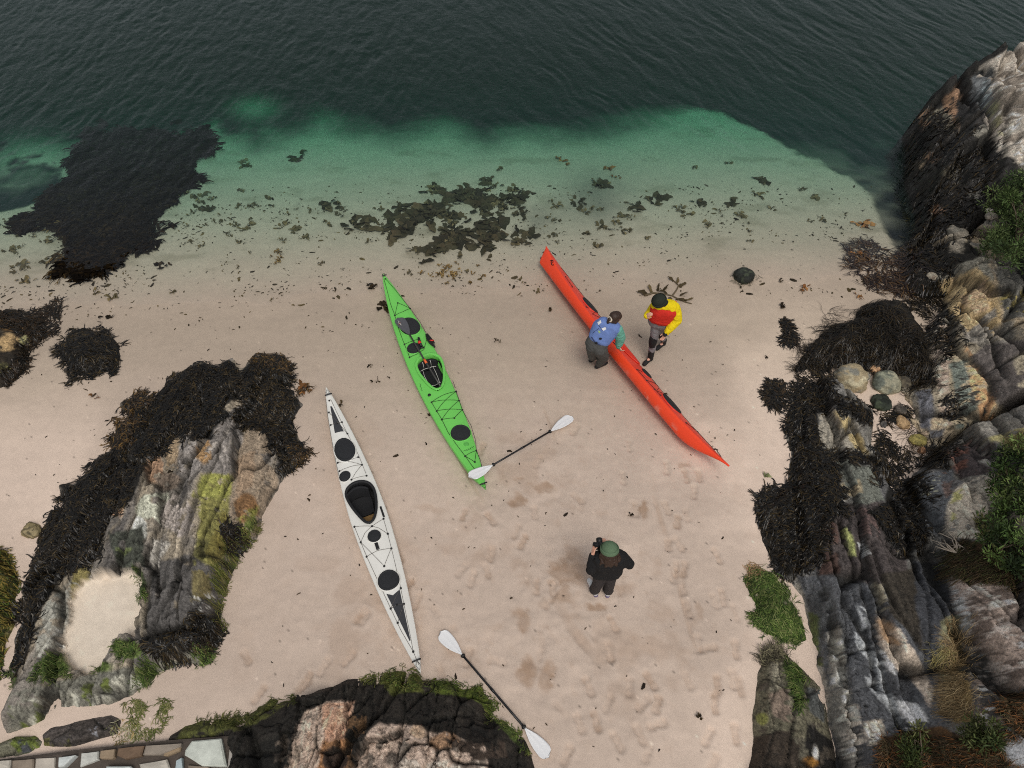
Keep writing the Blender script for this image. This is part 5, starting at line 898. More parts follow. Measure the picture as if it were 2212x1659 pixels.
# ---- bushes and dry plants on the cliff
m_bark = mat('bush_bark', A(96,84,70), rough=.9, grain=30, gamt=.3)
def bush(name, label, poly, rootpx, ncl, hgt, cols, nl=70, leaf=(.05,.012), spread=.13, nbr=9, hole=.0):
    r0 = on(*rootpx); root = empty(name, r0, label, 'bush')
    xs, ys = sample_poly(poly, ncl, 10)
    zo = rng.uniform(*hgt, len(xs)); X_, Y_, Z_ = on_many(xs, ys, zo)
    C = np.stack([X_, Y_, Z_], 1)
    V = []; Cc = []
    n = len(C)*nl; ci = np.repeat(np.arange(len(C)), nl)
    dirs = rng.normal(0, 1, (n, 3)); dirs /= np.linalg.norm(dirs, axis=1)[:, None]
    pos = C[ci]+dirs*spread*rng.random((n, 1))**.6*[1, 1, .8]
    ax = dirs+[0, 0, .5]+rng.normal(0, .45, (n, 3)); ax /= np.linalg.norm(ax, axis=1)[:, None]
    sd_ = np.cross(ax, rng.normal(0, 1, (n, 3))); sd_ /= np.linalg.norm(sd_, axis=1)[:, None]+1e-9
    L = leaf[0]*rng.uniform(.6, 1.4, (n, 1)); w = leaf[1]*rng.uniform(.7, 1.3, (n, 1))
    V = np.stack([pos-sd_*w*.4, pos+sd_*w*.4, pos+ax*L*.6+sd_*w*.5, pos+ax*L, pos+ax*L*.6-sd_*w*.5], 1).reshape(-1, 3)
    F = (np.arange(n)[:, None, None]*5+np.array([[0, 1, 2, 4], [4, 2, 3, 3]])[None]).reshape(-1, 4)
    F1 = F[0::2]; F2 = F[1::2][:, :3]
    c = palette(len(C), cols, .3)[ci]*rng.uniform(.7, 1.3, (n, 1)); c = np.repeat(c, 5, 0)
    F_all = [tuple(f) for f in F1]+[tuple(f) for f in F2]
    fo = mesh_np('foliage', V-np.array(r0), F_all, m_leaf, root, np.clip(c, .003, .5), smooth=False); fo['kind'] = 'stuff'
    order = rng.permutation(len(C))[:nbr]
    for k in order:
        e = Vector(C[k])-r0; mid = e*.5+Vector((rng.normal(0, .06), rng.normal(0, .06), abs(e.length)*.10))
        tube([(0, 0, -.03), mid*.5+Vector((0, 0, .02)), mid, e*.8+Vector((0, 0, .03)), e], [.016, .013, .010, .006, .003], 6, m_bark, 'branch', root)
    return root
PG = [(84,104,54),(66,86,44),(104,120,68),(48,62,36),(96,96,60)]
bush('green_bush', 'bushy green juniper hanging over the white rock at the right edge', [(2170,965),(2230,945),(2330,960),(2330,1250),(2230,1235),(2165,1220),(2128,1185),(2112,1150),(2122,1100),(2142,1045),(2160,1000)], (2190,1180), 150, (.10,.50), PG, nl=85, spread=.13, leaf=(.06,.016), nbr=16)
bush('green_bush', 'dark green bush at the right edge below the headland', [(2150,390),(2180,378),(2300,390),(2300,580),(2200,570),(2150,565),(2130,530),(2140,470)], (2190,540), 80, (.2,.7), [(66,84,44),(52,68,36),(82,96,56)], nl=110, spread=.20, leaf=(.07,.018), nbr=8)
bush('green_bush', 'small green bush at the bottom edge, left of the dry grass', [(1950,1595),(1985,1580),(2010,1605),(2005,1660),(1990,1700),(1945,1690)], (1975,1650), 26, (.06,.25), [(74,84,44),(56,68,36),(88,90,54)], nl=60, spread=.10, nbr=7)
bush('green_bush', 'small green bush at the lower right, right of the dry grass', [(2085,1560),(2125,1540),(2160,1565),(2150,1600),(2115,1625),(2085,1600)], (2120,1590), 26, (.06,.25), [(70,80,44),(54,66,36),(84,88,54)], nl=60, spread=.10, nbr=7)
HTH = [(72,58,40),(58,46,32),(88,72,50),(56,56,36)]
weed('heather', 'brown dry heather under the juniper on the cliff', [[(2060,1180),(2100,1170),(2150,1200),(2230,1190),(2300,1260),(2130,1258),(2080,1245)], [(2055,1200),(2080,1190),(2075,1250),(2060,1240)]], dens=.22, L=(.06,.16), w=(.004,.010), cols=HTH+[(70,72,38)], m=m_leaf, lift=.08, cat='heather')
weed('heather', 'rust brown heather at the bottom edge between the two small bushes', [[(1905,1600),(1960,1580),(2040,1600),(2100,1600),(2180,1640),(2180,1720),(1900,1720)], [(2150,1520),(2230,1500),(2230,1600),(2180,1590)]], dens=.17, L=(.06,.16), w=(.004,.010), cols=HTH+[(112,74,42)], m=m_leaf, lift=.08, cat='heather')
weed('dry_grass', 'strip of long pale dry grass down the cleft of the cliff', [[(2052,1362),(2075,1355),(2086,1400),(2084,1470),(2100,1540),(2080,1560),(2056,1545),(2058,1470),(2052,1420)]], dens=.15, L=(.10,.22), w=(.003,.006), cols=[(128,108,76),(106,88,60),(140,122,90)], m=m_leaf, lift=.05, flow=(-.8,.5), cat='grass')
weed('dry_grass', 'thin tan grass in the joints at the top of the yellow slabs', [[(2170,945),(2230,930),(2230,960),(2180,965)], [(2020,1400),(2050,1395),(2050,1420),(2025,1425)]], dens=.12, L=(.08,.2), w=(.003,.006), cols=[(140,128,84),(112,104,62)], m=m_leaf, lift=.08, cat='grass')
tw = empty('dead_branch', on(2068, 1198), 'bleached bare twigs of a dead branch sticking out over the dark slab', 'branch')
m_twig = mat('bleached_twig', A(166,154,138), rough=.85, grain=40, gamt=.2)
b0 = Vector(tw.location)
for i in range(13):
    e = on(1994+rng.uniform(0, 50), 1172+i*3.0); e.z += .12+.12*rng.random(); d_ = e-b0
    mid = d_*.5+Vector((rng.normal(0, .05), rng.normal(0, .05), .10)); m2 = d_*.78+Vector((rng.normal(0, .04), rng.normal(0, .04), .06))
    tube([(0, 0, .01*i/3), mid*.6, mid, m2, d_], [.011, .009, .008, .006, .003], 5, m_twig, 'twig', tw)
    if i % 2: tube([mid, mid+(d_*.3)+Vector((rng.normal(0, .08), rng.normal(0, .08), .05))], [.006, .002], 5, m_twig, 'twig', tw)
# ------------------------------------------------------------------ kayaks
m_black = mat('black_rubber', A(26,26,27), rough=.6, spec=.4, bump=.15, bscale=120)
m_cord = mat('black_cord', A(22,22,22), rough=.8)
m_fit = mat('black_fitting', A(20,20,21), rough=.5)
m_hatch = mat('hatch_rubber', A(36,37,39), rough=.75, spec=.3, grain=25, gamt=.35, bump=.3, bscale=70)
m_dark_in = mat('dark_cockpit', A(16,16,17), rough=.8)
m_seat = mat('black_seat_pad', A(20,20,22), rough=.85, bump=.3, bscale=60)
m_pipe = mat('white_piping', A(190,188,182), rough=.7)
def chaikin(P, n=3):
    P = [np.array(p, float) for p in P]
    for _ in range(n):
        Q = []
        for i in range(len(P)):
            a, b = P[i], P[(i+1) % len(P)]; Q += [a*.75+b*.25, a*.25+b*.75]
        P = Q
    return np.array(P)
def resample(P, n):
    P = np.vstack([P, P[:1]]); d = np.r_[0, np.cumsum(np.hypot(*np.diff(P, axis=0).T))]
    t = np.linspace(0, d[-1], n, endpoint=False); return np.stack([np.interp(t, d, P[:, 0]), np.interp(t, d, P[:, 1])], 1)
def simple(name, V, F, m, parent, smooth=True):
    me = bpy.data.meshes.new(name); me.from_pydata([tuple(map(float, v)) for v in V], [], F); me.update()
    if smooth: me.polygons.foreach_set('use_smooth', [True]*len(me.polygons))
    return link(name, me, m, parent)
class Kayak:
    def __init__(k, name, label, stern, bow, B, m, z_tip=.28, depth=.21, crown=.085, roll=0, plumb=.8, stern_plumb=.9, L=None, bow_rise=.10, col=None, full=1.9):
        p, q = gp(*stern, z_tip), gp(*bow, z_tip)
        k.L = math.hypot(q.x-p.x, q.y-p.y); k.B = B; k.depth, k.crown, k.m = depth, crown, m
        k.ang = math.atan2(q.y-p.y, q.x-p.x); k.roll = roll; k.plumb, k.sp, k.br, k.full = plumb, stern_plumb, bow_rise, full; k.slope = 0.0
        k.mid = Vector(((p.x+q.x)/2, (p.y+q.y)/2, 0))
        k.root = empty(name, k.mid, label, 'kayak'); k.root.rotation_euler = (roll, 0, k.ang)
    def b(k, u): return k.B/2*np.clip(1-np.abs(u)**k.full, 0, 1)**.92+.012*np.clip(1-np.abs(u)**30, 0, 1)
    def zs(k, u): return k.depth+k.br*np.abs(u)**3
    def zk(k, u):
        f = np.where(u > 0, sstep(k.plumb, 1.0, u), sstep(k.sp, 1.0, -u)); return .03*u**2+(k.zs(u)-.05)*f**1.25
    def dz(k, x, y):
        u = np.clip(2*np.asarray(x, float)/k.L, -1, 1); b = np.maximum(k.b(u), .004); v = np.clip(np.asarray(y, float)/b, -1, 1)
        return k.zs(u)+k.crown*(1-.85*np.abs(u)**2)*(1-np.abs(v)**1.8)
    def px(k, vx, vy, z=.27):
        """deck position seen at vx, vy (for a kayak lying upright)"""
        for _ in range(6):
            g = gp(vx, vy, z); dx, dy = g.x-k.mid.x, g.y-k.mid.y
            x = dx*math.cos(k.ang)+dy*math.sin(k.ang); y = -dx*math.sin(k.ang)+dy*math.cos(k.ang)
            z = float(k.dz(x, y))+k.mid.z+x*k.slope
        return np.array([x, y])
    def hull(k, hole=None, col=None):
        ns, nd, nh = 300, 34, 12
        u = np.sin(np.linspace(-1, 1, ns)*math.pi/2*.97)/math.sin(math.pi/2*.97)
        b, zs, zk = k.b(u), k.zs(u), k.zk(u)
        v = np.linspace(-1, 1, nd+1)
        X = np.repeat((u*k.L/2)[:, None], nd+1, 1); Yd = b[:, None]*v[None]; Zd = k.dz(X, Yd)
        ph = np.linspace(0, math.pi, 2*nh+1)[1:-1]                          # sheer (+) round the keel to sheer (-)
        Yh = b[:, None]*np.sign(np.cos(ph))*np.abs(np.cos(ph))**.62; Zh = zs[:, None]-(zs-zk)[:, None]*np.abs(np.sin(ph))**.72
        Xh = np.repeat((u*k.L/2)[:, None], len(ph), 1)
        V = np.concatenate([np.stack([X, Yd, Zd], 2), np.stack([Xh, Yh, Zh], 2)], 1); m = V.shape[1]
        idg = np.arange(ns*m).reshape(ns, m)
        F = []
        cx = (X[:-1, :-1]+X[1:, 1:])/2; cy = (Yd[:-1, :-1]+Yd[1:, 1:])/2
        cut = sdf(cx, cy, hole) > -0.012 if hole is not None else np.zeros(cx.shape, bool)
        for i in range(ns-1):
            for j in range(m):
                if j < nd and cut[i, j]: continue
                j2 = (j+1) % m
                F.append((idg[i, j], idg[i+1, j], idg[i+1, j2], idg[i, j2]))
        F.append(tuple(int(t) for t in idg[0])); F.append(tuple(int(t) for t in idg[-1][::-1]))
        P = V.reshape(-1, 3)
        if col is not None:
            o = mesh_np('hull', P, [tuple(int(t) for t in f) for f in F], k.m, k.root, col(P))
        else: o = simple('hull', P, [tuple(int(t) for t in f) for f in F], k.m, k.root)
        k.P = P; return o
    def ground(k, lift=0):
        c, s = math.cos(k.roll), math.sin(k.roll); z = k.P[:, 1]*s+k.P[:, 2]*c
        wx_ = k.mid.x+k.P[:, 0]*math.cos(k.ang); wy_ = k.mid.y+k.P[:, 0]*math.sin(k.ang)
        gz = sand_z(wx_, wy_); k.slope = float(np.polyfit(k.P[:, 0], gz, 1)[0]); k.root.rotation_euler[1] = -math.atan(k.slope); z = z+k.P[:, 0]*k.slope
        k.root.location.z = k.mid.z = float(np.percentile(np.asarray(sand_z(wx_, wy_))-z, 99))-.028+lift
    def cockpit(k, out, seat=True, floor=None, m_coam=None, m_in=None, rim=.03, px=True):
        P = np.array([k.px(*p) for p in out]) if px else np.array(out)
        P = resample(chaikin(P, 3), 72); k.out = P
        return P
    def coaming(k, P, m_coam, m_in, w=.028, hgt=.04, floor_z=.05):
        n = len(P); c = P.mean(0); t = np.roll(P, -1, 0)-np.roll(P, 1, 0); nr = np.stack([t[:, 1], -t[:, 0]], 1); nr /= np.linalg.norm(nr, axis=1)[:, None]
        if np.mean(np.sum(nr*(P-c), 1)) < 0: nr = -nr
        z0 = k.dz(P[:, 0], P[:, 1])
        prof = [(-.010, -.09), (-.012, hgt-.004), (-.006, hgt), (w-.004, hgt+.002), (w, hgt-.004), (w-.002, hgt-.014), (.006, hgt-.018), (.006, -.05)]
        V = []; 
        for (o_, h_) in prof: V.append(np.column_stack([P+nr*o_, z0+h_]))
        V = np.concatenate(V); F = []
        for a in range(len(prof)-1):
            for i in range(n): F.append((a*n+i, a*n+(i+1) % n, (a+1)*n+(i+1) % n, (a+1)*n+i))
        simple('coaming', V, F, m_coam, k.root)
        rings = [(1.0, None), (1.03, .16), (1.02, floor_z+.03), (.9, floor_z), (.02, floor_z-.005)]
        V = []
        for s_, z in rings:
            Q = c+(P-c)*s_-nr*.004; u = np.clip(2*Q[:, 0]/k.L, -1, 1); lim = k.b(u)*.92; Q[:, 1] = np.clip(Q[:, 1], -lim, lim)
            V.append(np.column_stack([Q, z0-.02 if z is None else np.full(n, z)]))
        V = np.concatenate(V); F = []
        for a in range(len(rings)-1):
            for i in range(n): F.append((a*n+i, (a+1)*n+i, (a+1)*n+(i+1) % n, a*n+(i+1) % n))
        simple('cockpit_tub', V, F, m_in, k.root)
    def hatch(k, c, a, b, rot=0.0, m=None, name='hatch_cover', h=.02, raised_rim=True):
        th = np.linspace(0, 2*math.pi, 40, endpoint=False)
        def ring(r, dz):
            x = a*r*np.cos(th); y = b*r*np.sin(th); xx = c[0]+x*math.cos(rot)-y*math.sin(rot); yy = c[1]+x*math.sin(rot)+y*math.cos(rot)
            return np.column_stack([xx, yy, k.dz(xx, yy)*.35+float(k.dz(c[0], c[1]))*.65+dz])
        zc = h
        rs = [(1.0, -.03), (1.0, zc*.7), (.96, zc), (.86, zc+.001), (.84, zc-.004), (.80, zc-.003), (.5, zc+.002), (.15, zc+.004)]
        V = np.concatenate([ring(*r) for r in rs]+[np.array([[c[0], c[1], float(k.dz(c[0], c[1]))+zc+.004]])]); F = []
        n = 40
        for i_ in range(len(rs)-1):
            for i in range(n): F.append((i_*n+i, i_*n+(i+1) % n, (i_+1)*n+(i+1) % n, (i_+1)*n+i))
        t = (len(rs)-1)*n
        for i in range(n): F.append((t+i, t+(i+1) % n, len(V)-1))
        simple(name, V, F, m or m_hatch, k.root)
        if raised_rim:
            rs = [(1.03, -.03), (1.03, .006), (1.08, .006), (1.13, -.012)]
            V = np.concatenate([ring(*r) for r in rs]); F = []
            for i_ in range(len(rs)-1):
                for i in range(n): F.append((i_*n+i, i_*n+(i+1) % n, (i_+1)*n+(i+1) % n, (i_+1)*n+i))
            simple('hatch_rim', V, F, k.m, k.root)
    def deck(k, pts, px=True): return [k.px(*p) if px else np.array(p) for p in pts]
    def line(k, pts, r=.004, m=None, px=True, name='deck_line', lift=.006):
        Q = k.deck(pts, px); out = []
        for i in range(len(Q)-1):
            n = max(2, int(np.hypot(*(Q[i+1]-Q[i]))/.06))
            for j in range(n): out.append(Q[i]+(Q[i+1]-Q[i])*j/n)
        out.append(Q[-1])
        P = [(q[0], q[1], float(k.dz(q[0], q[1]))+lift) for q in out]
        return tube(P, r, 5, m or m_cord, name, k.root)
    def fitting(k, p, r=.017, px=True):
        q = k.px(*p) if px else p; z = float(k.dz(q[0], q[1]))
        tube([(q[0], q[1], z-.01), (q[0], q[1], z+.010), (q[0], q[1], z+.014)], [r, r, r*.6], 8, m_fit, 'deck_fitting', k.root)
    def patch(k, A_, B_, C_, D_, m, name='deck_patch', px=True, lift=.003):
        A_, B_, C_, D_ = k.deck([A_, B_, C_, D_], px); V = []; F = []; n, w = 16, 8
        for i in range(n+1):
            for j in range(w+1):
                s, t = i/n, j/w; q = (A_*(1-t)+B_*t)*(1-s)+(D_*(1-t)+C_*t)*s; V.append((q[0], q[1], float(k.dz(q[0], q[1]))+lift))
        for i in range(n):
            for j in range(w): F.append((i*(w+1)+j, i*(w+1)+j+1, (i+1)*(w+1)+j+1, (i+1)*(w+1)+j))
        return simple(name, V, F, m, k.root)
    def toggle(k, u, w=.13, lift=.035):
        x = u*k.L/2; z = float(k.dz(x, 0))+lift
        tube([(x, -w/2, z), (x, -w/2+.01, z), (x, 0, z+.004), (x, w/2-.01, z), (x, w/2, z)], [.007, .013, .011, .013, .007], 8, m_fit, 'carry_toggle', k.root)
        s = 1 if u > 0 else -1; x2 = (u+.05*s)*k.L/2; x2 = max(-k.L/2+.02, min(k.L/2-.02, x2))
        tube([(x, 0, z), ((x+x2)/2, .03, z-.01), (x2, 0, float(k.dz(x2, 0))+.004), ((x+x2)/2, -.03, z-.01), (x, 0, z)], .004, 5, m_cord, 'toggle_loop', k.root)
    def box(k, c, sx_, sy_, h, m, name, px=True, rot=0):
        q = k.px(*c) if px else c; z = float(k.dz(q[0], q[1])); V = []; cr, sr = math.cos(rot), math.sin(rot)
        for (zz, f) in ((-.01, 1), (h*.7, 1), (h, .82)):
            for (a, b) in ((-1, -1), (1, -1), (1, 1), (-1, 1)):
                x, y = a*sx_/2*f, b*sy_/2*f; V.append((q[0]+x*cr-y*sr, q[1]+x*sr+y*cr, z+zz))
        F = [(0, 1, 5, 4), (1, 2, 6, 5), (2, 3, 7, 6), (3, 0, 4, 7), (4, 5, 9, 8), (5, 6, 10, 9), (6, 7, 11, 10), (7, 4, 8, 11), (8, 9, 10, 11)]
        return simple(name, V, F, m, k.root, smooth=False)
    def seat(k, c0, wid, length, piping=False, m=None):
        """seat pan, then the backrest behind it (towards the stern)"""
        m = m or m_seat
        V = []; F = []; n = 10
        for i in range(n+1):
            for j in range(n+1):
                s, t = i/n-.5, j/n-.5; V.append((c0[0]+s*length, c0[1]+t*wid*(1-.25*max(0, s)), .105+.05*abs(t*2)**2.5-.02*math.cos(s*3)+.03*(s+.5)**2))
        for i in range(n):
            for j in range(n): F.append((i*(n+1)+j, (i+1)*(n+1)+j, (i+1)*(n+1)+j+1, i*(n+1)+j+1))
        simple('seat', V, F, m, k.root)
        V = []; F = []
        for i in range(n+1):
            for j in range(n+1):
                s, t = i/n, j/n-.5; x = c0[0]-length*.52-.05*s+.10*(2*t)**2*.8; z = .13+.19*s; V.append((x, c0[1]+t*wid*.98, z)); 
        for i in range(n):
            for j in range(n): F.append((i*(n+1)+j, (i+1)*(n+1)+j, (i+1)*(n+1)+j+1, i*(n+1)+j+1))
        nb = len(V); V += [(x-.035, y, z) for (x, y, z) in V[:]]; F += [tuple(nb+t for t in f[::-1]) for f in F[:]]
        e = [i*(n+1) for i in range(n+1)]; top = [n*(n+1)+j for j in range(n+1)]
        for a in range(n): F.append((top[a], top[a]+nb, top[a+1]+nb, top[a+1]))
        simple('backrest', V, F, m, k.root)
        if piping:
            x0 = c0[0]
            for tt in (-.28, .28): tube([(x0-length*.5, c0[1]+tt*wid, .17), (x0-length*.2, c0[1]+tt*wid*1.1, .125), (x0+length*.25, c0[1]+tt*wid*1.0, .13), (x0+length*.5, c0[1]+tt*wid*.8, .15)], .005, 5, m_pipe, 'seat_piping', k.root)
            tube([(x0-length*.42, c0[1]-wid*.46, .19), (x0-length*.46, c0[1]-wid*.2, .20), (x0-length*.46, c0[1]+wid*.2, .20), (x0-length*.42, c0[1]+wid*.46, .19)], .006, 5, m_pipe, 'seat_piping', k.root)
            tube([(x0+length*.5, c0[1]-wid*.3, .16), (x0+length*.52, c0[1], .14), (x0+length*.5, c0[1]+wid*.3, .16)], .005, 5, m_pipe, 'seat_piping', k.root)
            for tt in (-.2, .2): tube([(x0-length*.62, c0[1]+tt*wid, .325), (x0-length*.53, c0[1]+tt*wid, .30), (x0-length*.5, c0[1]+tt*wid, .2)], .005, 5, m_pipe, 'seat_piping', k.root)

# ---- white kayak
def cw(x, y): return (674.7+x*.3998, 807.4+y*.3998)
m_white = mat('white_gelcoat', A(214,210,203), rough=.28, spec=.5, grain=6, gamt=.05, coat=.2)
kw = Kayak('kayak', 'white sea kayak with black hatches lying on the sand', (703,833), (909,1455), .55, m_white, plumb=.72, stern_plumb=.78, bow_rise=.13, full=1.75, z_tip=.37)
P0 = [(185,625),(215,598),(255,585),(300,588),(330,612),(346,655),(353,715),(345,775),(325,808),(305,813),(280,800),(235,752),(200,705),(178,660)]
kw.P = np.zeros((1, 3)); kw.mid.z = 0.0
P0 = [(268+(x-268)*.93, 700+(y-700)*.97) for x, y in P0]; Pc = kw.cockpit([cw(*p) for p in P0]); kw.hull(Pc); kw.ground(); Pc = kw.cockpit([cw(*p) for p in P0])
kw.coaming(Pc, m_black, m_dark_in, w=.03)
sc_ = kw.px(*cw(262,690)); kw.seat(sc_-[0, 0], .34, .36)
fl = kw.px(*cw(300,775)); m_fl = mat('sandy_cockpit_floor', A(120,94,58), rough=.9, grain=30)
simple('cockpit_floor', [(fl[0]-.16, fl[1]-.12, .062), (fl[0]+.16, fl[1]-.08, .066), (fl[0]+.16, fl[1]+.08, .066), (fl[0]-.16, fl[1]+.12, .062)], [(0, 1, 2, 3)], m_fl, kw.root)
kw.hatch(kw.px(*cw(175,410)), .235, .165); kw.hatch(kw.px(*cw(177,555)), .095, .095); kw.hatch(kw.px(*cw(335,877)), .10, .10); kw.hatch(kw.px(*cw(412,1115)), .155, .155)
m_grip = mat('dark_deck_grip', A(50,51,54), rough=.85, grain=30, gamt=.2)
kw.patch(cw(97,177), cw(106,177), cw(170,312), cw(122,322), m_grip); kw.patch(cw(400,1190), cw(436,1198), cw(529,1442), cw(526,1446), m_grip); kw.patch(cw(436,1198), cw(472,1167), cw(531,1442), cw(529,1442), m_grip)
kw.box(cw(350,933), .12, .05, .02, m_fit, 'compass_mount'); kw.box(cw(378,747), .20, .03, .015, m_fit, 'side_handle')
m_gcord = mat('grey_cord', A(84,80,76), rough=.8)
for ln in ([(228,828),(323,825),(360,835),(408,866)], [(385,785),(323,825),(285,860),(262,912)], [(262,912),(389,1041),(427,945),(350,958),(294,989)], [(138,482),(190,476),(248,452)], [(147,527),(200,505),(268,493)], [(138,482),(195,475),(268,493)], [(268,493),(212,573),(293,552)], [(100,278),(160,263)], [(90,210),(190,325)], [(424,1270),(478,1160)], [(424,1270),(460,1250),(495,1245)], [(495,1245),(462,1347)], [(73,140),(82,220),(100,330),(120,440),(146,560)], [(100,140),(140,225),(190,325),(250,440),(290,540)], [(228,828),(262,912),(294,989),(350,1110),(424,1270),(480,1390),(546,1503)], [(385,785),(408,866),(428,945),(470,1120),(495,1245),(525,1390),(546,1503)], [(546,1503),(575,1573)]):
    kw.line([cw(*p) for p in ln], .0032, m_gcord)
for f in [(228,828),(323,825),(385,785),(262,912),(408,866),(294,989),(427,945),(389,1041),(478,1160),(424,1270),(495,1245),(462,1347),(546,1503),(90,210),(160,263),(100,278),(190,325),(138,482),(248,452),(147,527),(268,493),(212,573),(293,552),(92,146),(458,1250),(132,270)]: kw.fitting(cw(*f))
kw.toggle(-.965+.045); kw.toggle(.935)
kw.patch(cw(215,632), cw(243,622), cw(240,614), cw(213,624), m_pipe, 'backrest_print', lift=.005) if False else None

# ---- green kayak
def cg(x, y): return (796.3+x*.3167, 553+y*.3167)
m_green = mat('green_plastic', A(104,186,84), rough=.4, spec=.45, grain=5, gamt=.06, bump=.05, bscale=50)
kg = Kayak('kayak', 'lime green sea kayak with a dark split paddle laid along its deck', (826,586), (1050,1060), .59, m_green, plumb=.78, stern_plumb=.80, bow_rise=.12, full=2.0, z_tip=.33)
P0 = [(326,745),(345,708),(385,685),(425,672),(465,682),(490,705),(508,755),(514,830),(506,880),(488,908),(460,914),(428,895),(385,850),(345,800)]
Pg = kg.cockpit([cg(*p) for p in P0]); kg.hull(Pg); kg.ground(); Pg = kg.cockpit([cg(*p) for p in P0])
kg.coaming(Pg, m_green, m_dark_in, w=.035, hgt=.03)
kg.seat(kg.px(*cg(425,790)), .36, .40, piping=True)
kg.hatch(kg.px(*cg(283,480)), .235, .185); kg.hatch(kg.px(*cg(310,630)), .13, .13); kg.hatch(kg.px(*cg(628,1207)), .165, .165)
m_gdk = mat('green_moulding', A(84,160,70), rough=.45)
kg.hatch(kg.px(*cg(667,1285)), .045, .045, m=m_gdk, name='moulded_disc', h=.006, raised_rim=False)
gl_ = [[(105,160),(128,240),(150,330),(180,408)], [(118,160),(180,230),(240,305),(285,360)], [(180,408),(235,382),(285,360)], [(180,408),(200,322),(285,360)], [(180,408),(205,500),(245,605),(280,693)], [(285,360),(350,450),(395,530)], [(245,605),(300,582),(345,568)], [(280,693),(330,672),(380,640)], [(345,568),(380,635),(400,560),(450,620)], [(430,1000),(500,955),(598,925)], [(430,1000),(530,985),(618,988)], [(598,925),(465,1060)], [(465,1060),(550,1047),(640,1052)], [(618,988),(500,1118)], [(500,1118),(585,1108),(640,1052)], [(500,1118),(545,1210),(600,1290),(660,1368)], [(598,925),(640,1052),(700,1160),(730,1260),(736,1330)], [(735,1330),(695,1345),(660,1368)], [(660,1368),(725,1408),(736,1330)], [(660,1368),(700,1425),(735,1470)], [(736,1330),(765,1400),(776,1460)], [(430,1000),(465,1060),(500,1118)]]
for ln in gl_: kg.line([cg(*p) for p in ln], .0042)
for f in [(180,408),(200,322),(285,360),(245,605),(280,693),(345,568),(430,1000),(598,925),(618,988),(465,1060),(640,1052),(500,1118),(585,1108),(735,1330),(660,1368),(725,1408),(115,158),(450,620)]: kg.fitting(cg(*f))
kg.fitting(cg(415,950), .03); kg.toggle(.965); kg.toggle(-.955, w=.10, lift=.05)
scr = [(648,1334),(655,1326),(662,1332),(670,1322),(676,1328),(684,1316),(690,1322),(698,1308),(706,1312),(716,1300)]
kg.line([cg(*p) for p in scr], .004, mat('dark_green_print', A(34,84,34), rough=.5), name='bow_lettering', lift=.001); kg.line([cg(*p) for p in [(698,1300),(712,1306),(718,1318),(708,1326),(696,1320),(698,1308)]], .003, m_gdk, name='bow_emblem', lift=.001)
kg.line([cg(*p) for p in [(350,872),(356,884),(352,892),(362,902),(358,912),(368,922)]], .004, name='side_lettering', lift=.0); kg.line([cg(*p) for p in [(572,852),(580,862),(576,872),(588,880),(584,890),(594,900)]], .004, name='side_lettering', lift=.0)
# rope hank and pump on the deck
rope = empty('rope_hank', (0,0,0), 'hank of black tow rope with a red tie on the green kayak deck', 'rope')
def kg_w(p, lift): 
    q = kg.px(*p); v = Vector((q[0], q[1], float(kg.dz(q[0], q[1]))+lift)); return kg.root.matrix_basis @ v
bpy.context.view_layer.update()
rope.location = kg_w(cg(425,585), 0)
def rel(o, pts): return [Vector(p)-o.location for p in pts]
for i in range(5):
    d = (i-2)*5
    tube(rel(rope, [kg_w(cg(398+d*.8,540), .02+.006*i), kg_w(cg(408+d,575), .03+.005*i), kg_w(cg(425+d*1.1,600), .03+.004*i), kg_w(cg(446+d*.7,622), .02+.004*i), kg_w(cg(440+d,600), .045), kg_w(cg(418+d,570), .045), kg_w(cg(398+d*.8,540), .02)]), .007, 5, m_cord, 'rope_loop', rope)
m_red = mat('red_plastic', A(196,44,34), rough=.5)
tube(rel(rope, [kg_w(cg(420,588), .05), kg_w(cg(434,592), .06), kg_w(cg(447,588), .05)]), .013, 6, m_red, 'rope_tie', rope)
pump = empty('bilge_pump', kg_w(cg(358,605), 0), 'black bilge pump with a red collar beside the small hatch of the green kayak', 'pump')
tube(rel(pump, [kg_w(cg(343,572), .05), kg_w(cg(352,600), .05), kg_w(cg(362,628), .05)]), .024, 8, m_fit, 'pump_body', pump); tube(rel(pump, [kg_w(cg(347,600), .06), kg_w(cg(354,612), .06)]), .03, 8, m_red, 'pump_collar', pump); tube(rel(pump, [kg_w(cg(355,640), .05), kg_w(cg(383,636), .05)]), .016, 8, m_fit, 'pump_handle', pump)

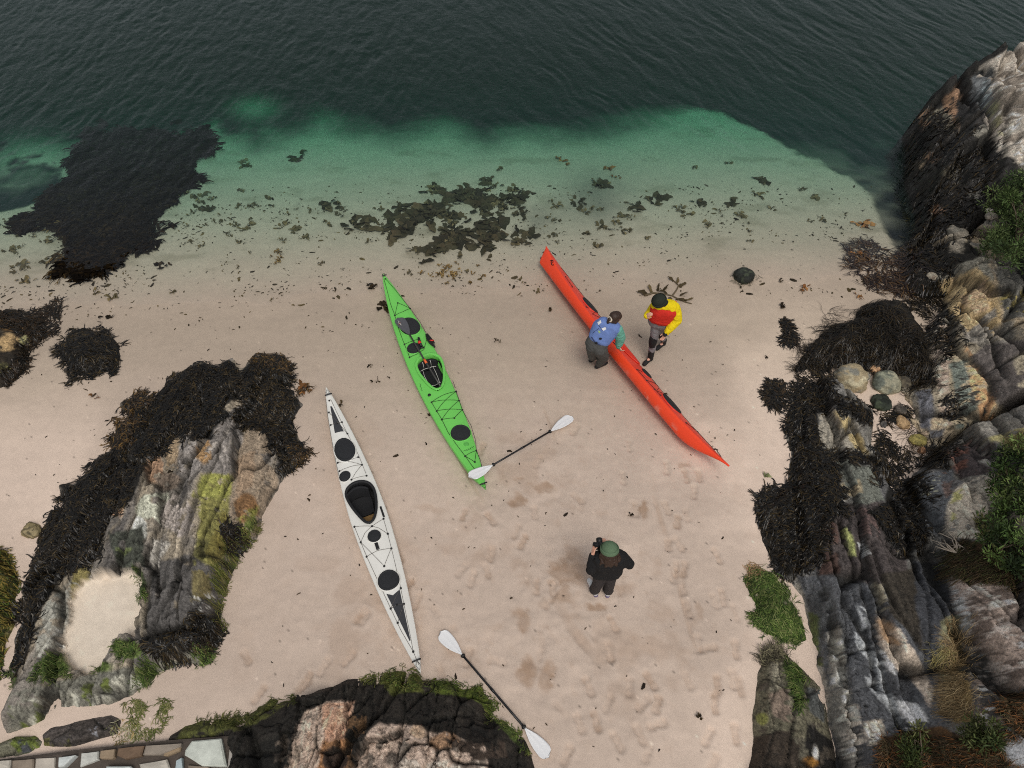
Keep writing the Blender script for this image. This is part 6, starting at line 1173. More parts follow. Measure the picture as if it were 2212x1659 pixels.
# ---- paddles
m_blade = mat('white_blade', A(216,218,217), rough=.38, spec=.5, grain=8, gamt=.05); m_shaft = mat('black_shaft', A(22,22,24), rough=.4, spec=.5)
m_gblade = mat('grey_carbon_blade', A(76,76,80), rough=.5, grain=20, gamt=.2)
def blade(parent, p0, p1, width, m, asym=.18, flip=1, nrm=None, spoon=.02):
    """spoon shaped blade from neck p0 to tip p1 (coordinates relative to the parent)"""
    p0, p1 = Vector(p0), Vector(p1); d = p1-p0; L = d.length; d.normalize(); nz = Vector((0, 0, 1)) if nrm is None else Vector(nrm); s = nz.cross(d).normalized(); up = d.cross(s)
    n, w = 26, 10; V = []; F = []
    for layer in (0, 1):
        for i in range(n+1):
            t = i/n; prof = (math.sin(min(1, t*1.25+.02)**.75*math.pi/2)**1.3)*(1-max(0, (t-.78)/.22)**2.6)**.5
            if i == 0: prof = .14
            for j in range(w+1):
                v = j/w*2-1; x = t*L-abs(v+asym*flip)**2*.02*t; wd = width/2*prof*(1+asym*flip*v*.35*t)
                z = spoon*(t*(1-t)*-2.2+.4*v*v*prof)+.010*math.exp(-(v/.16)**2)*(1-t)**.6*1.0+(.004 if layer == 0 else -.004)
                V.append(p0+d*x+s*(v*wd)+up*z)
    m1 = (n+1)*(w+1)
    for i in range(n):
        for j in range(w):
            a = i*(w+1)+j; f = (a, a+w+1, a+w+2, a+1); F.append(f[::-1]); F.append(tuple(t+m1 for t in f))
    rim = [i*(w+1) for i in range(n+1)]+[n*(w+1)+j for j in range(1, w+1)]+[i*(w+1)+w for i in range(n-1, -1, -1)]+[j for j in range(w-1, 0, -1)]
    for i in range(len(rim)):
        a, b = rim[i], rim[(i+1) % len(rim)]; F.append((a, b, b+m1, a+m1))
    return simple('blade', V, F, m, parent)
def paddle(label, tipA, nA, tipB, nB, zA, zB, wid=.185):
    TA, TB = gp(*tipA, zA), gp(*tipB, zB); L = (TB-TA).length; d = (TB-TA).normalized()
    NA = gp(*nA, zA+(zB-zA)*.2+.02); NB = gp(*nB, zB+(zA-zB)*.2+.02)
    r = empty('paddle', (TA+TB)/2, label, 'paddle'); c = r.location
    sh = [NA-c, NA.lerp(NB, .25)-c, NA.lerp(NB, .495)-c, NA.lerp(NB, .505)-c, NA.lerp(NB, .75)-c, NB-c]
    tube(sh, .0155, 10, m_shaft, 'shaft', r)
    tube([NA.lerp(NB, .47)-c, NA.lerp(NB, .53)-c], .019, 10, m_shaft, 'ferrule', r)
    for N_ in (NA, NB):
        o = (NB-NA).normalized()*(1 if N_ is NA else -1)
        tube([N_-c+o*.045, N_-c+o*.03, N_-c+o*.012, N_-c], [.018, .033, .033, .018], 10, m_fit, 'drip_ring', r)
    blade(r, NA-c-d*.0, TA-c, wid, m_blade, flip=1); blade(r, NB-c, TB-c, wid, m_blade, flip=1)
    return r
paddle('white bladed paddle lying on bare sand beside the black ledge', (950,1364), (998,1414), (1187,1637), (1134,1573), .11, .11)
paddle('white bladed paddle with one blade resting on the green kayak bow', (1012,1031), (1064,1005), (1237,899), (1190,931), .45, .09)
sp = empty('split_paddle', kg_w(cg(285,560), .02), 'half of a dark grey split paddle lying on the green kayak deck', 'paddle')
nk = kg_w(cg(283,553), .06)-sp.location; tp = kg_w(cg(200,432), .045)-sp.location
blade(sp, nk, tp, .21, m_gblade, flip=-1); e0 = kg_w(cg(390,738), .075)-sp.location; e1 = kg_w(cg(493,900), .03)-sp.location
tube([nk, nk.lerp(e0, .5), e0, e0.lerp(e1, .5), e1], .0155, 8, mat('grey_shaft', A(58,56,54), rough=.4), 'shaft', sp); tube([e0-(e0-nk).normalized()*.05, e0+(e1-e0).normalized()*.05], .023, 8, mat('orange_ferrule', A(216,92,44), rough=.5), 'ferrule', sp)
def above(o, fr, p): return p
lg = [kg_w(cg(*p), .075)-sp.location for p in [(203,460),(212,470),(208,478),(220,482),(226,492)]]
tube(lg, .006, 5, m_pipe, 'blade_emblem', sp); tube([kg_w(cg(210,486), .075)-sp.location, kg_w(cg(220,476), .075)-sp.location], .005, 5, m_red, 'blade_emblem', sp)

# ---- red kayak, held on its side
def cr(x, y): return (1150.3+x*.32, 497.7+y*.32)
m_redk = mat_col('orange_red_plastic', rough=.36, grain=4, gamt=.04, bump=.04, bscale=40, spec=.45)
kr = Kayak('kayak', 'orange red sea kayak tipped on its side, hull towards the lower left', (1178,531), (1571,1014), .53, m_redk, z_tip=.32, roll=R(-47), plumb=.66, stern_plumb=.93, bow_rise=.14, depth=.22, full=2.1, crown=.06)
_s = Vector((-math.sin(kr.ang), math.cos(kr.ang), 0))*-.24; kr.mid += _s; kr.root.location = kr.mid
Po = [( -.10,-.14),(-.16,-.19),(-.10,-.21),(.15,-.20),(.45,-.15),(.62,-.07),(.66,0),(.62,.07),(.45,.15),(.15,.20),(-.10,.21),(-.16,.17)]
xs_ = -.24
Po = [(x+xs_+.12, y*.88) for x, y in Po]
def red_col(P):
    c = np.empty((len(P), 3)); c[:] = (.95,.072,.020)
    dk_ = P[:, 2] > kr.zs(np.clip(2*P[:, 0]/kr.L, -1, 1))+.004; c[dk_] = (.80,.065,.035)
    n_ = fbm(P[:, 0]*5, P[:, 1]*9+P[:, 2]*12, 5, 88, .65); s_ = sstep(.60, .66, n_)*sstep(.3, 1.0, P[:, 0])*sstep(.16, .04, P[:, 2]); c = c*(1-.6*s_[:, None])+A(216,140,124)*.6*s_[:, None]
    return c
Pr = kr.cockpit(Po, px=False); hull_r = kr.hull(Pr, red_col); kr.ground()
m_redp = mat('red_plastic_trim', (.80,.05,.025), rough=.4)
kr.m = m_redp
kr.coaming(Pr, m_redp, mat('grey_cockpit_lining', A(150,142,140), rough=.8, grain=20), w=.024, hgt=.02)
kr.seat(np.array([xs_+.16, 0]), .34, .36)
def rx(x, y):                      # how far along the red kayak a picture position is
    g = gp(*cr(x, y), .45); return (g.x-kr.mid.x)*math.cos(kr.ang)+(g.y-kr.mid.y)*math.sin(kr.ang)
kr.hatch((rx(342,482), 0), .23, .16); kr.hatch((rx(425,615), 0.02), .11, .11); kr.hatch((rx(740,948), 0), .12, .11); kr.hatch((rx(893,1165), 0), .24, .155)
a_, b_ = rx(340,515), rx(445,600)
for ln in ([(rx(215,290), -.10), (rx(250,365), -.13)], [(rx(180,215), 0), (rx(260,340), .13), (rx(300,400), .17)], [(a_, -.20), ((a_+b_)/2, .19), (b_, -.21)], [(a_, .19), ((a_+b_)/2, -.2), (b_, .2)], [(rx(680,950), -.22), (rx(800,1080), -.18), (rx(860,1110), -.16)], [(rx(750,1020), -.2), (rx(800,1025), .16), (rx(835,1080), -.17), (rx(865,1105), .15)], [(rx(680,950), -.2), (rx(760,1010), .18)], [(rx(1010,1305), -.10), (rx(1100,1370), .06), (rx(1215,1480), 0)], [(rx(1010,1305), .13), (rx(1100,1370), .10), (rx(1215,1480), 0)], [(rx(740,950), .2), (rx(893,1165), .17), (rx(1010,1300), .12)], [(rx(300,440), .17), (rx(420,600), .2)]):
    kr.line(ln, .0042, px=False)
for f in [(rx(215,290), -.10), (rx(250,365), -.13), (rx(680,950), -.22), (rx(800,1080), -.18), (rx(860,1110), -.16), (rx(1010,1305), -.10), (rx(1080,1345), .08), (a_, -.2), (b_, -.21), (rx(750,1020), -.2)]: kr.fitting(f, px=False)
kr.toggle(-.90, lift=.045); kr.toggle(.885, lift=.03)
kr.box((xs_+.35, -.255), .26, .02, .01, m_fit, 'side_lettering', px=False)
bpy.context.view_layer.update()
def cast(o, vx, vy):
    """where the line of sight at vx, vy meets an object: local point and normal"""
    mi = o.matrix_world.inverted(); org = mi @ Vector((0, 0, H)); tgt = mi @ gp(vx, vy, 0); ok, loc, nor, _ = o.ray_cast(org, (tgt-org).normalized())
    return (loc, nor) if ok else (None, None)
for st in ([(122,205),(132,200),(140,207),(139,218),(130,222)], [(128,206),(127,220),(131,232),(141,236),(145,228)]):
    pp = [cast(hull_r, *cr(*p)) for p in st]; pp = [l+n*.003 for l, n in pp if l is not None]
    if len(pp) > 1: tube(pp, .010, 6, mat('dark_print', A(60,24,24), rough=.5), 'hull_emblem', kr.root)
# ------------------------------------------------------------------ people
def remesh(name, bmV, bmF, voxel, m, parent, smooth=6, wr=0.0, wsc=9.0, seed=0, factor=.5):
    me = bpy.data.meshes.new(name+'_raw'); me.from_pydata([tuple(v) for v in bmV], [], bmF); me.update()
    o = bpy.data.objects.new(name+'_raw', me); COL.objects.link(o)
    r = o.modifiers.new('r', 'REMESH'); r.mode = 'VOXEL'; r.voxel_size = voxel
    s = o.modifiers.new('s', 'SMOOTH'); s.iterations = smooth; s.factor = factor
    dg = bpy.context.evaluated_depsgraph_get(); me2 = bpy.data.meshes.new_from_object(o.evaluated_get(dg)); me2.name = name
    bpy.data.objects.remove(o); bpy.data.meshes.remove(me)
    n = len(me2.vertices); co = np.empty(n*3, np.float32); me2.vertices.foreach_get('co', co); co = co.reshape(-1, 3)
    if wr:
        no = np.empty(n*3, np.float32); me2.vertices.foreach_get('normal', no); no = no.reshape(-1, 3)
        w = np.abs(fbm(co[:, 0]*wsc+co[:, 1]*wsc*.7+seed, co[:, 2]*wsc*1.4-co[:, 1]*wsc*.5, 4, 700+seed, .55)-.5)*2
        co = co-no*((w-.2)*wr)[:, None]; me2.vertices.foreach_set('co', co.astype(np.float32).ravel())
    me2.materials.clear(); me2.polygons.foreach_set('use_smooth', np.ones(len(me2.polygons), bool)); me2.update()
    return link(name, me2, m, parent)
class Caps:
    def __init__(s): s.V = []; s.F = []
    def add(s, a, ra, b=None, rb=None, seg=14):
        a = Vector(a); b = Vector(b) if b is not None else a+Vector((0, 0, .002)); rb = ra if rb is None else rb
        d = b-a
        if d.length < 1e-4: d = Vector((0, 0, .001))
        t = d.normalized(); x = t.orthogonal().normalized(); y = t.cross(x); base = len(s.V); rings = []
        for k in range(1, 6): th = math.pi/2*k/5; rings.append((a-t*ra*math.cos(th), ra*math.sin(th)))
        for k in range(0, 5): th = math.pi/2*k/5; rings.append((b+t*rb*math.sin(th), rb*math.cos(th)))
        s.V.append(a-t*ra)
        for c, r in rings:
            for i in range(seg): an = 2*math.pi*i/seg; s.V.append(c+(x*math.cos(an)+y*math.sin(an))*r)
        s.V.append(b+t*rb); e = len(s.V)-1
        for i in range(seg): s.F.append((base, base+1+(i+1) % seg, base+1+i))
        for k in range(len(rings)-1):
            for i in range(seg):
                p = base+1+k*seg; s.F.append((p+i, p+(i+1) % seg, p+seg+(i+1) % seg, p+seg+i))
        p = base+1+(len(rings)-1)*seg
        for i in range(seg): s.F.append((p+i, p+(i+1) % seg, e))
        return s
    def chain(s, pts, rads):
        for i in range(len(pts)-1): s.add(pts[i], rads[i], pts[i+1], rads[i+1])
        return s
m_skin = mat('skin', A(196,148,126), rough=.55, grain=40, gamt=.08)
m_eye = mat('eye', A(60,44,36), rough=.2); m_lip = mat('lip', A(160,96,88), rough=.5)
V3 = Vector
def hand(c, w, d, n, side, curl=.6, s=1.0):
    """palm, four unequal fingers bent towards n, and a thumb from the side of the palm"""
    d = V3(d).normalized(); n = V3(n); n = (n-d*n.dot(d)).normalized(); t = d.cross(n)*side; w = V3(w)
    for k, o_ in enumerate((-.026, -.009, .009, .026)):
        c.add(w+t*o_*.6*s+d*.012*s, .017*s, w+t*o_*s+d*.082*s, .0125*s)
        L = (.066, .078, .074, .058)[k]*s; p = w+t*o_*1.12*s+d*.088*s; di = d.copy(); r = .0092*s
        for q, f in enumerate((.45, .32, .23)):
            an = curl*(.5, .9, .7)[q]; di = (di*math.cos(an)+n*math.sin(an)).normalized(); e = p+di*L*f; c.add(p, r, e, r*.92); p = e; r *= .93
    p = w-t*.024*s+d*.020*s; e1 = p+(-t*.7+d*.55+n*.35).normalized()*.040*s; e2 = e1+(-t*.15+d*.8+n*.5).normalized()*.030*s; e3 = e2+(d*.8+n*.6+t*.2).normalized()*.022*s
    c.chain([p, e1, e2, e3], [.014*s, .011*s, .010*s, .008*s])
def torso(c, J, k, levels, grow=0.0, fwd=0.0):
    """stacked wide capsules from pelvis to shoulders"""
    lp_ = (J['hipR']-J['hipL']).normalized(); ls = (J['shR']-J['shL']).normalized(); pts = {'pelvis': (J['pelvis'], .085, .112), 'belly': (J['belly'], .075, .104), 'chest': (J['chest'], .098, .112), 'upper': (J['neck']+(J['chest']-J['neck'])*.35, .105, .088)}
    prev = None
    for i, lv in enumerate(levels):
        p, hw, r = pts[lv]; f = {'pelvis': 0, 'belly': .4, 'chest': .85, 'upper': 1}[lv]; l = (lp_*(1-f)+ls*f).normalized(); hw *= k; r = r*k+grow
        L_, R_ = p-l*hw, p+l*hw; c.add(L_, r, R_, r)
        if prev: c.add(prev[0], prev[3], L_, r); c.add(prev[1], prev[3], R_, r); c.add(prev[2], prev[3], p, r)
        prev = (L_, R_, p, r)
def person(label, J, st):
    org = gp(*J.pop('base_px'), 0.0)
    J = {k: (V3(v)-org if k not in ('hf', 'hu', 'hdL', 'hdR', 'hnL', 'hnR') else V3(v).normalized()) for k, v in J.items()}
    root = empty('person', org, label, 'person'); root.location.z = float(sand_z(np.array([org.x]), np.array([org.y]))[0])-.005; k = st.get('k', 1.0)
    hc, f, u = J['head'], J['hf'], J['hu']; u = (u-f*u.dot(f)).normalized(); r = f.cross(u)
    b = Caps()
    b.add(hc-f*.028+u*.012, .083, hc+f*.022+u*.015, .080); b.add(hc+f*.035-u*.035, .058, hc+f*.045-u*.075, .046); b.add(hc+f*.062-u*.098, .026)
    b.add(hc+f*.098+u*.002, .008, hc+f*.112-u*.030, .013); b.add(hc+f*.092+u*.022-r*.03, .012, hc+f*.092+u*.022+r*.03, .012)
    for s in (-1, 1): b.add(hc+r*s*.082-f*.005+u*.012, .014, hc+r*s*.082-f*.010-u*.022, .010); b.add(hc+f*.07+r*s*.035-u*.035, .022)
    b.chain([hc-u*.06-f*.015, J['neck']], [.052, .056]); torso(b, J, k*.93, ['pelvis', 'belly', 'chest', 'upper'])
    for s in 'LR':
        fd_ = J['toe'+s]-J['ank'+s]; fd_.z = 0; fd_.normalize(); J['toe'+s] = V3((J['ank'+s].x, J['ank'+s].y, .035))+fd_*.145
        b.chain([J['neck']+(J['sh'+s]-J['neck'])*.4, J['sh'+s], J['el'+s], J['wr'+s]], [.05*k, .052*k, .040*k, .027*k])
        sd = 1 if s == 'R' else -1
        if s not in st.get('nohand', ''): hand(b, J['wr'+s], J['hd'+s], J['hn'+s], sd, st.get('curl', .6), .95*k)
        b.chain([J['hip'+s], J['knee'+s], J['ank'+s], J['toe'+s]], [.078*k, .050*k, .034*k, .022])
    remesh('body', b.V, b.F, .006, m_skin, root, 3)
    for s in (-1, 1):
        e = Caps(); e.add(hc+f*.088+r*s*.032+u*.0, .011); simple('eye', e.V, e.F, m_eye, root)
    e = Caps(); e.add(hc+f*.094-u*.062-r*.018, .006, hc+f*.094-u*.062+r*.018, .006); simple('mouth', e.V, e.F, m_lip, root)
    # trousers
    c = Caps(); tr = st['tr_r']
    torso(c, J, k, ['pelvis', 'belly'] if st.get('high') else ['pelvis'], .012)
    for s in 'LR': c.add(J['pelvis'], .11*k, J['hip'+s], tr[0]*k); c.chain([J['hip'+s], J['hip'+s].lerp(J['knee'+s], .5), J['knee'+s], J['knee'+s].lerp(J['ank'+s], .5), J['ank'+s].lerp(J['knee'+s], st.get('cuff', .05))], [tr[0]*k, tr[1]*k, tr[2]*k, tr[3]*k, tr[4]*k])
    remesh('trousers', c.V, c.F, .011, st['trousers'], root, 4, .022, 11, 3)
    # jacket
    c = Caps(); g = st.get('jg', .022); torso(c, J, k, st.get('jl', ['pelvis', 'belly', 'chest', 'upper']), g); ar = st['arm_r']
    for s in 'LR':
        c.chain([J['neck']+(J['sh'+s]-J['neck'])*.35, J['sh'+s], J['sh'+s].lerp(J['el'+s], .5), J['el'+s], J['el'+s].lerp(J['wr'+s], .6), J['wr'+s].lerp(J['el'+s], .10)], [.07*k, ar[0]*k, ar[1]*k, ar[2]*k, ar[3]*k, ar[4]*k])
    c.add(J['neck']-V3((0, 0, .02)), .066*k, J['neck']+(hc-J['neck'])*.22, .062*k)
    jk = remesh('jacket', c.V, c.F, .010, st['jacket'], root, 4, st.get('jw', .020), 10, 7)
    for s in 'LR':
        sh = Caps(); an, to = J['ank'+s], J['toe'+s]; fd = (to-an); fd.z = 0; fd.normalize(); an0 = V3((an.x, an.y, .045)); 
        sh.add(an0-fd*.035, .043, an0+fd*.06, .042); sh.add(an0+fd*.06, .042, V3((an.x, an.y, .035))+fd*.175, .038); sh.add(an0+fd*.0+fd.cross(V3((0,0,1)))*.012+fd*.13, .036)
        if st.get('boot'): sh.chain([an0-fd*.01, an+V3((0, 0, .06)), an.lerp(J['knee'+s], st['boot'])], [.054, .058, .064])
        remesh('shoe' if not st.get('boot') else 'boot', sh.V, sh.F, .008, st['shoe_'+s] if 'shoe_'+s in st else st['shoe'], root, 3)
        if st.get('sole'):
            so = Caps(); z_ = .018; so.add(V3((an.x, an.y, z_))-fd*.045, .030, V3((an.x, an.y, z_))+fd*.165, .032)
            P_ = [V3((v.x, v.y, min(v.z, .030))) for v in so.V]; P_ = [V3((v.x+(v.x-an.x-fd.x*.06)*.12, v.y+(v.y-an.y-fd.y*.06)*.12, v.z)) for v in P_]; simple('sole', P_, so.F, st['sole'], root)
    return root, J, (hc, f, u, r)
def dome(name, hc, f, u, r, rad, m, parent, a_max=100, tilt=0.0, fold=True, squash=1.0, back=0.0):
    uu = (u*math.cos(tilt)-f*math.sin(tilt)).normalized(); ff = (f*math.cos(tilt)+u*math.sin(tilt)).normalized(); V = []; F = []; n = 32; th = [R(a) for a in np.linspace(2, a_max, 16)]; prof = [(rad*math.sin(t), rad*math.cos(t)*squash) for t in th]
    if fold:
        q = prof[-1]; p2 = prof[-5]; prof += [(q[0]+.010, q[1]), (q[0]+.013, q[1]+.012), (p2[0]+.014, p2[1]), (p2[0]+.004, p2[1]+.006)]
    for (a, z) in prof:
        for i in range(n): an = 2*math.pi*i/n; V.append(hc+ff*(a*math.cos(an)*1.06-back)+r*a*math.sin(an)+uu*z)
    for k in range(len(prof)-1):
        for i in range(n): F.append((k*n+i, k*n+(i+1) % n, (k+1)*n+(i+1) % n, (k+1)*n+i))
    F.append(tuple(range(n-1, -1, -1)))
    return simple(name, V, F, m, parent)
def surf(o, root, a, b, d):
    """pull a point onto the surface of a garment"""
def cloth(name, c, grain=60, gamt=.2, rough=.85, bump=.25): return mat(name, A(*c), rough=rough, spec=.25, grain=grain, gamt=gamt, bump=bump, bscale=140)

def W3(px, py, z): return gp(px, py, z)
# ---- the photographer, seen from behind
jac = cloth('black_fleece', (28,28,29)); tro = cloth('dark_grey_cloth', (52,48,48)); 
J = dict(base_px=(1297,1274), head=W3(1316,1190,1.575), hf=(-.12,1,-.10), hu=(0,.1,1), neck=W3(1316,1207,1.40), chest=W3(1316,1213,1.25), belly=W3(1312,1222,1.08), pelvis=W3(1308,1233,.93),
   shL=W3(1289,1209,1.34), shR=W3(1343,1206,1.34), elL=W3(1276,1234,1.13), elR=W3(1359,1222,1.16), wrL=W3(1290,1196,1.38), wrR=W3(1322,1180,1.38), hdL=(.15,.5,.9), hdR=(-.6,.5,.6), hnL=(.9,.3,-.2), hnR=(-.5,.8,-.1),
   hipL=W3(1297,1236,.88), hipR=W3(1319,1236,.88), kneeL=W3(1291,1262,.47), kneeR=W3(1316,1262,.47), ankL=W3(1284,1276,.09), ankR=W3(1313,1277,.09), toeL=W3(1270,1252,.03), toeR=W3(1313,1258,.03))
J['wrL'] = J['head']+V3((-.20,.02,-.18)); J['wrR'] = J['head']+V3((.03,.13,-.22))
wsn = mat('white_shoe', A(196,196,194), rough=.6, grain=20, gamt=.1); psole = mat('mauve_sole', A(96,84,112), rough=.7)
ph, Jp, (hc, f, u, r) = person('photographer in black fleece and green beanie, seen from behind on the sand', J, dict(k=1.0, jacket=jac, trousers=tro, shoe=wsn, sole=psole, tr_r=(.098,.088,.078,.074,.080), arm_r=(.080,.076,.070,.060,.050), jg=.034, jw=.022))
beanie = cloth('green_knit', (84,104,80), grain=90, gamt=.25)
dome('beanie', hc, f, u, r, .112, beanie, ph, a_max=98, tilt=-.30)
hair_m = mat_col('hair', rough=.6, grain=8, gamt=.2, bump=.3, bscale=60)
hm = mat('brown_hair', A(50,34,25), rough=.55, grain=70, gamt=.35, bump=.4, bscale=90)
c = Caps(); nk = Jp['neck']
c.chain([hc-f*.05-u*.03, hc-f*.075-u*.10, nk-f*.085+u*.03, nk-f*.10-u*.02], [.078,.066,.058,.035])
for s in (-1, 1):
    c.chain([hc+r*s*.06-u*.02-f*.03, hc+r*s*.095-u*.10-f*.03, nk+r*s*.105-f*.06+u*.03, nk+r*s*.14-f*.07-u*.03], [.050,.042,.036,.016]); c.chain([hc+r*s*.03-u*.04-f*.06, nk+r*s*.05-f*.09+u*.02, nk+r*s*.07-f*.105-u*.03], [.06,.042,.02])
remesh('hair', c.V, c.F, .009, hm, ph, 3, .02, 22, 9)
camo = empty('camera', ph.location+hc+V3((-.11,.095,-.095)), 'black camera held up in front of the photographer in the green beanie', 'camera')
m_cam = mat('camera_black', A(16,16,17), rough=.45, bump=.2, bscale=200)
def rbox(name, c, s, m, parent, bev=.008):
    bm = bmesh.new(); bmesh.ops.create_cube(bm, size=1)
    for v in bm.verts: v.co = V3((v.co.x*s[0], v.co.y*s[1], v.co.z*s[2]))+V3(c)
    bmesh.ops.bevel(bm, geom=list(bm.edges), offset=bev, segments=2, affect='EDGES'); me = bpy.data.meshes.new(name); bm.to_mesh(me); bm.free(); return link(name, me, m, parent)
rbox('camera_body', (0, 0, 0), (.145,.07,.10), m_cam, camo); rbox('viewfinder', (.01, -.005, .062), (.05,.06,.035), m_cam, camo, .006); rbox('grip', (-.075, .02, -.005), (.03,.06,.09), m_cam, camo, .01)
tube([(0,.03,-.005),(0,.06,-.005),(0,.065,-.005),(0,.105,-.005),(0,.11,-.005)], [.038,.038,.042,.042,.038], 20, m_cam, 'lens', camo)
for p_ in ((-.055,0,.055),(.055,0,.055)): tube([V3(p_)-V3((0,0,.006)), V3(p_)+V3((0,0,.006))], .014, 12, m_cam, 'dial', camo)

# ---- the woman bending over the red kayak
teal = cloth('teal_dry_top', (98,156,138), grain=12, gamt=.12, bump=.1); blu = cloth('blue_vest', (98,120,172), grain=14, gamt=.14, bump=.15); gry = cloth('charcoal_dry_trousers', (72,72,70), grain=12, gamt=.18)
J = dict(base_px=(1296,784), head=W3(1330,686,1.44), hf=(.78,.45,-.35), hu=(.2,.1,1), neck=W3(1319,701,1.31), chest=W3(1307,712,1.18), belly=W3(1296,730,1.02), pelvis=W3(1288,746,.88),
   shL=W3(1301,698,1.27), shR=W3(1334,712,1.24), elL=W3(1316,712,1.02), elR=W3(1340,731,.98), wrL=W3(1332,735,.78), wrR=W3(1336,750,.74), hdL=(.8,-.2,-.5), hdR=(.5,-.3,-.6), hnL=(.3,.1,-1), hnR=(.8,0,-.5),
   hipL=W3(1281,748,.84), hipR=W3(1296,755,.83), kneeL=W3(1280,766,.47), kneeR=W3(1304,772,.46), ankL=W3(1279,774,.09), ankR=W3(1293,788,.09), toeL=W3(1292,768,.03), toeR=W3(1311,784,.03))
J['wrL'] = J['elL']+V3((.22,-.04,-.10)); J['elL'] = J['shL']+V3((.14,.06,-.20)); J['wrL'] = J['elL']+V3((.17,-.06,-.15))
bsh = mat('black_neoprene', A(20,20,21), rough=.75)
wo, Jw, (hc, f, u, r) = person('woman in blue buoyancy vest and teal top bending over the red kayak', J, dict(k=.97, jacket=teal, trousers=gry, shoe=bsh, tr_r=(.132,.118,.098,.086,.066), arm_r=(.090,.098,.094,.074,.054), jg=.012, jl=['belly','chest','upper'], jw=.024, high=True, curl=.9))
c = Caps(); torso(c, Jw, .93, ['belly', 'chest', 'upper'], .040)
for s in 'LR': c.add(Jw['neck']+(Jw['sh'+s]-Jw['neck'])*.5-V3((0, 0, .005)), .062)
vest = remesh('buoyancy_vest', c.V, c.F, .010, blu, wo, 5, .010, 8, 5)
c = Caps(); c.chain([Jw['neck']-u*.01, Jw['neck'].lerp(hc, .35)], [.066,.060]); remesh('neck_seal', c.V, c.F, .009, bsh, wo, 2)
c = Caps(); c.chain([Jw['wrR'].lerp(Jw['elR'], .35), Jw['wrR'].lerp(Jw['elR'], -.02)], [.052,.042]); remesh('cuff', c.V, c.F, .008, bsh, wo, 2)
c = Caps(); c.chain([Jw['wrL'].lerp(Jw['elL'], .35), Jw['wrL'].lerp(Jw['elL'], -.02)], [.052,.042]); remesh('cuff', c.V, c.F, .008, bsh, wo, 2)
c = Caps(); c.add(hc-f*.040+u*.018, .092, hc+f*.012+u*.024, .088); c.add(hc-f*.05-u*.04, .075)
for s in (-1, 1): c.add(hc+r*s*.045-f*.02-u*.01, .058, hc+r*s*.05-f*.03-u*.04, .05)
remesh('hair', c.V, c.F, .007, hm, wo, 3, .010, 34, 8)
c = Caps(); c.add(hc-f*.105-u*.03, .040, hc-f*.125-u*.035, .034); c.chain([hc-f*.10-u*.04, hc-f*.125-u*.09, hc-f*.105-u*.15], [.034,.028,.012]); remesh('ponytail', c.V, c.F, .007, hm, wo, 2, .012, 30, 4)
tube([hc-f*.118-u*.033+(r*math.cos(a)+u*math.sin(a))*.040 for a in np.linspace(0, 2*math.pi, 16, endpoint=False)], [.013+.004*(i % 2) for i in range(16)], 8, mat('cream_scrunchie', A(206,190,172), rough=.8, grain=60, gamt=.4), 'hair_scrunchie', wo, closed=True)
bpy.context.view_layer.update()
m_refl = mat('reflective_white', A(216,220,224), rough=.4); m_navy = mat('navy_strap', A(40,48,80), rough=.7); m_lime = mat('lime_print', A(176,206,120), rough=.6)
def sticker(o, name, quad, m, parent, n=6, lift=.004):
    V = []; F = []
    for i in range(n+1):
        for j in range(n+1):
            s, t = i/n, j/n; x = (quad[0][0]*(1-t)+quad[1][0]*t)*(1-s)+(quad[3][0]*(1-t)+quad[2][0]*t)*s; y = (quad[0][1]*(1-t)+quad[1][1]*t)*(1-s)+(quad[3][1]*(1-t)+quad[2][1]*t)*s
            l, nn = cast(o, x, y)
            if l is None: return None
            V.append(l+nn*lift)
    for i in range(n):
        for j in range(n): F.append((i*(n+1)+j, i*(n+1)+j+1, (i+1)*(n+1)+j+1, (i+1)*(n+1)+j))
    return simple(name, V, F, m, parent)
def stripe(o, name, pts, rad, m, parent, lift=.003):
    P_ = []
    for i in range(len(pts)-1):
        for q in range(5):
            a = q/5; l, nn = cast(o, pts[i][0]*(1-a)+pts[i+1][0]*a, pts[i][1]*(1-a)+pts[i+1][1]*a)
            if l is not None: P_.append(l+nn*lift)
    l, nn = cast(o, *pts[-1])
    if l is not None: P_.append(l+nn*lift)
    return tube(P_, rad, 6, m, name, parent) if len(P_) > 2 else None
def c4(x, y): return (1227.7+x*.14, 586.2+y*.14)
sticker(vest, 'reflective_patch', [c4(450,790), c4(500,750), c4(512,790), c4(468,830)], m_refl, wo); sticker(vest, 'reflective_patch', [c4(512,880), c4(572,858), c4(588,892), c4(535,920)], m_refl, wo)
stripe(vest, 'vest_seam', [c4(468,832), c4(535,915)], .004, m_navy, wo); stripe(vest, 'vest_seam', [c4(380,950), c4(470,880)], .004, m_navy, wo); stripe(vest, 'vest_emblem', [c4(462,915), c4(478,935), c4(470,950)], .006, m_lime, wo); stripe(vest, 'vest_emblem', [c4(484,915), c4(490,940), c4(482,950)], .005, m_lime, wo)
stripe(vest, 'waist_strap', [c4(360,1010), c4(400,1075), c4(440,1115), c4(500,1140)], .010, m_navy, wo); 
for p_ in ((496,1035), (436,1100)):
    l, nn = cast(vest, *c4(*p_))
    if l is not None: rbox('buckle', l+nn*.01, (.045,.03,.03), bsh, wo, .006)

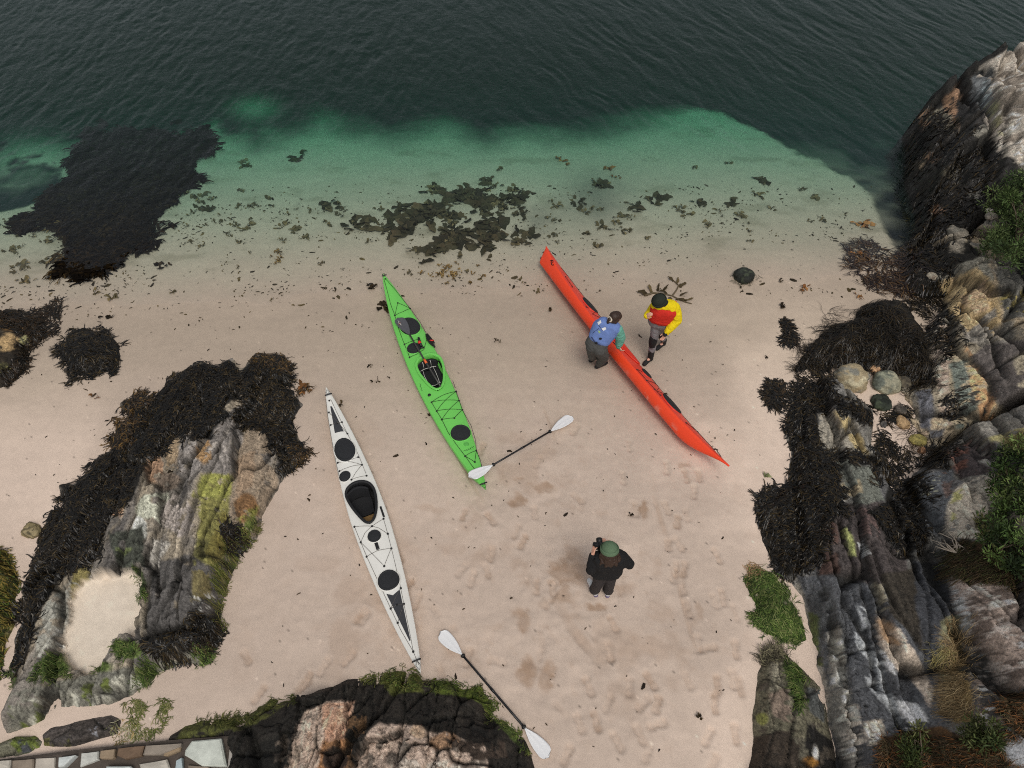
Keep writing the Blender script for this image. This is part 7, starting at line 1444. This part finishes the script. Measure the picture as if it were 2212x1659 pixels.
# ---- the man in yellow
yel = cloth('yellow_dry_top', (232,188,20), grain=9, gamt=.10, bump=.1); mgr = cloth('grey_dry_trousers', (118,116,118), grain=10, gamt=.14, bump=.15); rdv = cloth('red_vest', (190,44,34), grain=12, gamt=.12)
J = dict(base_px=(1414,762), head=W3(1424,650,1.585), hf=(-.75,-.50,-.62), hu=(-.2,-.2,1), neck=W3(1437,655,1.475), chest=W3(1434,670,1.30), belly=W3(1427,684,1.13), pelvis=W3(1424,697,.95),
   shL=W3(1458,664,1.38), shR=W3(1417,660,1.40), elL=W3(1462,691,1.13), elR=W3(1407,676,1.16), wrL=W3(1438,721,.93), wrR=W3(1407,677,1.13), hdL=(-.35,-.3,-.85), hdR=(.3,-.3,.6), hnL=(-.6,-.3,.2), hnR=(.8,.2,.2),
   hipL=W3(1430,704,.88), hipR=W3(1418,700,.90), kneeL=W3(1430,722,.50), kneeR=W3(1412,736,.52), ankL=W3(1433,739,.09), ankR=W3(1405,772,.09), toeL=W3(1429,746,.03), toeR=W3(1391,788,.03))
J['wrR'] = J['elR']+V3((-.12,-.14,.06))
bh = mat('black_hood', A(24,24,24), rough=.85, bump=.2)
mn, Jm, (hc, f, u, r) = person('man in yellow dry top and red vest standing on the sand beside the red kayak', J, dict(k=1.0, jacket=yel, trousers=mgr, shoe=bsh, boot=.45, cuff=.36, tr_r=(.096,.086,.072,.066,.058), arm_r=(.090,.098,.092,.072,.053), jg=.026, jw=.030, jl=['belly', 'chest', 'upper'], high=True, curl=.7))
c = Caps(); torso(c, Jm, .93, ['belly', 'chest'], .056); c.add(Jm['belly'].lerp(Jm['pelvis'], .25), .14)
fw = V3((-.7,-.55,0)).normalized(); 
for s in 'LR':
    p_ = Jm['neck']+(Jm['sh'+s]-Jm['neck'])*.62; c.chain([Jm['chest']+fw*.12+(Jm['sh'+s]-Jm['neck'])*.45, p_+V3((0,0,.055))+fw*.03, p_+V3((0,0,.03))-fw*.09, Jm['chest']-fw*.11+(Jm['sh'+s]-Jm['neck'])*.45], [.04,.028,.028,.04])
vm = remesh('buoyancy_vest', c.V, c.F, .010, rdv, mn, 4, .012, 9, 6)
c = Caps(); c.chain([Jm['neck']-V3((0,0,.02)), Jm['neck'].lerp(hc, .5), hc-f*.05-u*.06], [.078,.076,.06]); remesh('hood', c.V, c.F, .009, bh, mn, 2)
bean2 = cloth('black_green_knit', (38,42,36), grain=90, gamt=.3)
dome('beanie', hc, f, u, r, .118, bean2, mn, a_max=100, tilt=.12)
c = Caps(); c.chain([Jm['wrL'].lerp(Jm['elL'], .25), Jm['wrL'].lerp(Jm['elL'], -.05)], [.052,.044]); remesh('cuff', c.V, c.F, .008, bsh, mn, 2)
for s in 'RL':
    kn = Jm['knee'+s]; hp_, an_ = Jm['hip'+s], Jm['ank'+s]; c = Caps(); c.chain([kn.lerp(hp_, .20)+fw*.012, kn+fw*.016, kn.lerp(an_, .24)+fw*.012], [.078,.080,.070]); remesh('knee_pad', c.V, c.F, .009, bsh, mn, 3)
bpy.context.view_layer.update()
m_gs = mat('grey_strap', A(150,140,144), rough=.7)
stripe(vm, 'vest_strap', [c4(1310,535), c4(1400,525), c4(1500,505), c4(1600,495)], .011, rdv, mn, .008); stripe(vm, 'strap_trim', [c4(1430,575), c4(1470,545), c4(1560,530)], .004, m_gs, mn)
